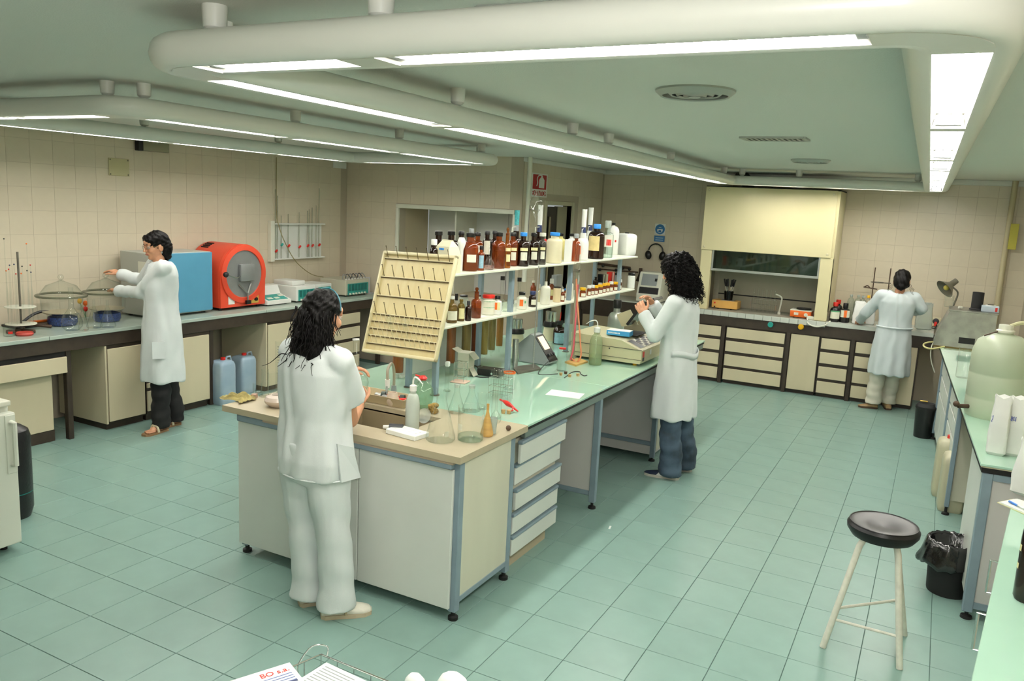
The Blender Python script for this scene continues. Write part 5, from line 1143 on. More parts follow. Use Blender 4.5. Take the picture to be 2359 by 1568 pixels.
# ================================================================ LEFT WALL AND BENCH
def desiccator(label, u, vb, w_, vrim, vknob):
    p = at(u, vb, LT); r = size(p, w_)/2; r *= .95; p = away(p, r*.9); p.x = max(p.x, XL+r+.01); zr = topz(p, vrim)-LT; zk = topz(p, vknob)-LT
    t = thing('desiccator', label, 'desiccator', tuple(p)); P = tuple(p)
    MB().lathe([(0, .002), (r*.55, .002), (r*.62, .03), (r*.60, zr*.38), (r*.80, zr*.46), (r*.84, zr*.94), (r, zr*.97), (r, zr)], 32, P, caps=False).build('bowl', GLASS, t)
    MB().lathe([(r*.84, zr+.002), (r, zr+.002), (r, zr+.014), (r*.86, zr+.022), (r*.6, zr+(zk-zr)*.5), (r*.2, zr+(zk-zr)*.66), (.02, zr+(zk-zr)*.72), (0, zr+(zk-zr)*.72)], 32, P, caps=False).build('lid', GLASS, t)
    MB().tube([p+Vector((r*math.cos(a), r*math.sin(a), zr+.006)) for a in [2*PI*k/32 for k in range(32)]], .009, 8, closed=True).build('flange', glassm('thick_glass_edge', (.62, .66, .58), (.36, .4, .34), body='#7c7c68', bodyfac=.4), t)
    MB().ball(p+Vector((0, 0, zk-.022)), .024, 14, 10).build('knob', GLASS, t); MB().cyl(p+Vector((0, 0, zr+(zk-zr)*.7)), p+Vector((0, 0, zk-.04)), .010, n=10).build('knob_stem', GLASS, t)
    MB().lathe([(0, zr*.455), (r*.78, zr*.455), (r*.78, zr*.475), (0, zr*.475)], 28, P).build('plate', mat('perforated_plate', '#a89e84', .5), t)
    MB().lathe([(0, .006), (r*.53, .006), (r*.60, .03), (r*.58, zr*.30), (r*.3, zr*.36), (0, zr*.35)], 28, P).build('blue_gel', mat('blue_silica_gel', '#2a4a9a', .5, c2='#101c4a', scale=120, bump=.6, bscale=150), t)
    return t, p, zr, zk
desiccator('large glass desiccator with blue gel, nearer the pipette carousel', 145, 756, 112, 682, 632)
_, D2P, D2R, D2K = desiccator('large glass desiccator with blue gel under the hands of the woman', 247, 746, 104, 674, 628)
p = at(50, 768, LT); p = away(p, .06); t = thing('pipette_carousel', 'round two-disc pipette stand with tall rod at the left edge', 'stand', tuple(p)); r = size(p, 64)/2
z1, z2, zt = topz(p, 746)-LT, topz(p, 707)-LT, topz(p, 580)-LT
for z in (z1, z2): MB().lathe([(0, z), (r, z), (r, z+.006), (0, z+.006)], 28, tuple(p)).build('disc', M['offwhite'], t)
MB().cyl(p+Vector((0, 0, .02)), p+Vector((0, 0, zt)), .008, n=10).build('rod', M['iron'], t)
for k in range(3): a = 2.1*k+.4; MB().obox(p+Vector((math.cos(a)*.05, math.sin(a)*.05, .014)), (.12, .03, .028), rz=a, bev=.006).build('tripod_leg', M['rust'], t)
for k in range(12):
    a = 2*PI*k/12+.2; q = p+Vector((math.cos(a)*r*.78, math.sin(a)*r*.78, z1+.007)); hh = [.42, .46, .40, .62, .44, .38, .45, .41, .66, .43, .47, .40][k]
    tag(MB().lathe([(.002, 0), (.003, .05), (.006, .12), (.006, .24), (.003, .30), (.003, hh), (0, hh)], 8, tuple(q), caps=False).build('glass_pipette', GLASS), 'thin glass pipette in the round carousel, %s from its left side' % ('first second third fourth fifth sixth seventh eighth ninth tenth eleventh twelfth'.split()[k]), 'pipette', 'pipettes in the round carousel')
    MB().ball(q+Vector((0, 0, hh)), .006, 8, 6).build('coloured_tip', M[('black', 'red', 'navy', 'orange')[k % 4]], [o for o in COL.objects if o.name.startswith('glass_pipette')][-1])
p, r, h = bench(22, 776, 24, 752, LT); o = beaker('short beaker with red print at the left edge of the bench', p, r, h); MB().lathe([(r*1.01, h*.3), (r*1.01, h*.55)], 8, tuple(p), caps=False, a0=face(p)-.2, a1=face(p)+.6).build('print', M['red'], o)
p, r, h = bench(57, 775, 38, 762, LT); t = thing('red_dish', 'flat red rubber dish beside the short printed beaker', 'dish', tuple(p)); MB().lathe([(0, 0), (r*.9, 0), (r, h*.4), (r*.9, h*.75), (r*.5, h*.6), (0, h*.55)], 22, tuple(p)).build('dish', mat('red_rubber', '#a83a30', .5), t)
p = at(72, 758, LT); t = thing('iron_clamp', 'brown iron clamp lying behind the red dish', 'clamp', tuple(p)); MB().tube(catmull([p+Vector(q) for q in ((-.16, -.05, .02), (-.06, -.0, .03), (.02, .02, .035), (.07, .06, .03), (.09, .11, .02))], 5), .014, 8).build('jaw', M['rust'], t)
p = at(55, 742, LT); t = thing('black_tray', 'black tray with orange strips behind the pipette carousel', 'tray', tuple(p)); c = away(p, .12); c.x = -1.02
MB().box((-1.17, c.y-.30, LT+.001), (-.96, c.y+.10, LT+.02), bev=.004).build('tray', M['black'], t)
for k, y in enumerate((-.25, -.08)): MB().box((-1.1, c.y+y, LT+.02), (-1.06, c.y+y+.16, LT+.035), bev=.003).build('orange_strip', M['orange'], t)
MB().tube(catmull([Vector(q) for q in ((-1.0, c.y-.25, LT+.03), (-1.02, c.y-.12, LT+.10), (-1.03, c.y-.0, LT+.11), (-.98, c.y+.08, LT+.05), (-.97, c.y+.09, LT+.022))], 6), .012, 8).build('hose', M['dark'], t)
p, r, h = bench(163, 762, 46, 660, LT); p += Vector((.05, -.02, 0)); t = thing('boiling_flask', 'round-bottomed clear flask standing in front of the nearer desiccator', 'flask', tuple(p)); MB().lathe([(0, .002), (r*.6, .002), (r*.94, r*.4), (r, r*.85), (r*.85, r*1.4), (r*.5, r*1.9), (r*.24, r*2.3), (r*.22, h), (r*.28, h)], 24, tuple(p), caps=False).build('glass', GLASS, t)
for u, vb, w_, vt, l_ in ((193, 762, 22, 690, 'slim clear flask right of the round-bottomed flask'), (218, 757, 34, 690, 'clear conical flask between the two desiccators'), (249, 756, 34, 690, 'clear conical flask in front of the farther desiccator')):
    p, r, h = bench(u, vb, w_, vt, LT); erlen(l_, p, r, h, nk=.16)
p, r, h = bench(198, 735, 8, 716, LT); t = beaker('small glass with yellow and orange bulbs between the desiccators', p, .018, .07)
for dx, dz, m_ in ((-.06, .16, 'yellow'), (.0, .14, 'orange'), (.0, .09, 'red')): MB().ball(p+Vector((dx*.4, dx*.6, dz)), (.02, .02, .024), 10, 8).build('rubber_bulb', M[m_], t); MB().cyl(p+Vector((0, 0, .01)), p+Vector((dx*.4, dx*.6, dz)), .003, n=6).build('stick', M['labelg'], t)
# muffle oven
OX = -.72; oy0, oy1 = coly(346, OX, 1.1), coly(487, OX, 1.1); oz = topz((OX, oy1, 0), 579)
t = thing('drying_oven', 'grey laboratory oven with blue front behind the woman at the left bench', 'oven', (-.9, (oy0+oy1)/2, LT))
MB().box((-1.12, oy0, LT+.02), (OX, oy1, oz), bev=.006).build('cabinet', mat('oven_grey', '#a9aba2', .4), t, smooth=False)
MB().box((OX+.001, oy0+.005, LT+.03), (OX+.02, oy1-.002, oz-.005), bev=.004).build('blue_front', mat('oven_blue', '#4a86a2', .4, var=.03, scale=5), t, smooth=False)
MB().box((OX+.02, oy0+.02, oz-.17), (OX+.023, oy0+.16, oz-.03)).build('control_panel', mat('pale_blue_panel', '#9cc4d4', .4), t, smooth=False)
MB().box((OX-.15, oy0-.003, oz-.24), (OX-.03, oy0, oz-.08)).build('rating_plate', M['offwhite'], t, smooth=False)
for x in (-1.06, OX-.05):
    for y in (oy0+.05, oy1-.06): MB().cyl((x, y, LT), (x, y, LT+.021), .02, n=10).build('foot', M['rubber'], t)
# orange furnace
FX = -.70; fy0, fy1 = coly(507, FX, 1.2), coly(611, FX, 1.2); fr_ = (fy1-fy0)/2; fc = (fy0+fy1)/2; ftop = topz((FX, fc, 0), 562); fzc = ftop-fr_
MFUR = mat('furnace_orange_red', '#c8432a', .4, var=.03, scale=4)
t = thing('muffle_furnace', 'orange-red muffle furnace with round grey door on the left bench', 'furnace', (-.9, fc, LT))
def upoly(rr, zb): return [(fc+rr*math.cos(a), fzc+rr*math.sin(a)) for a in [PI*k/20 for k in range(21)]]+[(fc-rr*.98, zb), (fc+rr*.98, zb)]
tmx = Matrix(((0, 0, 1, 0), (1, 0, 0, 0), (0, 1, 0, 0), (0, 0, 0, 1)))
MB().prism(upoly(fr_, LT+.03), -1.15, FX-.03, tmx).build('body', MFUR, t, angle=30)
MB().prism(upoly(fr_*1.0, LT+.03), FX-.028, FX, tmx).build('front_plate', MFUR, t, angle=30)
MB().lathe([(fr_*.98, 0), (fr_*.98, .015), (fr_*.80, .02), (fr_*.78, 0)], 40, mx=Matrix.Translation((FX, fc, fzc)) @ Matrix.Rotation(PI/2, 4, 'Y'), caps=False).build('rim', MFUR, t)
MFD = mat('grey_furnace_steel', '#8d9090', .35, metal=.5, var=.06, scale=8)
MB().lathe([(0, .008), (fr_*.79, .008), (fr_*.80, 0)], 36, mx=Matrix.Translation((FX, fc, fzc)) @ Matrix.Rotation(PI/2, 4, 'Y'), caps=False).build('round_plate', MFD, t)
MB().box((FX+.008, fc-.07, fzc-.07), (FX+.045, fc+.11, fzc+.10), bev=.006).build('door', MFD, t)
MB().tube([(FX+.03, fc-.07, fzc-.02), (FX+.05, fc-.14, fzc-.03), (FX+.07, fc-.28, fzc+.01)], .007, 8).build('door_arm', M['chrome'], t); MB().ball((FX+.07, fc-.29, fzc+.012), .028, 14, 10).build('black_knob', M['black'], t)
MB().tube([(FX+.02, fc+.08, fzc-.10), (FX+.03, fc+.03, fzc-.20), (FX+.03, fc+.03, LT+.07)], .008, 8).build('latch_rod', M['steel'], t); MB().tube([(FX+.02, fc-.08, fzc-.10), (FX+.03, fc+.03, fzc-.20)], .008, 8).build('latch_rod', M['steel'], t)
MB().box((FX+.02, fc+.0, LT+.05), (FX+.05, fc+.06, LT+.09), bev=.005).build('latch_grip', M['black'], t)
MB().box((FX+.001, fc+.10, LT+.05), (FX+.006, fc+.20, LT+.19), bev=.001).build('control_plate', mat('brass_yellow_plate', '#c2a348', .4), t, smooth=False); MB().lathe([(0, 0), (.02, 0), (.018, .016), (0, .016)], 14, mx=Matrix.Translation((FX+.006, fc+.16, LT+.09)) @ Matrix.Rotation(PI/2, 4, 'Y')).build('dial', M['black'], t)
MB().box((FX+.001, fc-.20, LT+.06), (FX+.004, fc-.12, LT+.15)).build('white_sticker', M['white'], t, smooth=False)
MB().box((FX+.001, fc+.11, LT+.22), (FX+.004, fc+.17, LT+.25)).build('name_plate', M['labelc'], t, smooth=False)
for k in range(4): 
    a = PI*.60+k*.09; MB().obox((-1.06, fc+fr_*math.cos(a), fzc+fr_*math.sin(a)), (.10, .012, .016), bev=.002).build('vent_slot', M['gap'], t)
for x in (-1.1, FX-.06):
    for y in (fy0+.05, fy1-.05): MB().cyl((x, y, LT), (x, y, LT+.031), .018, n=10).build('foot', M['rubber'], t)
# row of white and teal instruments
def yz(u, x, z): return coly(u, x, z)
WX = -.68
t = thing('titrator_keyboard', 'low white sloping control unit with teal key panel beside the furnace', 'instrument', (WX-.12, yz(640, WX, .9), LT)); y0, y1 = yz(616, WX, .9), yz(671, WX, .9)
tmy = Matrix(((1, 0, 0, 0), (0, 0, 1, 0), (0, 1, 0, 0), (0, 0, 0, 1)))
MB().prism([(WX, LT+.012), (WX, LT+.05), (WX-.16, LT+.10), (WX-.20, LT+.19), (WX-.34, LT+.19), (WX-.34, LT+.012)], y0, y1, tmy).build('housing', M['white'], t, smooth=False)
sv = Vector((-.16, 0, .05)).normalized(); pm = Matrix.Translation((WX, y0, LT+.05)) @ Matrix((sv, Vector((0, 1, 0)), Vector((-sv.z, 0, sv.x)) if sv.x > 0 else Vector((sv.z, 0, -sv.x)))).transposed().to_4x4()
kp = MB().box((.02, .03, .0005), (.15, y1-y0-.03, .003), pm).build('key_panel', M['teal'], t, smooth=False)
for a, c in ((.04, .06), (.04, .16), (.09, .26)): MB().box((a, c, .003), (a+.04, c+.07, .005), pm).build('key_group', M['offwhite'], kp, smooth=False)
for y in (y0+.04, y1-.04): MB().cyl((WX-.05, y, LT), (WX-.05, y, LT+.013), .012, n=8).build('foot', M['rubber'], t); MB().cyl((WX-.3, y, LT), (WX-.3, y, LT+.013), .012, n=8).build('foot', M['rubber'], t)
def bathbox(label, u0, u1, vt, x0, d, win, nwin, body, knobs, tubes=0):
    y0, y1 = yz(u0, x0, 1.0), yz(u1, x0, 1.0); zt = topz((x0, y0, 0), vt); h = zt-LT
    t = thing('heating_unit', label, 'instrument', (x0-d/2, (y0+y1)/2, LT))
    MB().box((x0-d, y0, LT+.015), (x0, y1, zt), bev=.008).build('housing', body, t, smooth=False)
    pn = MB().box((x0+.0005, y0+.03, LT+.02), (x0+.004, y1-.02, LT+h*.78)).build('teal_panel', M['teal'], t, smooth=False)
    for k in range(nwin):
        w_ = (y1-y0-.08)/nwin; MB().box((x0+.004, y0+.045+k*w_, LT+h*.34), (x0+.006, y0+.045+k*w_+w_*.75, LT+h*.74)).build('window', mat('dark_teal_window', '#12605c', .2), pn, smooth=False)
    for k in range(knobs): MB().lathe([(0, 0), (.013, 0), (.011, .016), (0, .016)], 10, mx=Matrix.Translation((x0+.004, y0+.07+k*(y1-y0-.1)/knobs, LT+h*.16)) @ Matrix.Rotation(PI/2, 4, 'Y')).build('knob', M['offwhite'], t)
    for x in (x0-d+.04, x0-.04):
        for y in (y0+.04, y1-.04): MB().cyl((x, y, LT), (x, y, LT+.016), .012, n=8).build('foot', M['rubber'], t)
    for k in range(tubes):
        q = Vector((x0-.10, y0+.06+k*(y1-y0-.1)/max(1, tubes-1), zt)); MB().tube(catmull([q, q+Vector((.0, 0, .045)), q+Vector((.0, .03, .06)), q+Vector((.02, .06, .02)), q+Vector((.02, .06, 0))], 4), .005, 6).build('condenser_tube', M['dark'] if k % 2 else M['grey'], t)
        MB().cyl(q+Vector((.05, 0, -.001)), q+Vector((.05, 0, .012)), .012, n=8).build('port', M['white'], t)
    return t, y0, y1, zt
t, y0, y1, zt = bathbox('white heating unit with four teal windows in the instrument row', 683, 727, 660, WX, .40, 1, 4, M['white'], 4)
MB().box((WX-.36, y0+.02, zt), (WX-.08, y1-.08, zt+.05), bev=.01).build('cover', M['white'], t)
bathbox('smaller white unit with plain teal face behind the four-window unit', 729, 764, 655, WX-.12, .30, 1, 0, M['white'], 0)
bathbox('cream digestion unit with six teal windows and bent tubes on top', 797, 850, 646, WX, .40, 1, 6, mat('grey_cream_housing', '#b9b6a2', .4), 6, 7)
p = Vector((-.78, 4.245, LT)); t = thing('white_card', 'lilac-white card leaning at the far end of the left bench', 'card', tuple(p)); MB().obox(p+Vector((0, 0, .10)), (.012, .14, .2), bev=.002).build('card', mat('lilac_card', '#bdbcc0', .6), t, smooth=False); MB().obox(p+Vector((.03, 0, .004)), (.07, .14, .008), bev=.002).build('stand', mat('lilac_card', '#bdbcc0'), t, smooth=False)
# pipette board on the wall
PY0, PY1, PZ0, PZ1 = 3.05, 3.87, 1.31, 1.71
t = thing('pipette_board', 'white wall board holding slim glass burettes above the instrument row', 'wall board', (XL+.03, 3.46, 1.31))
MB().box((XL+.003, PY0, PZ0), (XL+.014, PY1, PZ1)).build('back_board', M['white'], t, smooth=False); MB().box((XL+.003, PY0-.06, PZ0-.03), (XL+.055, PY0, PZ1+.03), bev=.003).build('side_rail', M['offwhite'], t, smooth=False)
MB().box((XL+.003, PY0, PZ1-.012), (XL+.06, PY1+.02, PZ1+.004), bev=.002).build('top_rail', M['white'], t, smooth=False); MB().box((XL+.003, PY0, PZ0-.01), (XL+.06, PY1+.02, PZ0+.004), bev=.002).build('bottom_rail', M['white'], t, smooth=False)
for k, (y, zt, cz) in enumerate(((3.08, 2.09, 1.40), (3.11, 2.02, None), (3.17, 1.80, 1.47), (3.28, 1.82, 1.455), (3.46, 1.84, 1.44), (3.60, 1.86, 1.45), (3.63, 1.88, None), (3.68, 1.9, 1.45), (3.75, 1.93, None), (3.80, 2.13, 1.455))):
    q = Vector((XL+.035, y, PZ0+.004)); o = tag(MB().cyl(q, (q.x, y, zt), .007, .006, 8).build('burette', glassm('burette_glass', (.86, .88, .84), (.5, .52, .48), body='#c2c4b4', bodyfac=.15)), 'slim glass burette on the white wall board, %s from its left side' % ('first second third fourth fifth sixth seventh eighth ninth tenth'.split()[k]), 'burette', 'burettes on the wall board')
    if cz: MB().obox((q.x+.012, y, cz), (.02, .04, .02), tilt=(.7, 0, 0), bev=.003).build('stopcock', M['teal'] if k == 2 else M['red'], o)
pts = [atx(637, 362, XL+.012), atx(637, 480, XL+.02), atx(641, 515, XL+.08), atx(655, 555, XL+.08), atx(680, 600, XL+.06), atx(715, 630, XL+.05), atx(745, 638, XL+.10)]
tag(MB().tube(catmull(pts, 6), .005, 6).build('wall_cable', mat('olive_cable', '#8a8258', .5)), 'thin olive cable hanging down the left wall over the burette board', 'cable')
c = atx(273, 385, XL); t = thing('cover_plate', 'square cream cover plate screwed to the left wall', 'cover plate', (XL, c.y, c.z)); MB().box((XL+.003, c.y-.105, c.z-.078), (XL+.012, c.y+.105, c.z+.078), bev=.003).build('plate', mat('plate_cream', '#b7b088', .5), t, smooth=False)
for y in (-.09, .09):
    for z in (-.065, .065): MB().lathe([(0, .003), (.006, .002), (.007, 0)], 8, mx=Matrix.Translation((XL+.012, c.y+y, c.z+z)) @ Matrix.Rotation(PI/2, 4, 'Y')).build('screw', M['iron'], t)
c = atx(346, 338, XL); t = thing('emergency_light', 'grey emergency light with black end high on the left wall', 'wall light', (XL, c.y, c.z)); MB().box((XL+.003, c.y-.12, c.z-.045), (XL+.06, c.y+.17, c.z+.045), bev=.01).build('diffuser', mat('dull_diffuser', '#8d8a70', .4), t); MB().box((XL+.003, c.y-.17, c.z-.047), (XL+.062, c.y-.12, c.z+.047), bev=.005).build('end_cap', M['black'], t)
c = atx(781, 380, XL); tag(MB().box((XL+.003, c.y-.12, c.z-.04), (XL+.02, c.y+.12, c.z+.04), bev=.004).build('white_plate', M['white'], smooth=False), 'small white plate high on the left wall near the corner', 'plate')
# blue canisters under the bench
MCAN = mat('bluish_canister', '#a9b9c4', .35, var=.06, scale=3, c2='#8ba2b4')
for u, vb, vt, l_ in ((513, 934, 822, 'front one'), (561, 908, 812, 'rear one')):
    p = at(u, vb, 0); p = away(p, .10); jerrycan('blue_canister', 'bluish canister with red cap under the left bench, %s' % l_, p, size(p, 46), .19, topz(p, vt)*.985, MCAN, 'red', rz=PI/2, capx=.55)

# ================================================================ NEAR LEFT
fx0, fx1, fy0_, fy1_ = .49, 1.08, -1.87, -1.25; fz = topz((1.08, -1.25, 0), 932)
t = thing('refrigerator', 'white laboratory refrigerator cut by the left edge of the picture', 'refrigerator', (.75, -1.5, 0))
MFR = mat('fridge_white', '#d0d3c6', .35)
MB().box((fx0, fy0_, .045), (fx1, fy1_, fz), bev=.006).build('cabinet', MFR, t, smooth=False); MB().box((fx1+.012, fy0_, .05), (fx1+.065, fy1_, fz-.03), bev=.008).build('door', MFR, t, smooth=False)
MB().box((fx1, fy0_+.01, .06), (fx1+.012, fy1_-.01, fz-.04)).build('gasket', mat('gasket_cream', '#aca890', .6), t, smooth=False); MB().box((fx0, fy0_-.004, fz), (fx1+.03, fy1_, fz+.03), bev=.006).build('top_board', M['offwhite'], t, smooth=False)
hz = fz-.08
MB().tube([(fx1+.06, fy1_-.03, hz), (fx1+.10, fy1_-.03, hz), (fx1+.10, fy1_-.03, hz-.24), (fx1+.06, fy1_-.03, hz-.24)], .014, 8).build('handle', MFR, t); MB().box((fx1+.065, fy1_-.06, hz-.29), (fx1+.07, fy1_-.005, hz+.04), bev=.002).build('handle_plate', MFR, t, smooth=False)
for x in (fx0+.05, fx1-.03):
    for y in (fy0_+.04, fy1_-.05): MB().cyl((x, y, 0), (x, y, .046), .018, n=10).build('foot', M['rubber'], t)
p = Vector((.95, -1.38, fz+.031)); t = beaker('greyish glass jar on top of the refrigerator', p, .085, topz(p, 906)-fz-.03, gm=glassm('dull_glass', (.75, .76, .7), (.45, .46, .42), body='#a8a690', bodyfac=.25), name='glass_jar', cat='jar')
p = Vector((.63, -1.0, 0)); h = topz(p, 975); r = .115
t = thing('gas_cylinder', 'tall black gas cylinder behind the refrigerator', 'gas cylinder', tuple(p)); MB().lathe([(0, .01), (r*.85, 0), (r, .06), (r, h*.86), (r*.9, h*.93), (r*.55, h*.98), (0, h)], 28, tuple(p)).build('shell', mat('black_paint', '#111011', .35, bump=.2, bscale=60), t)
MB().lathe([(r*1.005, h*.27), (r*1.005, h*.278)], 28, tuple(p), caps=False).build('green_line', M['teal'], t)

# ================================================================ BACK WALL
def onb(u, y): return Vector((colx(u, y, BT), y, BT))
p = onb(1672, 6.42); w_ = size(p, 58); t = thing('mixer_box', 'pale wooden instrument box with two red switches inside the fume hood', 'instrument', tuple(p), .0); hb = topz(p, 692)-BT
MB().obox(p+Vector((0, 0, hb/2+.008)), (w_, .20, hb-.008), bev=.004).build('case', mat('pale_orange_wood', '#c89c50', .5, var=.08, scale=5), t)
for k in range(2): MB().obox(p+Vector((-w_*.38, -.102, hb*.72-k*.05)), (.018, .008, .02), bev=.002).build('switch', M['red'] if k == 0 else M['black'], t)
for x in (-.08, .08): MB().cyl(p+Vector((x, -.07, 0)), p+Vector((x, -.07, .012)), .012, n=8).build('foot', M['rubber'], t); MB().cyl(p+Vector((x, .07, 0)), p+Vector((x, .07, .012)), .012, n=8).build('foot', M['rubber'], t)
q = p+Vector((.02, 0, hb+.001)); t = thing('utensil_holder', 'chrome holder with black-handled tools on the wooden instrument box', 'tool holder', tuple(q)); MB().obox(q+Vector((0, 0, .005)), (.16, .12, .01), bev=.002).build('plate', M['steel'], t); MB().lathe([(0, .01), (.05, .01), (.06, .12), (.055, .12), (.045, .015)], 18, tuple(q), caps=False).build('cup', mat('dark_chrome', '#3a3a3a', .15, metal=1.), t)
for k in range(6): a = 1.05*k; MB().cyl(q+Vector((.02*math.cos(a), .02*math.sin(a), .05)), q+Vector((.05*math.cos(a), .04*math.sin(a), .19)), .004, n=6).build('shaft', M['chrome'], t); MB().cyl(q+Vector((.047*math.cos(a), .037*math.sin(a), .18)), q+Vector((.07*math.cos(a), .05*math.sin(a), .27)), .011, .009, 8).build('handle', M['black'], t)
p = onb(1757, 6.38); w_ = size(p, 56); hh = topz(p, 690)-BT; t, mx = wirerack('wire rack with upright test tubes inside the fume hood', p, w_, .08, hh, 6, 0)
for k in range(6): q = p+Vector((-w_*.42+k*w_*.168, 0, .012)); tag(MB().lathe([(0, 0), (.012, .01), (.012, hh*1.7), (.014, hh*1.72)], 10, tuple(q), caps=False).build('test_tube', GLASS), 'long test tube in the fume hood rack, %s from the left' % ('first second third fourth fifth sixth'.split()[k]), 'test tube', 'test tubes in the fume hood rack')
p = onb(1794, 6.40); t = thing('bent_tube', 'bent white tube standing in the fume hood beside the rack', 'tube', tuple(p)); MB().cyl(p, p+Vector((0, 0, .03)), .02, .016, 10).build('foot', M['offwhite'], t); MB().tube(catmull([p+Vector(q) for q in ((0, 0, .02), (.015, 0, .16), (.015, 0, .20), (-.01, 0, .225), (-.06, 0, .24))], 5), .009, 8).build('tube', M['offwhite'], t)
p = onb(1846, 6.33); w_ = size(p, 46); t = thing('hot_plate', 'orange hot plate with black top inside the fume hood', 'hot plate', tuple(p)); MB().obox(p+Vector((0, 0, .05)), (w_, .20, .08), bev=.006).build('case', M['orange'], t); MB().obox(p+Vector((0, 0, .09)), (w_*1.02, .2, .012), bev=.003).build('top_edge', M['offwhite'], t); MB().lathe([(0, .096), (.085, .096), (.085, .115), (0, .115)], 20, tuple(p+Vector((.02, 0, 0)))).build('plate', M['black'], t)
MB().lathe([(0, 0), (.022, 0), (.02, .014), (0, .014)], 12, mx=Matrix.Translation(p+Vector((.06, -.10, .045))) @ Matrix.Rotation(PI/2, 4, 'X')).build('dial', M['offwhite'], t); MB().obox(p+Vector((-.05, -.101, .05)), (.05, .004, .03)).build('label_plate', M['offwhite'], t)
for x in (-.08, .08):
    for y in (-.07, .07): MB().cyl(p+Vector((x, y, 0)), p+Vector((x, y, .012)), .01, n=8).build('foot', M['rubber'], t)
p = onb(1868, 6.20); t = thing('extension_socket', 'white socket block with cable looping over the bench edge', 'socket', tuple(p)); MB().obox(p+Vector((0, 0, .02)), (.10, .05, .04), bev=.006).build('block', M['offwhite'], t)
MB().tube(catmull([p+Vector((-.04, 0, .03)), aty(1862, 745, BF-.03), aty(1880, 752, BF-.04), aty(1900, 749, BF-.04), Vector((colx(1912, BF+.05, BT), BF+.05, BT+.01))], 6), .008, 8).build('cable', M['offwhite'], t)
for u, v, m_, l_ in ((1776, 747, 'teal', 'green'), (1846, 752, 'yellow', 'yellow')):
    c = aty(u, v, BF); t = thing('gas_tap', '%s tap knob on the brown apron under the fume hood' % l_, 'knob', (c.x, BF, c.z)); MB().cyl((c.x, BF, c.z), (c.x, BF-.03, c.z), .012, n=10).build('spindle', M['iron'], t); MB().lathe([(0, 0), (.032, 0), (.034, .012), (.028, .024), (0, .026)], 16, mx=Matrix.Translation((c.x, BF-.022, c.z)) @ Matrix.Rotation(PI/2, 4, 'X')).build('knob', M[m_], t)
def backb(u, y, w_, vt, label, **k): p = onb(u, y); return bottle(label, p, size(p, w_)/2, topz(p, vt)-BT, **k)
backb(1921, 6.25, 22, 696, 'black bottle with red cap and green-edged white label beside the fume hood', gm=M['black'], cap='red', sh=.6, ns=.8, caph=.2, labs=(('label', .17, .52, .1, 2.2), ('labelg', .52, .58, .1, 2.2)))
backb(1927, 6.45, 20, 690, 'black bottle with red cap partly hidden behind the green-labelled one', gm=M['black'], cap='red', caph=.2)
backb(1944, 6.28, 22, 698, 'black bottle with black cap and orange striped label', gm=M['black'], cap='black', sh=.66, ns=.78, caph=.26, labs=(('label', .28, .64, .1, 2.2), ('orange', .28, .64, .1, .6)))
for u, y, vt, l_ in ((1955, 6.50, 678, 'first'), (1971, 6.50, 679, 'second'), (1982, 6.55, 681, 'third')): backb(u, y, 17, vt, 'clear plastic bottle against the back wall, %s from the black bottles' % l_, gm=glassm('pet_plastic', (.88, .92, .9), (.6, .66, .63), body='#b9c2b4', bodyfac=.2), cap=HAZEPL, sh=.62, ns=.9, nk=.3, caph=.08)
backb(1994, 6.48, 15, 680, 'clear bottle of yellow-green liquid with yellow cap by the back wall', gm=GLASS, cap='yellow', sh=.62, ns=.88, nk=.35, caph=.1, liq=(mat('yellow_green_liquid', '#a8b020', .3), .6))
def bag(name, label, base, w, d, h, rz, m_, crown=.02, mark=None):
    t = thing(name, label, 'bag', tuple(base), rz); mx = MW[t.name]; rings = []
    for k, (f_, s_, dd) in enumerate(((0, .72, .75), (.05, .98, 1.), (.35, 1., .95), (.65, .93, .75), (.88, .86, .4), (.97, .88, .25), (1., .9, .22))):
        ring = []
        for j in range(20):
            a = 2*PI*j/20; ca, sa = math.cos(a), math.sin(a); e = .45; wob = 1+.05*math.sin(3*a+5*f_+h*9)+.03*math.sin(7*a-8*f_)
            ring.append(tuple(mx @ Vector((w/2*s_*math.copysign(abs(ca)**e, ca)*wob, d/2*dd*math.copysign(abs(sa)**e, sa)*wob, h*f_+(crown*math.sin(5*a) if f_ > .9 else 0)))))
        rings.append(ring)
    MB().loft(rings).build('paper', m_, t, angle=24)
    if mark:
        b = MB()
        for sg in mark: b.tube([mx @ Vector((x*w, -d*.485, z*h)) for x, z in sg], .0016, 5)
        b.build('pen_mark', mat('blue_ink', '#3a4a9a', .6), t)
    return t
MBAGP = mat('white_bag_paper', '#d6d7d2', .75, var=.04, scale=10)
p = onb(1977, 6.27); bag('white_bag', 'white bag on the back bench in front of the clear bottles', p, size(p, 27), .10, topz(p, 697)-BT, 0, MBAGP)
p = onb(2002, 6.33); bag('white_bag', 'white bag half hidden by the left sleeve of the woman at the back', p, .11, .08, topz(p, 698)-BT, 0, MBAGP)
p = onb(2125, 6.40); bag('clear_bag', 'whitish translucent plastic bag right of the woman at the back', p, .17, .12, topz(p, 700)-BT, .2, HAZEPL)
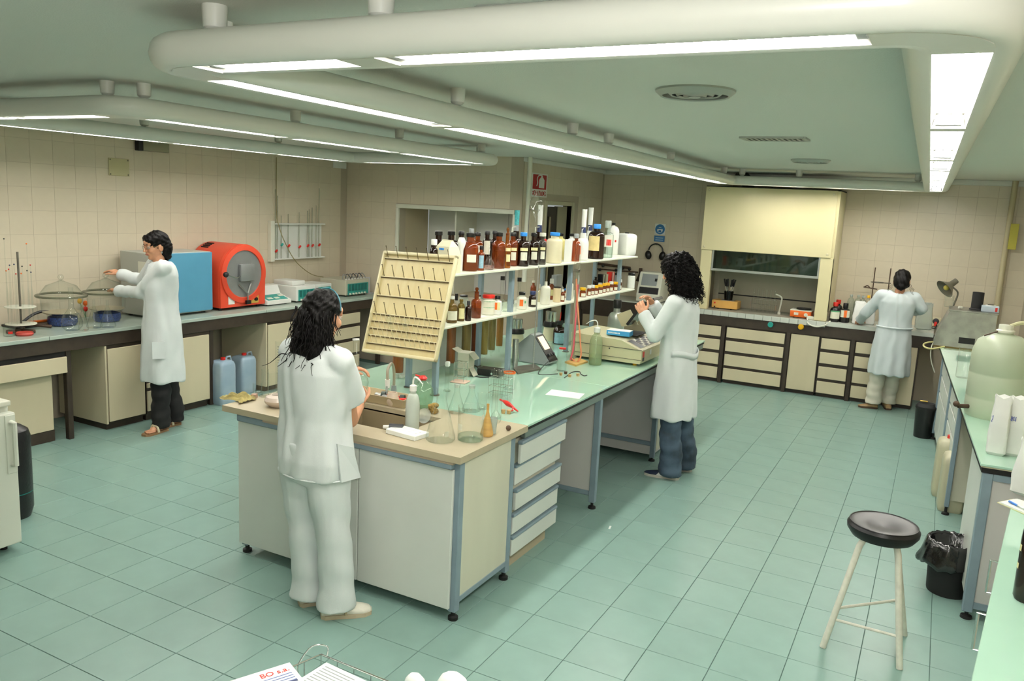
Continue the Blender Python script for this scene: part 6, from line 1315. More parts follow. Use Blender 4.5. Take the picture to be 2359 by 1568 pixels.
for u, vt, l_, ring in ((2006, 616, 'iron retort stand with boss clamp by the back wall', False), (2041, 618, 'iron retort stand with ring behind the head of the woman', True)):
    p = onb(u-5, 6.56); zt = topz(p, vt); t = thing('retort_stand', l_, 'stand', tuple(p)); MB().cyl(p, (p.x+.0, p.y, zt), .006, n=8).build('rod', M['rust'], t); MB().obox(p+Vector((0, -.04, .006)), (.10, .16, .012), bev=.002).build('base_plate', M['rust'], t)
    zc = topz(p, 664 if not ring else 652)
    if ring: MB().tube([Vector((p.x-.12+.07*math.cos(a), p.y-.03+.07*math.sin(a), zc)) for a in [2*PI*k/20 for k in range(20)]], .005, 6, closed=True).build('ring', M['iron'], t); MB().cyl((p.x-.05, p.y-.03, zc), (p.x+.02, p.y, zc), .006, n=6).build('ring_arm', M['iron'], t)
    else: MB().cyl((p.x-.10, p.y-.02, zc+.01), (p.x+.05, p.y-.02, zc-.005), .007, n=8).build('clamp_arm', M['rust'], t); MB().tube(catmull([(p.x-.09, p.y-.02, zc+.008), (p.x-.06, p.y-.03, zc+.03), (p.x-.03, p.y-.02, zc+.005)], 5), .006, 6).build('clamp_jaw', M['rust'], t)
c = aty(2145, 738, YB); t = thing('wall_socket', 'pair of cream wall sockets with plugs above the back right bench', 'socket', (c.x, YB, c.z)); MB().box((c.x-.10, YB-.03, c.z-.06), (c.x+.10, YB-.004, c.z+.04), bev=.006).build('plate', M['cream'], t)
for k in (-1, 1): MB().lathe([(0, .002), (.03, .002), (.034, 0)], 16, mx=Matrix.Translation((c.x+k*.05, YB-.03, c.z)) @ Matrix.Rotation(PI/2, 4, 'X')).build('outlet', M['labelc'] if k < 0 else M['dark'], t)
MB().tube(catmull([(c.x+.05, YB-.035, c.z-.01), (c.x+.06, YB-.09, c.z-.06), (c.x-.02, YB-.12, c.z-.12), (c.x-.05, YB-.2, BT+.008), (c.x+.12, YB-.25, BT+.008)], 6), .006, 6).build('plug_cable', M['rubber'], t); MB().obox((c.x+.05, YB-.05, c.z-.03), (.03, .04, .05), bev=.005).build('plug', M['red'], t)
# signs and ear defenders
def disc(mb, c, r, y, n=24): mb.lathe([(0, 0), (r, 0)], n, mx=Matrix.Translation((c[0], y, c[1])) @ Matrix.Rotation(PI/2, 4, 'X'), caps=False)
c = aty(1521, 528, YB); sz = size((c.x, YB, c.z), 24); t = thing('mandatory_sign', 'blue and white round sign showing goggles and mask on the back wall', 'sign', (c.x, YB, c.z-sz*.5))
MB().box((c.x-sz*.52, YB-.008, c.z-sz*.52), (c.x+sz*.52, YB-.004, c.z+sz*.52), bev=.001).build('plate', M['white'], t, smooth=False)
b = MB(); disc(b, (c.x, c.z), sz*.48, YB-.0095); b.build('blue_disc', mat('sign_blue', '#2a6aa0', .5), t, smooth=False)
b = MB(); disc(b, (c.x, c.z-.01), sz*.27, YB-.0105); b.build('head', M['white'], t, smooth=False); MB().box((c.x-sz*.24, YB-.0125, c.z+sz*.02), (c.x+sz*.24, YB-.0115, c.z+sz*.14)).build('goggles', mat('sign_blue', '#2a6aa0'), t, smooth=False)
MB().prism([(c.x-sz*.16, c.z-sz*.28), (c.x+sz*.16, c.z-sz*.28), (c.x+sz*.12, c.z-sz*.08), (c.x-sz*.12, c.z-sz*.08)], -(YB-.0115), -(YB-.0125), Matrix(((1, 0, 0, 0), (0, 0, -1, 0), (0, 1, 0, 0), (0, 0, 0, 1)))).build('mask', mat('sign_blue', '#2a6aa0'), t, smooth=False)
zt_ = c.z-sz*.62; MB().box((c.x-sz*.52, YB-.008, zt_-sz*.56), (c.x+sz*.52, YB-.004, zt_), bev=.001).build('text_plate', mat('sign_blue', '#2a6aa0'), t, smooth=False)
for k in range(2): MB().box((c.x-sz*.38, YB-.0092, zt_-sz*(.24+.2*k)), (c.x+sz*.38, YB-.0082, zt_-sz*(.16+.2*k))).build('faded_text_line', mat('faded_white', '#9fb8cc', .6), t, smooth=False)
c = aty(1513, 575, YB); t = thing('ear_defenders', 'black ear defenders hanging on the back wall under the blue sign', 'ear defenders', (c.x, YB-.05, c.z)); rr = size((c.x, YB, c.z), 17)
MB().tube([(c.x+rr*math.cos(a), YB-.04, c.z-.02+rr*1.0*math.sin(a)) for a in [PI*k/14-.1+.2*k/14*0 for k in range(15)]], .009, 8).build('headband', M['black'], t)
for k in (-1, 1): MB().ball((c.x+k*rr*.98, YB-.045, c.z-.075), (.045, .035, .06), 14, 10, Matrix.Rotation(k*.25, 4, 'Y')).build('ear_cup', M['black'], t)
MB().cyl((c.x, YB-.004, c.z+rr-.03), (c.x, YB-.055, c.z+rr-.03), .005, n=6).build('hook', M['iron'], t)
# extinguisher sign on the side wall
s0, s1 = atx(1224, 397, XS), atx(1260, 459, XS); ya, yb_, za, zb_ = 4.66, 4.90, s1.z+.02, s0.z
ya, yb_ = coly(1224, XS, 2.3), coly(1260, XS, 2.3)
t = thing('extinguisher_sign', 'red and white fire extinguisher sign above the dark door', 'sign', (XS, (ya+yb_)/2, za)); MSR = mat('sign_red', '#a5161a', .5); X = XS+.004
MB().box((XS+.002, ya, za), (X, yb_, zb_)).build('plate', M['white'], t, smooth=False)
zm = za+(zb_-za)*.30; g = (yb_-ya)*.07
MB().box((X, ya+g, zm+.008), (X+.0015, yb_-g, zb_-g*.5)).build('pictogram_field', MSR, t, smooth=False); MB().box((X, ya+g, za+g*.5), (X+.0015, yb_-g, zm-.008)).build('text_field', MSR, t, smooth=False)
yc, wq, hq = (ya+yb_)/2+.05, (yb_-ya), (zb_-zm); tmx2 = Matrix(((0, 0, 1, 0), (1, 0, 0, 0), (0, 1, 0, 0), (0, 0, 0, 1)))
bw = wq*.17; z0 = zm+hq*.12; z1 = zm+hq*.72
MB().prism([(yc-bw, z0), (yc+bw, z0), (yc+bw, z1-.02), (yc+bw*.6, z1), (yc+bw*.3, z1+.015), (yc+bw*.3, z1+.03), (yc-bw*.3, z1+.03), (yc-bw*.3, z1+.015), (yc-bw*.6, z1), (yc-bw, z1-.02)], X+.002, X+.003, tmx2).build('extinguisher_pictogram', M['white'], t, smooth=False)
MB().tube(catmull([(X+.004, yc, z1+.03), (X+.004, yc-bw*1.2, z1+.03), (X+.004, yc-bw*1.8, z1-.01), (X+.004, yc-bw*1.6, z0+.06), (X+.004, yc-bw*1.9, z0+.02)], 5), .006, 6).build('hose_pictogram', M['white'], t)
fc_ = bpy.data.curves.new('sign_text', 'FONT'); fc_.body = 'EXTINTOR'; fc_.align_x = 'CENTER'; fc_.align_y = 'CENTER'; fc_.size = (yb_-ya)*.20; fc_.extrude = .0006; fc_.space_character = .95
fo_ = bpy.data.objects.new('tmp', fc_); COL.objects.link(fo_); dg = bpy.context.evaluated_depsgraph_get(); tme = bpy.data.meshes.new_from_object(fo_.evaluated_get(dg)); bpy.data.objects.remove(fo_)
tme.transform(Matrix.Translation((X+.0025, (ya+yb_)/2, (za+zm)/2)) @ Matrix(((0, 0, 1, 0), (1, 0, 0, 0), (0, 1, 0, 0), (0, 0, 0, 1)))); tme.materials.clear()
link('lettering', tme, M['white'], t, smooth=False)
# instrument and gas taps behind the island shelf
p = Vector((colx(1500, 6.35, BT), 6.35, BT)); w_ = size(p, 54); hh = topz(p, 627)-BT; t = thing('bench_instrument', 'white bench instrument with grey window and black panel at the back', 'instrument', tuple(p))
MB().prism([(-.16, .012), (.20, .012), (.20, hh), (-.06, hh), (-.16, hh*.25)], -w_/2, w_/2, Matrix.Translation(p) @ Matrix(((0, 0, 1, 0), (1, 0, 0, 0), (0, 1, 0, 0), (0, 0, 0, 1)))).build('housing', M['offwhite'], t, smooth=False)
sv = Vector((0, .10, hh*.75)).normalized(); nn = Vector((0, -sv.z, sv.y)); pm = Matrix.Translation(p+Vector((0, -.16, hh*.25))) @ Matrix((Vector((1, 0, 0)), sv, -Vector((1, 0, 0)).cross(sv)*-1)).transposed().to_4x4(); L = math.hypot(.10, hh*.75)
MB().box((-w_*.38, L*.42, .0005), (w_*.30, L*.92, .004), pm).build('window', M['grey'], t, smooth=False); MB().box((-w_*.42, L*.06, .0005), (w_*.42, L*.34, .004), pm).build('black_panel', M['black'], t, smooth=False); MB().box((w_*.2, L*.62, .004), (w_*.3, L*.74, .012), pm).build('latch', M['black'], t)
for x in (-w_*.4, w_*.4): MB().cyl(p+Vector((x, -.1, 0)), p+Vector((x, -.1, .013)), .015, n=8).build('foot', M['rubber'], t); MB().cyl(p+Vector((x, .15, 0)), p+Vector((x, .15, .013)), .015, n=8).build('foot', M['rubber'], t)
yw = YB-.06
t = thing('gas_manifold', 'dark pipe manifold with valves on the wall behind the island shelf', 'pipework', (1.9, yw, 1.5))
q0, q1 = aty(1375, 607, yw), aty(1452, 617, yw); MB().tube([q0, q1], .018, 8).build('main_pipe', M['rust'], t); q0, q1 = aty(1362, 618, yw), aty(1470, 627, yw); MB().tube([q0, q1], .010, 8).build('lower_pipe', M['rust'], t)
for k, (u, v) in enumerate(((1389, 612), (1382, 621), (1419, 622), (1434, 618), (1420, 631), (1450, 620), (1428, 640))):
    q = aty(u, v, yw-.02); MB().ball(q, .022, 10, 8).build('valve', M['black'], t); MB().cyl(q, q+Vector((.0, .06, .0)), .008, n=6).build('valve_stem', M['rust'], t)
for u, v, l_, dk in ((1356, 639, 'clear conical flask hanging on the gas manifold', GLASS), (1474, 648, 'dark conical flask hanging beside the white bench instrument', AMBERD)):
    q = aty(u, v, yw-.05); t2 = erlen(l_, q, .055, .15, gm=dk); MB().cyl(q+Vector((0, 0, .14)), q+Vector((0, .05, .15)), .006, n=6).build('hanger', M['rust'], t2); MB().lathe([(0, .14), (.026, .14), (.022, .18), (0, .18)], 10, tuple(q)).build('stopper', M['rust'], t2)

# ================================================================ RIGHT BENCH
def rb(u, v, z=RT): return at(u, v, z)
p0 = rb(2158, 800); t = thing('water_bath', 'battered steel water bath with open top at the far end of the right bench', 'water bath', (p0.x+.2, p0.y+.2, RT))
f0, f1 = rb(2163, 800), rb(2290, 812); yb0 = (f0.y+f1.y)/2; hx = topz((f0.x, yb0, 0), 712)
x0_, x1_ = colx(2168, yb0, 1.0), colx(2290, yb0, 1.0)
MST = mat('battered_steel', '#a09e96', .28, metal=.85, var=.12, scale=12)
hh = hx-RT-.01
MB().loft([[(x0_-.06, yb0-.0, RT+.015), (x1_, yb0-.0, RT+.015), (x1_, yb0+.42, RT+.015), (x0_-.06, yb0+.42, RT+.015)], [(x0_-.04, yb0-.0, RT+hh*.4), (x1_, yb0, RT+hh*.4), (x1_, yb0+.42, RT+hh*.4), (x0_-.04, yb0+.42, RT+hh*.4)], [(x0_+.05, yb0+.0, RT+hh), (x1_, yb0+.0, RT+hh), (x1_, yb0+.42, RT+hh), (x0_+.05, yb0+.42, RT+hh)]]).build('tank', MST, t, smooth=False)
MB().box((x0_+.04, yb0-.01, RT+hh), (x1_+.01, yb0+.43, RT+hh+.014), bev=.003).build('top_rim', MST, t, smooth=False)
MB().box((x0_+.16, yb0-.004, RT+.06), (x0_+.30, yb0, RT+.12)).build('dark_opening', M['gap'], t, smooth=False); MB().box((x0_-.055, yb0-.008, RT+.0), (x1_, yb0, RT+.016)).build('base_strip', mat('brass_strip', '#6a5a30', .4, metal=.5), t, smooth=False)
MB().box((x0_-.055, yb0+.02, RT), (x1_-.01, yb0+.40, RT+.016)).build('feet_plate', M['dark'], t, smooth=False)
WT = RT+hh+.014
def onwb(u, dy): return Vector((colx(u, yb0+dy, WT), yb0+dy, WT))
q = onwb(2249, .20); t = thing('black_cylinder', 'matt black cylindrical shade standing on the water bath', 'cylinder', tuple(q)); hh2 = topz(q, 673)-WT; r = size(q, 24)/2; MB().lathe([(0, .0), (r*1.25, 0), (r*1.25, .012), (r, .02), (r, hh2), (r*.9, hh2), (r*.9, hh2-.02), (0, hh2-.02)], 22, tuple(q)).build('shade', M['blackmatt'], t)
q = onwb(2280, .12); t = thing('blue_white_box', 'white and pale blue box on the water bath', 'box', tuple(q)); MB().obox(q+Vector((0, 0, .03)), (.15, .11, .06), bev=.004).build('box', mat('pale_blue_white', '#b9c6d0', .5), t); MB().obox(q+Vector((.05, -.056, .03)), (.02, .003, .04)).build('red_mark', M['red'], t)
q2 = q+Vector((.0, 0, .061)); bottle('small white jar with black cap on the pale blue box', q2, .045, topz(q2, 701)-q2.z, gm=M['white'], sh=.5, ns=.62, nk=.5, caph=.32)
q = onwb(2185, .25); beaker('clear glass flask at the back of the water bath', q, .04, .12); q = onwb(2212, .14); tag(MB().obox(q+Vector((0, 0, .015)), (.04, .03, .03), rz=.4, bev=.008).build('small_pot', M['offwhite']), 'small off-white pot on the water bath rim', 'pot')
tag(MB().tube(catmull([rb(2175, 800)+Vector((0, -.02, .012)), aty(2150, 803, yb0-.08), aty(2132, 800, yb0-.06), aty(2128, 793, yb0-.03), aty(2140, 788, yb0), rb(2168, 790)+Vector((0, .0, .012))], 6), .009, 8).build('beige_hose', mat('beige_hose', '#c4bc84', .5)), 'beige rubber hose looping over the right bench edge', 'hose')
tag(MB().tube(catmull([rb(2168, 788)+Vector((0, .02, .006)), aty(2150, 790, yb0+.05), Vector((colx(2144, yb0, .8), yb0, .80)), Vector((colx(2146, yb0, .7), yb0, .70)), Vector((colx(2154, yb0, .62), yb0, .60))], 6), .005, 6).build('power_cable', M['offwhite']), 'thin white cord hanging down in front of the right bench', 'cord')
# desk lamp
q = rb(2190, 745); q = Vector((colx(2196, 6.30, RT), 6.30, RT)); t = thing('desk_lamp', 'grey gooseneck lamp with open round shade by the back right corner', 'lamp', tuple(q)); MB().lathe([(0, 0), (.07, 0), (.07, .02), (.02, .03), (0, .03)], 18, tuple(q)).build('base', M['iron'], t)
e1, e2, e3 = aty(2206, 680, 6.3), aty(2203, 668, 6.28), aty(2188, 657, 6.25)
MB().tube(catmull([q+Vector((0, 0, .02)), aty(2194, 715, 6.3), e1, e2, e3], 6), .009, 8).build('arm', mat('lamp_grey', '#7c7a6c', .4, metal=.5), t)
hd = aty(2174, 661, 6.2); dirn = Vector((-.65, -.45, -.6)).normalized(); mh = Matrix.Translation(e3) @ dirn.to_track_quat('Z', 'Y').to_matrix().to_4x4()
MB().lathe([(.03, -.09), (.034, -.02), (.045, .0), (.11, .07), (.105, .07), (.04, .005)], 22, mx=mh, caps=False).build('shade', mat('lamp_grey', '#7c7a6c'), t); MB().ball(mh @ Vector((0, 0, .045)), .03, 12, 8).build('bulb', mat('unlit_bulb', '#d8c860', .3), t)
# carboy
p = rb(2285, 968); r = size(p, 124)/2; p = away(p, r*.8); h = topz(p, 748)-RT
t = thing('carboy', 'big translucent white carboy with tap and wire handle on the right bench', 'carboy', tuple(p)); MCB = mat('milky_polythene', '#adb69e', .4, sss=.0, var=.03, scale=2)
MB().lathe([(0, 0), (r*.93, 0), (r, .03), (r, h*.20), (r*.985, h*.21), (r, h*.22), (r, h*.46), (r*.985, h*.47), (r, h*.48), (r, h*.66), (r*.98, h*.72), (r*.86, h*.82), (r*.55, h*.885), (r*.27, h*.90), (r*.26, h*.93)], 36, tuple(p), caps=False).build('body', MCB, t, angle=60)
MB().lathe([(0, h*.92), (r*.30, h*.92), (r*.31, h*.94), (r*.24, h*.95), (r*.24, h), (0, h)], 20, tuple(p)).build('cap', M['offwhite'], t)
q = p+Vector((math.cos(face(p)+1.15)*-1, math.sin(face(p)+1.15)*-1, 0))*r; q = p+Vector((-.86, -.5, 0))*r+Vector((0, 0, .06)); MB().cyl(q+Vector((.03, .02, 0)), q+Vector((-.06, -.035, 0)), .014, n=10).build('tap', M['rust'], t); MB().ball(q+Vector((-.07, -.04, .012)), .02, 10, 8).build('tap_knob', M['rust'], t)
MB().tube([p+Vector((-r*.68, -r*.25, h*.87)), p+Vector((-r*.1, -r*.1, h*.945)), p+Vector((r*.03, 0, h*.94))], .005, 6).build('wire_handle', M['rust'], t)
MB().tube(catmull([p+Vector((.02, 0, h*.99)), p+Vector((.10, .05, h*1.03)), p+Vector((.22, .02, h*.98)), p+Vector((.30, -.1, h*.8))], 6), .012, 8).build('hose', mat('pale_hose', '#c8c6a0', .4), t)
# beaker and bags on the right bench
p = rb(2217, 872); p = away(p, .05); beaker('tall clear glass beaker behind the carboy tap', p, size(p, 30)/2, topz(p, 800)-RT, name='tall_beaker', cat='beaker')
for u, vb, w_, vt, l_, mk in ((2292, 1050, 52, 913, 'white paper bag marked with 2, left of the pair on the right bench', [[(-.42, .66), (-.36, .68), (-.37, .62), (-.42, .57), (-.36, .57)]]), (2330, 1052, 52, 916, 'white paper bag with blue scrawl, right of the pair on the right bench', [[(-.3, .62), (-.27, .69), (-.22, .68), (-.25, .61), (-.3, .62)], [(-.16, .69), (-.17, .62), (-.1, .63)], [(-.07, .69), (-.08, .61)]])):
    p = rb(u, vb); p = away(p, .05); bag('paper_bag', l_, p, size(p, w_*.78), .09, topz(p, vt)-RT, -.1, MBAGP, .012, mk)
# near right cabinet: bag, papers, pen, dark bottle
NT = .80
p = at(2360, 1142, NT); p = away(p, .03); bag('paper_bag', 'large white paper bag cut by the right picture edge', p+Vector((.02, 0, 0)), .16, .10, topz(p, 1015)-NT, -.3, MBAGP, .01)
c4 = [at(2297, 1158, NT), at(2359, 1185, NT), at(2400, 1170, NT), at(2335, 1150, NT)]; p = sum(c4, Vector())/4
t = thing('paper_stack', 'small stack of papers on the near right cabinet', 'paper', tuple(p))
for k in range(3): MB().loft([[tuple(q+Vector((k*.006, -k*.004, .001+k*.003))) for q in c4], [tuple(q+Vector((k*.006, -k*.004, .0035+k*.003))) for q in c4]]).build('sheet', M['paper'] if k else M['labelc'], t, smooth=False)
a_, b_ = at(2325, 1154, NT+.016), at(2368, 1176, NT+.016); t = thing('blue_pen', 'blue-capped pen lying on the papers at the right edge', 'pen', tuple(a_)); mid = a_.lerp(b_, .45); MB().cyl(a_, mid, .0055, n=8).build('cap', mat('pen_blue', '#2468b8', .4), t); MB().cyl(mid, b_, .0045, n=8).build('barrel', HAZEPL, t)
p = at(2352, 1388, NT); r = size(p, 66)/2; p = away(p, r*.8)+Vector((.02, 0, 0)); h = topz(p, 1210)-NT; o = bottle('large dark brown bottle with torn label cut by the right edge', p, r, h*1.45, gm=AMBERD, cap='black', sh=.58, ns=.8, nk=.35, labs=(('labelc', .44, .5, -1.2, .3), ('labelc', .28, .33, -1.25, .35)))
# shelf with bottles and condensers
ZS = 1.42; q = at(2299, 627, ZS); t = thing('wall_shelf', 'white shelf with grey upright above the right bench', 'shelf', (q.x+.1, q.y, ZS))
MB().box((q.x, q.y-3.2, ZS-.018), (q.x+.32, q.y, ZS), bev=.002).build('board', MSHELF, t, smooth=False); MB().box((q.x+.14, q.y-.30, RT+.001), (q.x+.18, q.y-.26, ZS-.018), bev=.003).build('upright', M['frame'], t, smooth=False); MB().box((q.x+.14, q.y-2.3, RT+.001), (q.x+.18, q.y-2.26, ZS-.018), bev=.003).build('upright', M['frame'], t, smooth=False)
SQ = q
def onrs(u, dx): x = SQ.x+dx; return Vector((x, coly_r(u, x, ZS), ZS))
def coly_r(u, x, z):
    best = None
    for k in range(400):
        y = SQ.y-3.0+k*.0075; e = abs(proj((x, y, z))[0]-u)
        if best is None or e < best[0]: best = (e, y)
    return best[1]
p = onrs(2327, .06); bottle('dark red-brown bottle with round black stopper on the right shelf', p, size(p, 22)/2, topz(p, 567)-ZS, gm=AMBERD, cap='black', sh=.55, ns=.68, nk=.35, caph=.3, capr=.42)
p = onrs(2345, .07); bottle('white plastic bottle with orange hazard label on the right shelf', p, size(p, 27)/2, topz(p, 580)-ZS, gm=M['white'], cap='white', sh=.6, ns=.82, nk=.4, labs=(('yellow', .35, .52, 0, .7), ('labelb', .6, .65, 0, 1.4)))
p = onrs(2333, .015); bottle('small white box-like bottle between the two bottles on the right shelf', p, .02, .12, gm=M['white'], cap='white', sh=.8, ns=.88, nk=.6)
for k, (u, vb, vt, tilt) in enumerate(((2300, 735, 640, .05), (2316, 755, 632, .03), (2333, 758, 640, .14))):
    y_ = SQ.y-.45-.1*k; b0 = aty(u-4, vb, y_); b1 = aty(u+tilt*90, vt, y_); t = thing('glass_condenser', 'coiled glass condenser with amber coil, %s of three by the right shelf' % ('left', 'middle', 'right')[k], 'condenser', tuple(b0)); d = b1-b0; L = d.length; d.normalize(); n1 = d.orthogonal().normalized(); n2 = d.cross(n1)
    MB().tube([b0, b0+d*L*.1, b0+d*L*.12, b0+d*L*.85, b0+d*L*.88, b1], [.010, .010, .03, .03, .012, .014], 14).build('jacket', GLASS, t)
    MB().tube([b0+d*L*(.13+.7*j/90)+(n1*math.cos(j*.85)+n2*math.sin(j*.85))*.021 for j in range(91)], .0045, 6).build('coil', mat('amber_coil', '#c89a30', .3), t)
    MB().tube(catmull([b0+d*L*.8, b0+d*L*.8+Vector((-.05, 0, .03)), b0+d*L*.5+Vector((-.06, 0, 0)), b0+d*L*.15+Vector((-.05, 0, 0))], 5), .006, 6).build('water_hose', mat('amber_hose', '#cfae4a', .4), t)
    MB().cyl((b0.x, b0.y+.05, RT), (b0.x, b0.y+.05, b0.z+L*.5), .005, n=6).build('support_rod', M['iron'], t); MB().cyl((b0.x, b0.y+.055, b0.z+L*.4), b0+d*L*.4, .006, n=6).build('clamp', M['iron'], t)
    MB().obox((b0.x, b0.y+.05, RT+.006), (.09, .12, .012), bev=.002).build('foot_plate', M['iron'], t)
c = aty(2338, 545, YB); tag(MB().box((c.x-.06, YB-.09, c.z-.14), (c.x+.02, YB-.082, c.z+.14), bev=.002).build('yellow_strip', mat('olive_yellow', '#b0a83c', .5), smooth=False), 'olive-yellow plate on the corner pipe above the right shelf', 'plate')
# canisters under the right bench
for u, v, vt, l_ in ((2170, 1148, 1003, 'farther one'), (2184, 1182, 1037, 'nearer one')):
    p = away(at(u, v, 0), .11); jerrycan('white_canister', 'yellowish-white canister with red cap under the right bench, %s' % l_, p, .2, .17, topz(p, vt), mat('yellowish_canister', '#b8b498', .4), 'red', rz=RA, capx=.45)

# ================================================================ FLOOR
p = at(2124, 1011, 0); p = away(p, .10); r = size(p, 44)/2; h = topz(p, 940)
t = thing('pedal_bin', 'tall narrow black bin with lid at the end of the right bench', 'bin', tuple(p)); MB().lathe([(0, 0), (r*.86, 0), (r*.88, .01), (r, h), (r*.96, h), (0, h-.01)], 26, tuple(p)).build('body', M['black'], t); MB().lathe([(r*1.03, h), (r*1.03, h+.02), (r*.8, h+.05), (0, h+.06)], 26, tuple(p), caps=False).build('lid', M['blackmatt'], t); MB().obox(p+Vector((-r*.3, -.02, h+.07)), (.07, .02, .012), bev=.003).build('lid_grip', mat('brass', '#a08848', .3, metal=.9), t)
p = at(2178, 1376, 0); r = size(p, 100)/2; p = away(p, r*.8); h = topz(p, 1245)
t = thing('lined_bin', 'black waste bin with shiny bin bag folded over its rim', 'bin', tuple(p)); MB().lathe([(0, 0), (r*.86, 0), (r*.88, .01), (r, h), (r*.97, h), (r*.85, .02), (0, .02)], 28, tuple(p), caps=False).build('bin', M['blackmatt'], t)
n_, m_ = 48, 12; vs_, fs_ = [], []
prof = [(.72, .80), (.90, .90), (.97, .985), (1.02, 1.03), (1.08, 1.0), (1.12, .92), (1.15, .82), (1.17, .72), (1.20, .64), (1.17, .58), (1.08, .55), (1.02, .55)]
for j, (a, z) in enumerate(prof):
    for i in range(n_):
        th = 2*PI*i/n_; amp = .0 if j < 3 else .045*(j-2)/9
        side = 1+.30*max(0, math.cos(th-3.6))*max(0, (j-3)/8) if j > 3 else 1
        rr = r*a*(1+amp*math.sin(11*th+j*.5)+amp*.8*math.sin(7*th-j*.9))*(side if j < 11 else 1)
        vs_.append((p.x+rr*math.cos(th), p.y+rr*math.sin(th), h*(z+.03*math.sin(5*th+1)*(j > 4)+.015*math.sin(17*th))))
for j in range(m_-1):
    for i in range(n_): fs_.append((j*n_+i, j*n_+(i+1) % n_, (j+1)*n_+(i+1) % n_, (j+1)*n_+i))
MB().add(vs_, fs_).build('bin_bag', mat('shiny_black_film', '#0a0a0b', .16, spec=.7, bump=.35, bscale=24), t, smooth=True)
# stool
L1, L2, L3 = at(1895, 1490, 0), at(2072, 1540, 0), at(2083, 1462, 0)
sc = (L1+L2+L3)/3; sc = Vector((5.425, .335, 0)); zs = topz(sc, 1212); rs = size((sc.x, sc.y, zs), 156)/2
t = thing('lab_stool', 'white three-legged stool with round black padded seat', 'stool', (sc.x, sc.y, 0)); MST2 = mat('chipped_white_paint', '#d6d4c6', .45, var=.06, scale=30)
MB().lathe([(0, zs-.055), (rs*.55, zs-.055), (rs*.86, zs-.05), (rs*.99, zs-.02), (rs, zs+.0), (rs*.93, zs+.016), (rs*.80, zs+.018), (rs*.4, zs+.004), (0, zs-.002)], 40, (sc.x, sc.y, 0)).build('seat', mat('black_vinyl', '#0a0a0b', .38, spec=.35), t)
MB().tube([(sc.x+rs*.93*math.cos(a), sc.y+rs*.93*math.sin(a), zs+.016) for a in [2*PI*k/40 for k in range(40)]], .004, 6, closed=True).build('piping', M['black'], t)
tops = []
for L in (L1, L2, L3):
    d = (L-sc); d.z = 0; d = d.normalized()*rs*.62; tp = Vector((sc.x+d.x, sc.y+d.y, zs-.055)); tops.append(tp)
    MB().tube([L+Vector((0, 0, .0)), L.lerp(tp, .92), tp+Vector((-d.x*.12, -d.y*.12, .0))], .0155, 12).build('leg', MST2, t)
def legpt(k, f): return (L1, L2, L3)[k].lerp(tops[k], f)
for a, c, f_ in ((0, 1, .26), (0, 2, .36), (1, 2, .26)): MB().tube([legpt(a, f_), legpt(c, f_ if a != 1 else .40)], .007, 8).build('rung', MST2, t)
p = at(1405, 1215, 0); tag(MB().obox((p.x, p.y, .002), (.012, .05, .002), rz=.2).build('paper_scrap', M['paper'], smooth=False), 'tiny white paper scrap on the floor beside the island', 'paper')
# foreground desk with wire basket
ZD = .74; bk = at(740, 1507, ZD+.10); 
e1, e2 = at(900, 1572, ZD+.10), at(640, 1550, ZD+.10)
ux = (e1-bk).normalized(); uy = (e2-bk).normalized()
t = thing('desk', 'white desk in the foreground below the picture, carrying the wire basket', 'desk', (bk.x+.3, bk.y-.5, 0)); dc = bk+ux*.35+uy*.30
MB().box((dc.x-.55, dc.y-.55, ZD-.03), (dc.x+.75, dc.y+.16, ZD), bev=.003).build('top', M['melam'], t, smooth=False)
for x in (-.5, .7):
    for y in (-.5, .11): MB().box((dc.x+x-.02, dc.y+y-.02, 0), (dc.x+x+.02, dc.y+y+.02, ZD-.03), bev=.003).build('leg', M['frame'], t, smooth=False)
t = thing('wire_basket', 'chrome wire letter basket in the foreground', 'basket', (bk.x, bk.y, ZD)); c = [bk+ux*.0, bk+ux*.34, bk+ux*.34+uy*.26, bk+uy*.26]
MB().tube(c, .0028, 8, closed=True).build('rim_wire', M['chrome'], t)
for k in range(4):
    a, b_ = c[k], c[(k+1) % 4]; nseg = 6 if k % 2 == 0 else 5
    for j in range(nseg): q = a.lerp(b_, j/nseg); MB().tube([q, q-Vector((0, 0, .097))], .0016, 6).build('side_wire', M['chrome'], t)
MB().tube([q-Vector((0, 0, .098)) for q in c], .0022, 6, closed=True).build('floor_wire', M['chrome'], t)
for j in range(1, 6): MB().tube([c[0].lerp(c[1], j/6)-Vector((0, 0, .098)), c[3].lerp(c[2], j/6)-Vector((0, 0, .098))], .0016, 6).build('floor_wire', M['chrome'], t)
MB().tube(catmull([bk+ux*.02+Vector((0, 0, .0)), bk+ux*.02+Vector((0, 0, .03)), bk+uy*.03+ux*.0+Vector((0, 0, .035)), bk+uy*.07+Vector((0, 0, .0)), bk+uy*.07-Vector((0, 0, .03))], 5), .0022, 6).build('hook_wire', M['chrome'], t)
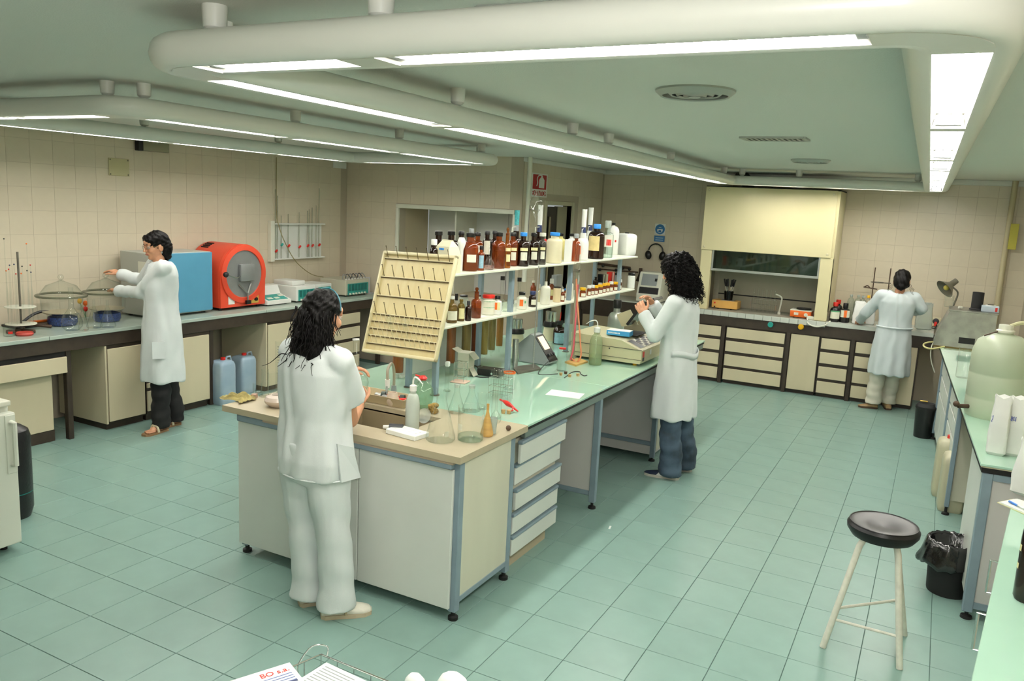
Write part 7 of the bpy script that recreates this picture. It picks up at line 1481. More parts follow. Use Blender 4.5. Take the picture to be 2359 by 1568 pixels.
def sheet_stack(nm, lb, u0, v0, ua, va, ub, vb, z, la, lb_, n, lines, ink):
    o, a_, b_ = at(u0, v0, z), at(ua, va, z), at(ub, vb, z); xx = (a_-o).normalized(); yy = Vector((xx.y, -xx.x, 0)); yy = yy if yy.dot(b_-o) > 0 else -yy
    t = thing(nm, lb, 'paper', tuple(o)); zz_ = Vector((0, 0, 1)); flip = xx.cross(yy).z < 0
    mx = Matrix.Translation(o) @ Matrix((xx, yy, zz_)).transposed().to_4x4()
    for k in range(n): MB().box((.004*k, .006*k, -.004*k-.0012), (la+.004*k, lb_+.006*k, -.004*k), mx).build('sheet', M['paper'], t, smooth=False)
    for k in range(lines): MB().box((.012, .014+k*.011, .0001), (la*(.55+.3*((k*7) % 3)/3), .0172+k*.011, .0005), mx).build('print_line', mat('pale_ink', '#9aa0a0', .8), t, smooth=False)
    return t, mx, flip
sheet_stack('printed_sheets', 'overlapping printed white sheets in the wire basket', 752, 1525, 860, 1575, 655, 1562, ZD+.092, .21, .297, 3, 9, None)
t, mx, flip = sheet_stack('invoice_sheet', 'white printed form with red letters lying over the wire basket', 667, 1525, 692, 1556, 612, 1568, ZD+.112, .10, .18, 2, 0, None)
fcv = bpy.data.curves.new('form_text', 'FONT'); fcv.body = 'BO s.a.'; fcv.size = .026; fcv.extrude = .0003; fcv.align_x = 'RIGHT'
fob = bpy.data.objects.new('tmp2', fcv); COL.objects.link(fob); dg = bpy.context.evaluated_depsgraph_get(); fm = bpy.data.meshes.new_from_object(fob.evaluated_get(dg)); bpy.data.objects.remove(fob)
xx, yy = mx.to_3x3().col[0].copy(), mx.to_3x3().col[1].copy(); X_, Y_ = -yy, -xx
fm.transform(Matrix.Translation(mx @ Vector((.034, .012, .0008))) @ Matrix((X_, Y_, X_.cross(Y_))).transposed().to_4x4()); fm.materials.clear(); link('red_lettering', fm, M['red'], t, smooth=False)
for k in range(4): MB().box((.044+k*.011, .012, .0001), (.047+k*.011, .12, .0005), mx).build('print_line', mat('blue_grey_ink', '#6a7aa8', .8), t, smooth=False)
MB().box((.08, .012, .0001), (.088, .06, .0006), mx).build('blue_bar', M['navy'], t, smooth=False)
for u, w_, l_ in ((955, 60, 'crumpled white bundle at the bottom edge, left of two'), (1042, 84, 'crumpled white bundle at the bottom edge, right of two')):
    p = at(u, 1590, ZD+.03); p.z = ZD; r = size(p, w_)/2; t = thing('white_bundle', l_, 'cloth', tuple(p)); zt = topz(p, 1552)-ZD; b = MB(); rings = []
    for f_, s_ in ((0, .8), (.2, 1.), (.55, .95), (.8, .8), (.95, .5), (1., .15)): rings.append([tuple(p+Vector((r*s_*math.cos(a)*(1+.07*math.sin(4*a+f_*5)), r*s_*.8*math.sin(a)*(1+.06*math.sin(5*a)), zt*f_))) for a in [2*PI*k/20 for k in range(20)]])
    b.loft(rings); b.build('cloth', M['paper'], t, angle=40)
# ================================================================ PEOPLE
def remesh(mb, name, voxel, smooth=4, fac=.5):
    me = mb.mesh(name); o = bpy.data.objects.new('tmp_'+name, me); COL.objects.link(o)
    m_ = o.modifiers.new('r', 'REMESH'); m_.mode = 'VOXEL'; m_.voxel_size = voxel; m_.use_smooth_shade = True
    if smooth: s_ = o.modifiers.new('s', 'SMOOTH'); s_.iterations = smooth; s_.factor = fac
    dg = bpy.context.evaluated_depsgraph_get(); out = bpy.data.meshes.new_from_object(o.evaluated_get(dg))
    bpy.data.objects.remove(o); bpy.data.meshes.remove(me); out.name = name; return out
def folds(me, fn):
    n = len(me.vertices); co = np.empty(n*3); me.vertices.foreach_get('co', co); co = co.reshape(-1, 3)
    nr = np.empty(n*3); me.vertex_normals.foreach_get('vector', nr); nr = nr.reshape(-1, 3)
    co += nr*fn(co)[:, None]; me.vertices.foreach_set('co', co.ravel()); me.update()
MSKIN = mat('skin', '#c48f6e', .5, var=.05, scale=30, sss=.08)
MHAIR = mat('black_brown_hair', '#080605', .5, spec=.16, bump=.5, bscale=90, stretch=(1, 1, .12))
MHAIR2 = mat('black_curly_hair', '#070505', .5, spec=.15)
MWHITE = mat('white_cotton', '#d3d9d8', .85, var=.015, scale=9, bump=.06, bscale=220)
class Fig:
    def __init__(s, base, psi): s.b = Vector((base[0], base[1], 0)); s.f = Vector((math.cos(psi), math.sin(psi), 0)); s.r = Vector((math.sin(psi), -math.cos(psi), 0))
    def L(s, x, y, z): return s.b+s.r*x+s.f*y+Vector((0, 0, z))     # x to the person's right, y forward
    def ring(s, x, y, z, a, b, n=28, e=1.):
        return [tuple(s.L(x+a*math.copysign(abs(math.cos(t))**e, math.cos(t)), y+b*math.copysign(abs(math.sin(t))**e, math.sin(t)), z)) for t in [2*PI*k/n for k in range(n)]]
def hand(mb, wr, d, pn, side, curl=.5, spread=.5, thumb=.6, s=1.):
    """palm and five fingers: wr wrist, d pointing along the hand, pn out of the palm, side the thumb's direction"""
    d = Vector(d).normalized(); pn = Vector(pn); pn = (pn-d*pn.dot(d)).normalized(); sd = d.cross(pn).normalized()
    if sd.dot(Vector(side)) < 0: sd = -sd
    wr = Vector(wr); mb.cap(wr-d*.02*s, wr+d*.03*s, .024*s, .026*s, flat=.72, side=pn)
    for k in range(4): mb.cap(wr+d*.02*s+sd*(.028-.019*k)*s*.8, wr+d*.078*s+sd*(.031-.0205*k)*s, .0135*s, .0115*s, 10)
    for k, Lf in enumerate((.070, .078, .073, .058)):
        p = wr+d*.08*s+sd*(.032-.0213*k)*s; a = .25+curl*.35; dd = (d+sd*(.10-.07*k)*spread).normalized(); rr = (.0088, .009, .0086, .0076)[k]*s
        for j, q in enumerate((.45, .30, .25)):
            v_ = (dd*math.cos(a)+pn*math.sin(a)); e = p+v_*Lf*q*s; mb.cap(p, e, rr*(1-.06*j), rr*(.94-.08*j), 8); p = e; a += curl*(.75-.1*j)
    p = wr+d*.025*s+sd*.026*s; v_ = (sd*.85+d*.62+pn*.35*thumb).normalized(); e = p+v_*.038*s; mb.cap(p, e, .0135*s, .011*s, 8); v2 = (sd*.25+d*.9+pn*.6*thumb).normalized(); e2 = e+v2*.03*s; mb.cap(e, e2, .0105*s, .0095*s, 8); mb.cap(e2, e2+(v2+pn*.2).normalized()*.022*s, .0094*s, .0075*s, 8)
def headparts(mb, mx, s=1.):
    def B(c, r): mb.ball(mx @ Vector([x*s for x in c]), [x*s for x in r], 16, 12, mx.to_3x3().to_4x4())
    B((0, -.014, .022), (.074, .092, .090)); B((0, .014, -.028), (.060, .070, .084)); B((0, .030, -.072), (.045, .048, .040)); B((0, .062, -.090), (.020, .022, .018))
    B((0, .070, .036), (.052, .020, .030))
    for k in (-1, 1): B((k*.034, .052, -.026), (.028, .030, .028)); B((k*.027, .076, .018), (.024, .011, .008)); B((k*.076, -.004, -.012), (.010, .021, .031)); B((k*.009, .098, -.030), (.008, .008, .007))
    mb.cap(mx @ Vector((0, .088*s, .010*s)), mx @ Vector((0, .104*s, -.026*s)), .008*s, .0105*s, 10)
    B((0, .085, -.050), (.021, .011, .007)); B((0, .083, -.062), (.019, .011, .008))
def face_details(o, mx, s=1., glasses=False, lips=True):
    for k in (-1, 1):
        e = MB(); e.ball(mx @ Vector((k*.029*s, .076*s, .002*s)), .0125*s, 14, 10); ey = e.build('eye', mat('eye_white', '#cfc8c0', .25), o)
        e = MB(); e.ball(mx @ Vector((k*.030*s, .0835*s, .001*s)), .0062*s, 10, 8); e.build('iris', mat('dark_iris', '#1a100a', .2), ey)
        MB().tube(catmull([mx @ Vector((k*x*s, y*s, z*s)) for x, y, z in ((.012, .090, .021), (.028, .088, .027), (.045, .074, .022))], 4), [.0022*s]*4+[.003*s]*4+[.0015*s], 6).build('eyebrow', MHAIR, o)
        MB().tube(catmull([mx @ Vector((k*x*s, y*s, z*s)) for x, y, z in ((.017, .087, .006), (.030, .0895, .0105), (.044, .079, .005))], 4), .0022*s, 6).build('eyelid', MSKIN, o)
    if lips:
        MB().tube(catmull([mx @ Vector((x*s, y*s, z*s)) for x, y, z in ((-.022, .085, -.057), (-.008, .0955, -.0535), (0, .0958, -.055), (.008, .0955, -.0535), (.022, .085, -.057))], 4), [.001]+[.0035*s]*15+[.001], 6).build('lips', mat('lips', '#9a5548', .5), o)
    if glasses:
        gm = mat('thin_gold_frame', '#8a7a58', .3, metal=.8)
        for k in (-1, 1):
            g = MB().tube([mx @ Vector(((k*.031+.022*math.cos(a))*s, (.098-.35*abs(k*.031+.022*math.cos(a))*.4)*s, (.001+.015*math.sin(a))*s)) for a in [2*PI*j/20 for j in range(20)]], .0012*s, 6, closed=True).build('glasses_rim', gm, o)
            MB().tube([mx @ Vector((k*.053*s, .090*s, .004*s)), mx @ Vector((k*.078*s, .03*s, .006*s)), mx @ Vector((k*.080*s, -.01*s, .0))], .0012*s, 6).build('glasses_temple', gm, o)
        MB().tube([mx @ Vector((-.009*s, .099*s, .003*s)), mx @ Vector((0, .103*s, .006*s)), mx @ Vector((.009*s, .099*s, .003*s))], .0012*s, 6).build('glasses_bridge', gm, o)
def headmx(fig, c, yaw=0., pitch=0., roll=0.):
    base = Matrix((fig.r, fig.f, Vector((0, 0, 1)))).transposed().to_4x4()
    return Matrix.Translation(c) @ base @ Matrix.Rotation(yaw, 4, 'Z') @ Matrix.Rotation(-pitch, 4, 'X') @ Matrix.Rotation(roll, 4, 'Y')
def finish(name, me, label, root):
    for m_ in list(me.materials): pass
    me.materials.clear(); me.materials.append(MSKIN)
    me.transform(Matrix.Translation(-Vector(root)))
    for p in me.polygons: p.use_smooth = True
    o = bpy.data.objects.new(name, me); COL.objects.link(o); o.location = root; MW[o.name] = Matrix.Translation(Vector(root))
    o['label'] = label; o['category'] = 'person'; return o
def cloth(name, me, material, parent, fn=None, label=None):
    if fn: folds(me, fn)
    me.materials.clear(); return link(name, me, material, parent, smooth=True, label=label)
def shoe(fig, heel, toe, parent, m_, sole, L=None, h=.075, open_=False, w=.042):
    heel, toe = Vector(heel), Vector(toe); d = (toe-heel); d.z = 0; L = d.length; d.normalize(); s_ = Vector((d.y, -d.x, 0)); rings = []
    for f_, a, z in ((-.02, .55, h*.75), (.04, .8, h*.95), (.2, .86, h), (.42, .88, h*.86), (.62, 1.0, h*.66), (.82, .98, h*.52), (.95, .7, h*.42), (1.0, .3, h*.3)):
        c = heel+d*L*f_; rings.append([tuple(c+s_*(w*a*math.cos(t))+Vector((0, 0, max(.012, (.5+.5*math.sin(t))*z)))) for t in [2*PI*k/16 for k in range(16)]])
    o = MB().loft(rings).build('shoe', m_, parent, angle=60)
    pts = [(heel+d*L*f_+s_*w*a*k) for k in (1, -1) for f_, a in (((-.03, .45), (.05, .85), (.3, .86), (.65, 1.05), (.85, 1.0), (.98, .6)) if k == 1 else ((.98, .6), (.85, 1.0), (.65, 1.05), (.3, .86), (.05, .85), (-.03, .45)))]
    MB().prism([(p.x, p.y) for p in pts], .0, .02).build('sole', sole, o, smooth=False)
    return o
def strands(mb, roots, n):
    pass

# ---------------------------------------------------------------- woman in white scrubs at the sink
fg = Fig((2.955, -.885), math.radians(84))
hc = fg.L(.012, .035, 1.495); hm = headmx(fg, hc, yaw=.06, pitch=.20)
fl_c = aty(823, 882, -.40); fl_t = aty(820, 782, -.36)
lh = aty(800, 851, -.44); rh = aty(832, 926, -.47)
b = MB(); headparts(b, hm); b.cap(fg.L(.0, -.015, 1.30), hc+Vector((0, 0, -.05)), .056, .05)
b.loft([fg.ring(0, y, z, a, d) for z, y, a, d in ((.80, 0, .15, .10), (.95, 0, .13, .09), (1.1, 0, .13, .09), (1.25, -.01, .15, .09), (1.33, -.015, .10, .06))])
shR, shL = fg.L(.165, -.005, 1.305), fg.L(-.165, -.0, 1.305)
elR, elL = aty(806, 966, -.70), fg.L(-.20, .22, 1.06)
b.cap(shR, elR, .048, .043); b.cap(elR, elR.lerp(rh, .80), .043, .029); b.cap(shL, elL, .046, .038); b.cap(elL, elL.lerp(lh, .86), .038, .026)
hand(b, elR.lerp(rh, .86), rh-elR, Vector((-.7, .2, .7)), Vector((0, 0, 1)), curl=.75, s=.95); hand(b, elL.lerp(lh, .90), (lh-elL)+Vector((.25, .0, .0)), Vector((.2, .0, -1)), Vector((0, -1, .2)), curl=.7, s=.95)
hl = [(at(690, 1392, 0), at(760, 1378, 0)), (at(742, 1420, 0), at(856, 1408, 0))]
legs1 = []
for k, (h_, t_) in enumerate(hl):
    ank = h_.lerp(t_, .28); ank.z = .05; hp = fg.L((-.088, .088)[k], -.01, .80); kn = hp.lerp(Vector((ank.x, ank.y, .07)), .47)+fg.f*.015; legs1.append((hp, kn, ank))
    b.cap(hp, kn, .07, .05); b.cap(kn, Vector((ank.x, ank.y, .08)), .048, .033)
P1 = finish('person', remesh(b, 'body', .0048, 3), 'woman in white scrubs seen from behind, holding a flask over the sink', (2.955, -.885, 0))
face_details(P1, hm)
b = MB()
for z, y, x, a, d in (): pass
b.loft([fg.ring(x, y, z, a, d, e=.88) for z, x, y, a, d in ((.735, .015, -.005, .202, .145), (.82, .01, -.005, .205, .15), (.92, .0, .0, .195, .14), (1.02, .0, .0, .185, .13), (1.14, 0, -.005, .195, .13), (1.24, 0, -.012, .20, .122), (1.31, 0, -.015, .165, .105), (1.355, 0, -.015, .09, .075))])
for sh, el in ((shR, elR), (shL, elL)):
    e = sh.lerp(el, .60)+(fg.r*.02 if sh is shR else Vector()); b.cap(sh+Vector((0, 0, .0)), sh.lerp(el, .22), .066, .072); b.cyl(sh.lerp(el, .12), e, .072, .086, 20); b.cap(fg.L(0, -.01, 1.30).lerp(sh, .6), sh, .072, .064)
ctr = np.array(fg.b[:])
def fold_scrub(co):
    d = co-ctr; th = np.arctan2(d[:, 1], d[:, 0]); z = co[:, 2]
    low = np.clip((1.15-z)/.4, 0, 1)
    return .007*low*np.sin(8*th+3*np.sin(4*z))+.0035*np.sin(9*z+7*th+2*np.sin(3*th))*np.clip((z-.75)/.1, 0, 1)+.0015*np.sin(30*z-9*th)
me = remesh(b, 'scrub_top', .010, 4); cloth('scrub_top', me, MWHITE, P1, fold_scrub)
MB().tube(catmull([fg.L(.205*math.cos(a)+.012, .146*math.sin(a)-.005, .742) for a in [2*PI*k/20 for k in range(20)]]+[fg.L(.217, -.005, .742)], 2), .004, 6).build('hem', MWHITE, P1)
b = MB(); q = [fg.L(.195, -.06, .93), fg.L(.215, .02, .90), fg.L(.22, .07, .74), fg.L(.205, -.04, .74)]; b.loft([[tuple(v+fg.r*.012) for v in q], [tuple(v+fg.r*.020) for v in q]]); b.build('pocket', MWHITE, P1, smooth=False)
b = MB()
for hp, kn, ank in legs1:
    b.cap(hp, kn, .112, .092, 16); b.cap(kn, Vector((ank.x, ank.y, .13)), .092, .084, 16); b.cyl(Vector((ank.x, ank.y, .16)), Vector((ank.x, ank.y, .045)), .084, .096, 20)
b.loft([fg.ring(0, -.01, z, a, d) for z, a, d in ((.70, .15, .11), (.80, .19, .135), (.90, .18, .13))])
def fold_pants(co):
    z = co[:, 2]; x = co[:, 0]; y = co[:, 1]
    return .0045*np.sin(11*z+24*x+16*y)+.004*np.sin(19*z-30*x+2*np.sin(14*y))*np.exp(-((z-.45)/.16)**2)+.002*np.sin(40*z+25*y-12*x)
cloth('trousers', remesh(b, 'trousers', .010, 4), MWHITE, P1, fold_pants)
MCLOG = mat('worn_white_leather', '#d8d5c6', .5, var=.08, scale=20); MSOLE = mat('beige_sole', '#b5a78e', .7)
for h_, t_ in hl:
    o = shoe(fg, h_, t_, P1, MCLOG, MSOLE, h=.085, w=.05); d = (t_-h_).normalized(); s_ = Vector((d.y, -d.x, 0)); c = h_.lerp(t_, .45)
    MB().tube(catmull([c+s_*.048+Vector((0, 0, .02)), c+s_*.035+Vector((0, 0, .075)), c+Vector((0, 0, .088)), c-s_*.035+Vector((0, 0, .075)), c-s_*.048+Vector((0, 0, .02))], 4), .007, 6).build('strap', mat('beige_strap', '#a59a7c', .6), o)
b = MB()
def HB(c, r): b.ball(hm @ Vector(c), r, 16, 12, hm.to_3x3().to_4x4())
HB((0, -.022, .035), (.088, .100, .092)); HB((0, -.055, -.03), (.088, .075, .10)); HB((0, -.065, -.10), (.088, .065, .08)); HB((-.03, -.07, -.16), (.075, .05, .06)); HB((.03, -.07, -.17), (.06, .05, .06)); HB((-.05, -.015, -.05), (.045, .06, .08)); HB((.052, -.04, -.07), (.04, .045, .07)); HB((.055, -.03, -.13), (.035, .035, .06))
hme = remesh(b, 'hair', .006, 3)
def fold_hair(co): return .003*np.sin(95*co[:, 0]+60*co[:, 1]+9*np.sin(16*co[:, 2]))+.002*np.sin(150*co[:, 1]+14*np.sin(22*co[:, 2]))
hr1 = cloth('hair', hme, MHAIR, P1, fold_hair); b = MB()
for k in range(150):
    a = rng.uniform(2.6, 6.9); rr = rng.uniform(.055, .092); z0 = rng.uniform(-.10, .03); p = Vector((math.cos(a)*rr*1.0, -.05+math.sin(a)*rr*.9, z0)); L = rng.uniform(.07, .16); ph = rng.uniform(0, 6); am = rng.uniform(.006, .016); out = Vector((math.cos(a), math.sin(a), 0)); pts = []
    for j in range(9): f_ = j/8; pts.append(hm @ (p+Vector((0, 0, -L*f_))+out*(.028*f_*f_+.01)+Vector((math.cos(ph+f_*6), math.sin(ph+f_*6), 0))*am*f_))
    b.tube(pts, [.004*(1-.75*j/8) for j in range(9)], 5)
for sx in (-1, -1, -1, -.6, -.3, .0, .2, .5):
    p0 = Vector((sx*.06, -.085, -.17)); pts = [hm @ (p0+Vector((sx*.03*j+.01*math.sin(j*2+sx*5), -.008*j, -.02*j+.012*math.sin(j*1.7+sx*3)))) for j in range(6)]; b.tube(catmull(pts, 3), [.004*(1-.05*j) for j in range(16)], 5)
b.build('locks', MHAIR, hr1, smooth=True, kind='stuff')
MB().tube([hm @ Vector((.091*math.cos(a), .012-.012*math.sin(a), .035+.098*math.sin(a))) for a in [PI*k/24 for k in range(25)]], .0035, 6).build('headband', mat('teal_band', '#2e6a78', .4), hr1)
# flask in her hands
t = thing('held_flask', 'round long-necked clear flask held over the sink by the woman in scrubs', 'flask', tuple(fl_c)); ax = (fl_t-fl_c).normalized(); r = .062; nl = (fl_t-fl_c).length
mfl = Matrix.Translation(fl_c) @ ax.to_track_quat('Z', 'Y').to_matrix().to_4x4()
MB().lathe([(0, -r), (r*.55, -r*.85), (r*.9, -r*.4), (r, 0), (r*.9, r*.45), (r*.55, r*.86), (.018, r*1.15), (.0145, r*1.5), (.0145, nl)], 28, mx=mfl, caps=False).build('glass', GLASS, t)
MB().lathe([(.0145, nl-.004), (.019, nl-.004), (.019, nl+.006), (.0145, nl+.006)], 16, mx=mfl, caps=False).build('lip', M['white'], t)

# ---------------------------------------------------------------- lab coats
def coat(fig, name, parent, hem, wa, da, arms, top=1.345, lean=0., cuff=.052, flare=1.0, n=7, ph=0., material=None):
    b = MB(); S = top/1.345
    b.loft([fig.ring(x, y+lean*max(0, (z-.9))*1., z*S if z > .6 else z, a*wa, d*da, e=.9) for z, x, y, a, d in ((hem, 0, .0, .225*flare, .175*flare), (hem+.12, 0, 0, .222*flare, .172*flare), (.80, 0, 0, .205, .155), (.95, 0, .0, .185, .138), (1.04, 0, 0, .178, .132), (1.15, 0, -.0, .192, .135), (1.25, 0, -.008, .20, .125), (1.31, 0, -.012, .165, .10), (1.345, 0, -.012, .095, .075))])
    for sh, el, wr in arms:
        nk = fig.L(0, lean*.4-.01, 1.30*S)
        b.cap(nk.lerp(sh, .55), sh, .07, .066, 14); b.cap(sh, el, .068, .058, 16); b.cap(el, el.lerp(wr, .55), .058, .050, 16); b.cyl(el.lerp(wr, .3), el.lerp(wr, .93), .052, cuff, 18)
    me = remesh(b, name, .0105, 4); c0 = np.array(fig.b[:]); fr_ = np.array(fig.f[:]); rt_ = np.array(fig.r[:])
    def fn(co):
        d = co-c0; x = d@rt_; y = d@fr_; th = np.arctan2(y, x); z = co[:, 2]; low = np.clip((1.0-z)/.5, 0, 1); rad = np.hypot(x, y)
        body = (rad < .26)
        return np.where(body, .010*low*np.sin(n*th+ph+1.4*np.sin(3*z))+.004*np.sin(11*z+6*th+2*np.sin(4*th))*np.clip((z-.8)/.1, 0, 1), .0035*np.sin(60*rad+22*z))+.0015*np.sin(32*z-9*th+ph)
    return cloth(name, me, material or MWHITE, parent, fn)
def trousers(fig, parent, legs, top, r0, r1, r2, material, hemz=.045, ph=0., extra=None):
    b = MB()
    for hp, kn, an in legs: b.cap(hp, kn, r0, r1, 16); b.cap(kn, Vector((an.x, an.y, hemz+.10)), r1, r2*.96, 16); b.cyl(Vector((an.x, an.y, hemz+.10)), Vector((an.x, an.y, hemz)), r2*.97, r2, 18)
    me = remesh(b, 'trousers', .010, 3)
    return cloth('trousers', me, material, parent, lambda co: .005*np.sin(30*co[:, 2]+18*co[:, 0]+ph)+.003*np.sin(70*co[:, 2]-22*co[:, 1]))
def core(b, fig, hc, S, legs, lean=0.):
    b.cap(fig.L(0, lean*.4-.01, 1.29*S), hc+Vector((0, 0, -.05)), .054, .048)
    b.loft([fig.ring(0, y+lean*max(0, z-.9), z*S, a, d) for z, y, a, d in ((.80, 0, .15, .10), (.95, 0, .13, .09), (1.1, 0, .13, .09), (1.25, -.01, .15, .085), (1.31, -.012, .10, .06))])
    for hp, kn, an in legs: b.cap(hp, kn, .075, .055); b.cap(kn, Vector((an.x, an.y, .075)), .052, .033)
# woman with curly hair
fg = Fig((3.79, 2.325), math.radians(174)); S = 1.06
hls = [(at(1562, 1104, 0), at(1484, 1091, 0)), (at(1592, 1085, 0), at(1530, 1078, 0))]     # her left (near) and right feet
legs = []
for k, (h_, t_) in enumerate(hls):
    an = h_.lerp(t_, .25); hp = fg.L((-.085, .085)[k], 0, .86); legs.append((hp, hp.lerp(Vector((an.x, an.y, .08)), .47)+fg.f*.01, an))
hc = fg.L(.0, .075, 1.605); hm = headmx(fg, hc, yaw=.10, pitch=.30)
rh = aty(1500, 696, 2.44); lh = aty(1480, 716, 2.17)
shL, shR = fg.L(-.165, .0, 1.375), fg.L(.165, .0, 1.375); elL = aty(1508, 772, 2.13); elR = fg.L(.19, .22, 1.20)
b = MB(); headparts(b, hm); core(b, fg, hc, S, legs)
for sh, el, wr in ((shL, elL, lh), (shR, elR, rh)): b.cap(sh, el, .044, .038); b.cap(el, el.lerp(wr, .8), .038, .027)
hand(b, elL.lerp(lh, .86), lh-elL, Vector((-.3, .9, .1)), Vector((-.3, 0, 1)), curl=.9, s=.98); hand(b, elR.lerp(rh, .88), rh-elR, Vector((0, -.2, -1)), Vector((0, -1, 0)), curl=.75, s=.98)
P2 = finish('person', remesh(b, 'body', .0048, 3), 'woman with long curly black hair in lab coat and jeans at the spectrophotometer', (3.79, 2.325, 0)); face_details(P2, hm)
cw = coat(fg, 'lab_coat', P2, .47, .95, .95, ((shL, elL, lh), (shR, elR, rh)), top=1.42, n=7, ph=1.)
bl = catmull([fg.L(.185*math.cos(a), .142*math.sin(a), .985-.015*math.sin(a*3)) for a in [PI*1.05+PI*.9*k/10 for k in range(11)]], 3)
b = MB(); b.loft([[tuple(p+Vector((0, 0, -.022))), tuple(p+Vector((0, 0, .022))), tuple(p+(p-fg.L(0, 0, p.z)).normalized()*.008+Vector((0, 0, .022))), tuple(p+(p-fg.L(0, 0, p.z)).normalized()*.008+Vector((0, 0, -.022)))] for p in bl]); b.build('back_belt', MWHITE, cw, smooth=True)
MJEAN = mat('blue_denim', '#45596a', .85, c2='#26343f', scale=7, detail=5, bump=.15, bscale=250)
trousers(fg, P2, legs, .86, .098, .082, .092, MJEAN, .03)
for h_, t_ in hls:
    o = shoe(fg, h_, t_, P2, mat('navy_suede', '#1e2c44', .7), mat('pale_sole', '#c8c4b8', .6), h=.075); d = (t_-h_).normalized(); s_ = Vector((d.y, -d.x, 0))
    for sg in (1, -1):
        q = [h_.lerp(t_, f_)+s_*sg*.0445+Vector((0, 0, z)) for f_, z in ((.35, .022), (.62, .022), (.55, .045), (.42, .05))]; MB().loft([[tuple(v-s_*sg*.004) for v in q], [tuple(v+s_*sg*.003) for v in q]]).build('white_stripe', M['white'], o, smooth=False)
b = MB()
for c, r in (((0, -.02, .045), (.115, .125, .105)), ((0, -.05, -.03), (.14, .12, .11)), ((0, -.055, -.12), (.145, .11, .11)), ((.0, -.05, -.17), (.13, .09, .07))): b.ball(hm @ Vector(c), r, 16, 12, hm.to_3x3().to_4x4())
hme = remesh(b, 'hair', .009, 3); hr2 = cloth('hair', hme, MHAIR2, P2, lambda co: .008*np.sin(120*co[:, 0]+3*np.sin(50*co[:, 2]))*np.sin(110*co[:, 2])+.006*np.sin(130*co[:, 1]+90*co[:, 2])); b = MB()
for k in range(420):
    th = rng.uniform(0, 2*PI); z0 = rng.uniform(-.22, .15); fl = math.sqrt(max(0, 1-((z0+.055)/.205)**2)); p = Vector((math.cos(th)*.142*max(.25, fl)**.8, -.045+math.sin(th)*.118*max(.25, fl)**.8, z0))
    if p.y > .045 and z0 < .06: continue
    out = Vector((math.cos(th), math.sin(th), 0)); L = rng.uniform(.05, .09); R_ = rng.uniform(.006, .011); ph = rng.uniform(0, 6); pts = []
    for j in range(11): f_ = j/10; pts.append(hm @ (p+out*(.006+.016*f_)+Vector((R_*math.cos(ph+f_*13), R_*math.sin(ph+f_*13), -L*f_))))
    b.tube(pts, [.0036*(1-.5*j/10) for j in range(11)], 4)
b.build('curls', MHAIR2, hr2, smooth=True, kind='stuff')
# woman at the left bench
fg = Fig((-.235, .80), math.radians(-118)); S = 1.065
hls = [(at(384, 990, 0), at(332, 1005, 0)), (at(414, 976, 0), at(372, 985, 0))]           # her left (near) and right feet
legs = []
for k, (h_, t_) in enumerate(hls):
    an = h_.lerp(t_, .25); hp = fg.L((-.085, .085)[k], 0, .86); legs.append((hp, hp.lerp(Vector((an.x, an.y, .08)), .47)+fg.f*.01, an))
hc = fg.L(0, .03, topz(fg.L(0, .03, 0), 533)-.118); hm = headmx(fg, hc, yaw=.25, pitch=.18)
kn_ = D2P+Vector((0, 0, D2K)); rh = kn_+Vector((.09, .05, .0)); lh = D2P+Vector((.17, -.02, D2R+.035))
shL, shR = fg.L(-.165, .01, 1.40), fg.L(.165, .01, 1.40); elL = shL.lerp(lh, .52)+Vector((.05, -.02, -.10)); elR = shR.lerp(rh, .52)+Vector((.03, .05, -.10))
b = MB(); headparts(b, hm); core(b, fg, hc, S, legs)
for sh, el, wr in ((shL, elL, lh), (shR, elR, rh)): b.cap(sh, el, .044, .038); b.cap(el, el.lerp(wr, .8), .038, .027)
hand(b, elL.lerp(lh, .86), lh-elL+Vector((0, 0, .05)), Vector((0, 0, -1)), Vector((.3, .9, 0)), curl=.25, s=1.0); hand(b, elR.lerp(rh, .86), rh-elR+Vector((0, 0, .04)), Vector((-.2, 0, -1)), Vector((.2, -.9, 0)), curl=.45, s=1.)
for h_, t_ in hls:
    d = (t_-h_).normalized(); b.cap(h_.lerp(t_, .18)+Vector((0, 0, .045)), h_.lerp(t_, .62)+Vector((0, 0, .034)), .032, .026, flat=1.); s_ = Vector((d.y, -d.x, 0))
    for k in range(5): q = h_.lerp(t_, .64)+s_*(-.030+.015*k)+Vector((0, 0, .027)); b.cap(q, q+d*(.065-.006*abs(k-(1))), .0095, .0085, 8)
P3 = finish('person', remesh(b, 'body', .0048, 3), 'woman with short dark hair and glasses in lab coat and black trousers at the desiccators', (-.235, .80, 0)); face_details(P3, hm, glasses=True)
coat(fg, 'lab_coat', P3, .44, .98, 1.0, ((shL, elL, lh), (shR, elR, rh)), top=1.44, n=6, ph=2., flare=1.02)
b = MB(); q = [fg.L(-.215, .02, .80), fg.L(-.205, .12, .80), fg.L(-.21, .12, .66), fg.L(-.22, .02, .66)]; b.loft([[tuple(v-fg.r*.008) for v in q], [tuple(v-fg.r*.018) for v in q]]); b.build('pocket', MWHITE, P3, smooth=False)
for k in (-1, 1):
    q = [fg.L(k*.03, .085, 1.425), fg.L(k*.085, .03, 1.45), fg.L(k*.10, .06, 1.38), fg.L(k*.06, .125, 1.26)]; MB().loft([[tuple(v) for v in q], [tuple(v+fg.f*.012) for v in q]]).build('lapel', MWHITE, P3, smooth=False)
trousers(fg, P3, legs, .86, .100, .080, .078, mat('black_fabric', '#0b0b0c', .8), .04)
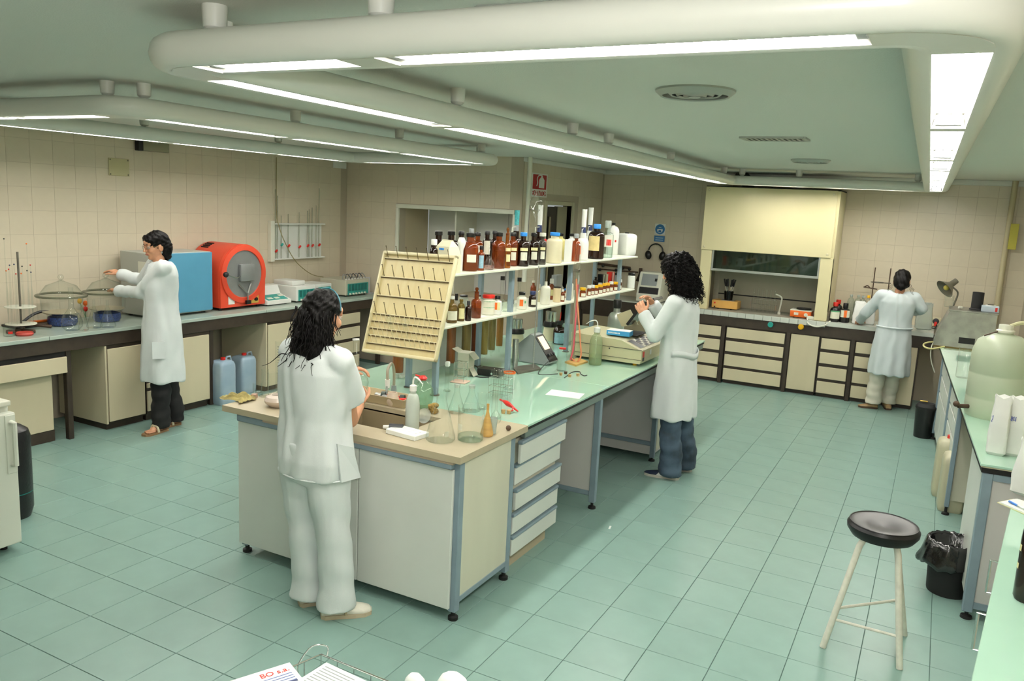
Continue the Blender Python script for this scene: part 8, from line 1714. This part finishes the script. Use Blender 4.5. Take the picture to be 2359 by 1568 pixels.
for h_, t_ in hls:
    d = (t_-h_).normalized(); s_ = Vector((d.y, -d.x, 0)); w = .043
    pts = [(h_+d*(t_-h_).length*f_+s_*w*a*k) for k in (1, -1) for f_, a in (((-.03, .45), (.05, .85), (.3, .82), (.65, 1.05), (.9, 1.0), (1.02, .6)) if k == 1 else ((1.02, .6), (.9, 1.0), (.65, 1.05), (.3, .82), (.05, .85), (-.03, .45)))]
    o = MB().prism([(p.x, p.y) for p in pts], 0, .018).build('sandal', mat('tan_sole', '#8a6a48', .6), P3, smooth=False); c = h_.lerp(t_, .52)
    MB().tube(catmull([c+s_*.045+Vector((0, 0, .015)), c+s_*.032+Vector((0, 0, .058)), c+Vector((0, 0, .068)), c-s_*.032+Vector((0, 0, .058)), c-s_*.045+Vector((0, 0, .015))], 4), .011, 8).build('strap', mat('cream_strap', '#c9bfa0', .5), o); MB().tube([c+Vector((0, 0, .066)), h_.lerp(t_, .72)+Vector((0, 0, .03))], .008, 6).build('toe_strap', mat('cream_strap', '#c9bfa0'), o)
b = MB()
for c, r in (((0, -.02, .038), (.084, .098, .090)), ((0, -.06, -.02), (.084, .072, .09)), ((0, .045, .075), (.062, .048, .032)), ((-.035, .055, .058), (.035, .035, .026)), ((.05, .03, .055), (.03, .045, .035)), ((-.052, .02, .055), (.03, .05, .04)), ((0, -.065, -.085), (.066, .045, .055)), ((-.066, -.02, .01), (.018, .03, .04)), ((.066, -.02, .01), (.018, .03, .04))): b.ball(hm @ Vector(c), r, 16, 12, hm.to_3x3().to_4x4())
cloth('hair', remesh(b, 'hair', .006, 2), MHAIR, P3, lambda co: .002*np.sin(130*co[:, 0]+90*co[:, 1]+8*np.sin(30*co[:, 2]))+.0015*np.sin(170*co[:, 2]+60*co[:, 1]))
MB().ball(hm @ Vector((-.084, -.0, -.05)), (.006, .006, .009), 8, 6).build('earring', M['chrome'], P3); MB().ball(hm @ Vector((.084, -.0, -.05)), (.006, .006, .009), 8, 6).build('earring', M['chrome'], P3)
# woman at the back
fg = Fig((5.155, 5.885), math.radians(97)); S = .98
hls = [(at(2020, 941, 0), at(1976, 936, 0)), (at(2046, 944, 0), at(2046, 930, 0)+Vector((-.06, .1, 0)))]
legs = []
for k, (h_, t_) in enumerate(hls):
    an = h_.lerp(t_, .25); hp = fg.L((-.085, .085)[k], 0, .80); legs.append((hp, hp.lerp(Vector((an.x, an.y, .08)), .47)+fg.f*.01, an))
zt = topz(fg.L(.02, .05, 0), 622); hc = fg.L(.02, .05, zt-.12); hm = headmx(fg, hc, yaw=-.1, pitch=.45)
SHZ = zt-.29
shL, shR = fg.L(-.16, .0, SHZ), fg.L(.16, .0, SHZ); lh = Vector((colx(1980, 6.17, .95), 6.17, .945)); elL = shL.lerp(lh, .5)+Vector((-.04, -.06, -.05)); elR = Vector((colx(2122, 5.93, 1.08), 5.93, topz((5.4, 5.93, 0), 712))); rh = elR+Vector((-.08, .26, -.06))
b = MB(); headparts(b, hm); core(b, fg, hc, SHZ/1.30, legs)
for sh, el, wr in ((shL, elL, lh), (shR, elR, rh)): b.cap(sh, el, .042, .037); b.cap(el, el.lerp(wr, .8), .037, .026)
hand(b, elL.lerp(lh, .84), lh-elL, Vector((.3, 0, -1)), Vector((1, 0, 0)), curl=.5); hand(b, elR.lerp(rh, .84), rh-elR, Vector((0, 0, -1)), Vector((-1, 0, 0)), curl=.6)
P4 = finish('person', remesh(b, 'body', .0052, 3), 'woman with tied dark hair in lab coat and cream trousers facing the back bench', (5.155, 5.885, 0)); face_details(P4, hm)
MW4 = mat('bluish_white_cotton', '#c9d2d4', .85, bump=.05, bscale=220)
cw = coat(fg, 'lab_coat', P4, .42, .92, .92, ((shL, elL, lh), (shR, elR, rh)), top=SHZ+.04, n=8, ph=.5, material=MW4)
MB().tube([fg.L(.178*math.cos(a), .136*math.sin(a), .945) for a in [PI*1.0+PI*1.0*k/14 for k in range(15)]], .010, 6).build('waist_tie', MW4, cw)
trousers(fg, P4, legs, .80, .092, .08, .085, mat('cream_cotton', '#d8d2c2', .85), .06)
for h_, t_ in hls: shoe(fg, h_, t_, P4, mat('tan_leather', '#9a7f58', .5), mat('brown_sole', '#4a3828', .7), h=.065, w=.045)
b = MB()
for c, r in (((0, -.018, .035), (.086, .100, .092)), ((0, -.06, -.03), (.082, .065, .085)), ((0, -.075, -.09), (.05, .04, .05)), ((-.05, -.0, -.02), (.035, .05, .06)), ((.05, -.0, -.02), (.035, .05, .06))): b.ball(hm @ Vector(c), r, 16, 12, hm.to_3x3().to_4x4())
hr4 = cloth('hair', remesh(b, 'hair', .008, 3), MHAIR, P4, lambda co: .003*np.sin(140*co[:, 0]+60*co[:, 2])); b = MB()
for k in range(7): sx = -1 if k % 2 else 1; p0 = Vector((sx*.08, -.02, -.03-.01*k)); b.tube(catmull([hm @ (p0+Vector((sx*.012*j+.006*math.sin(j*2+k), -.004*j, -.018*j))) for j in range(5)], 3), .0016, 4)
b.build('loose_wisps', MHAIR, hr4, smooth=True, kind='stuff')
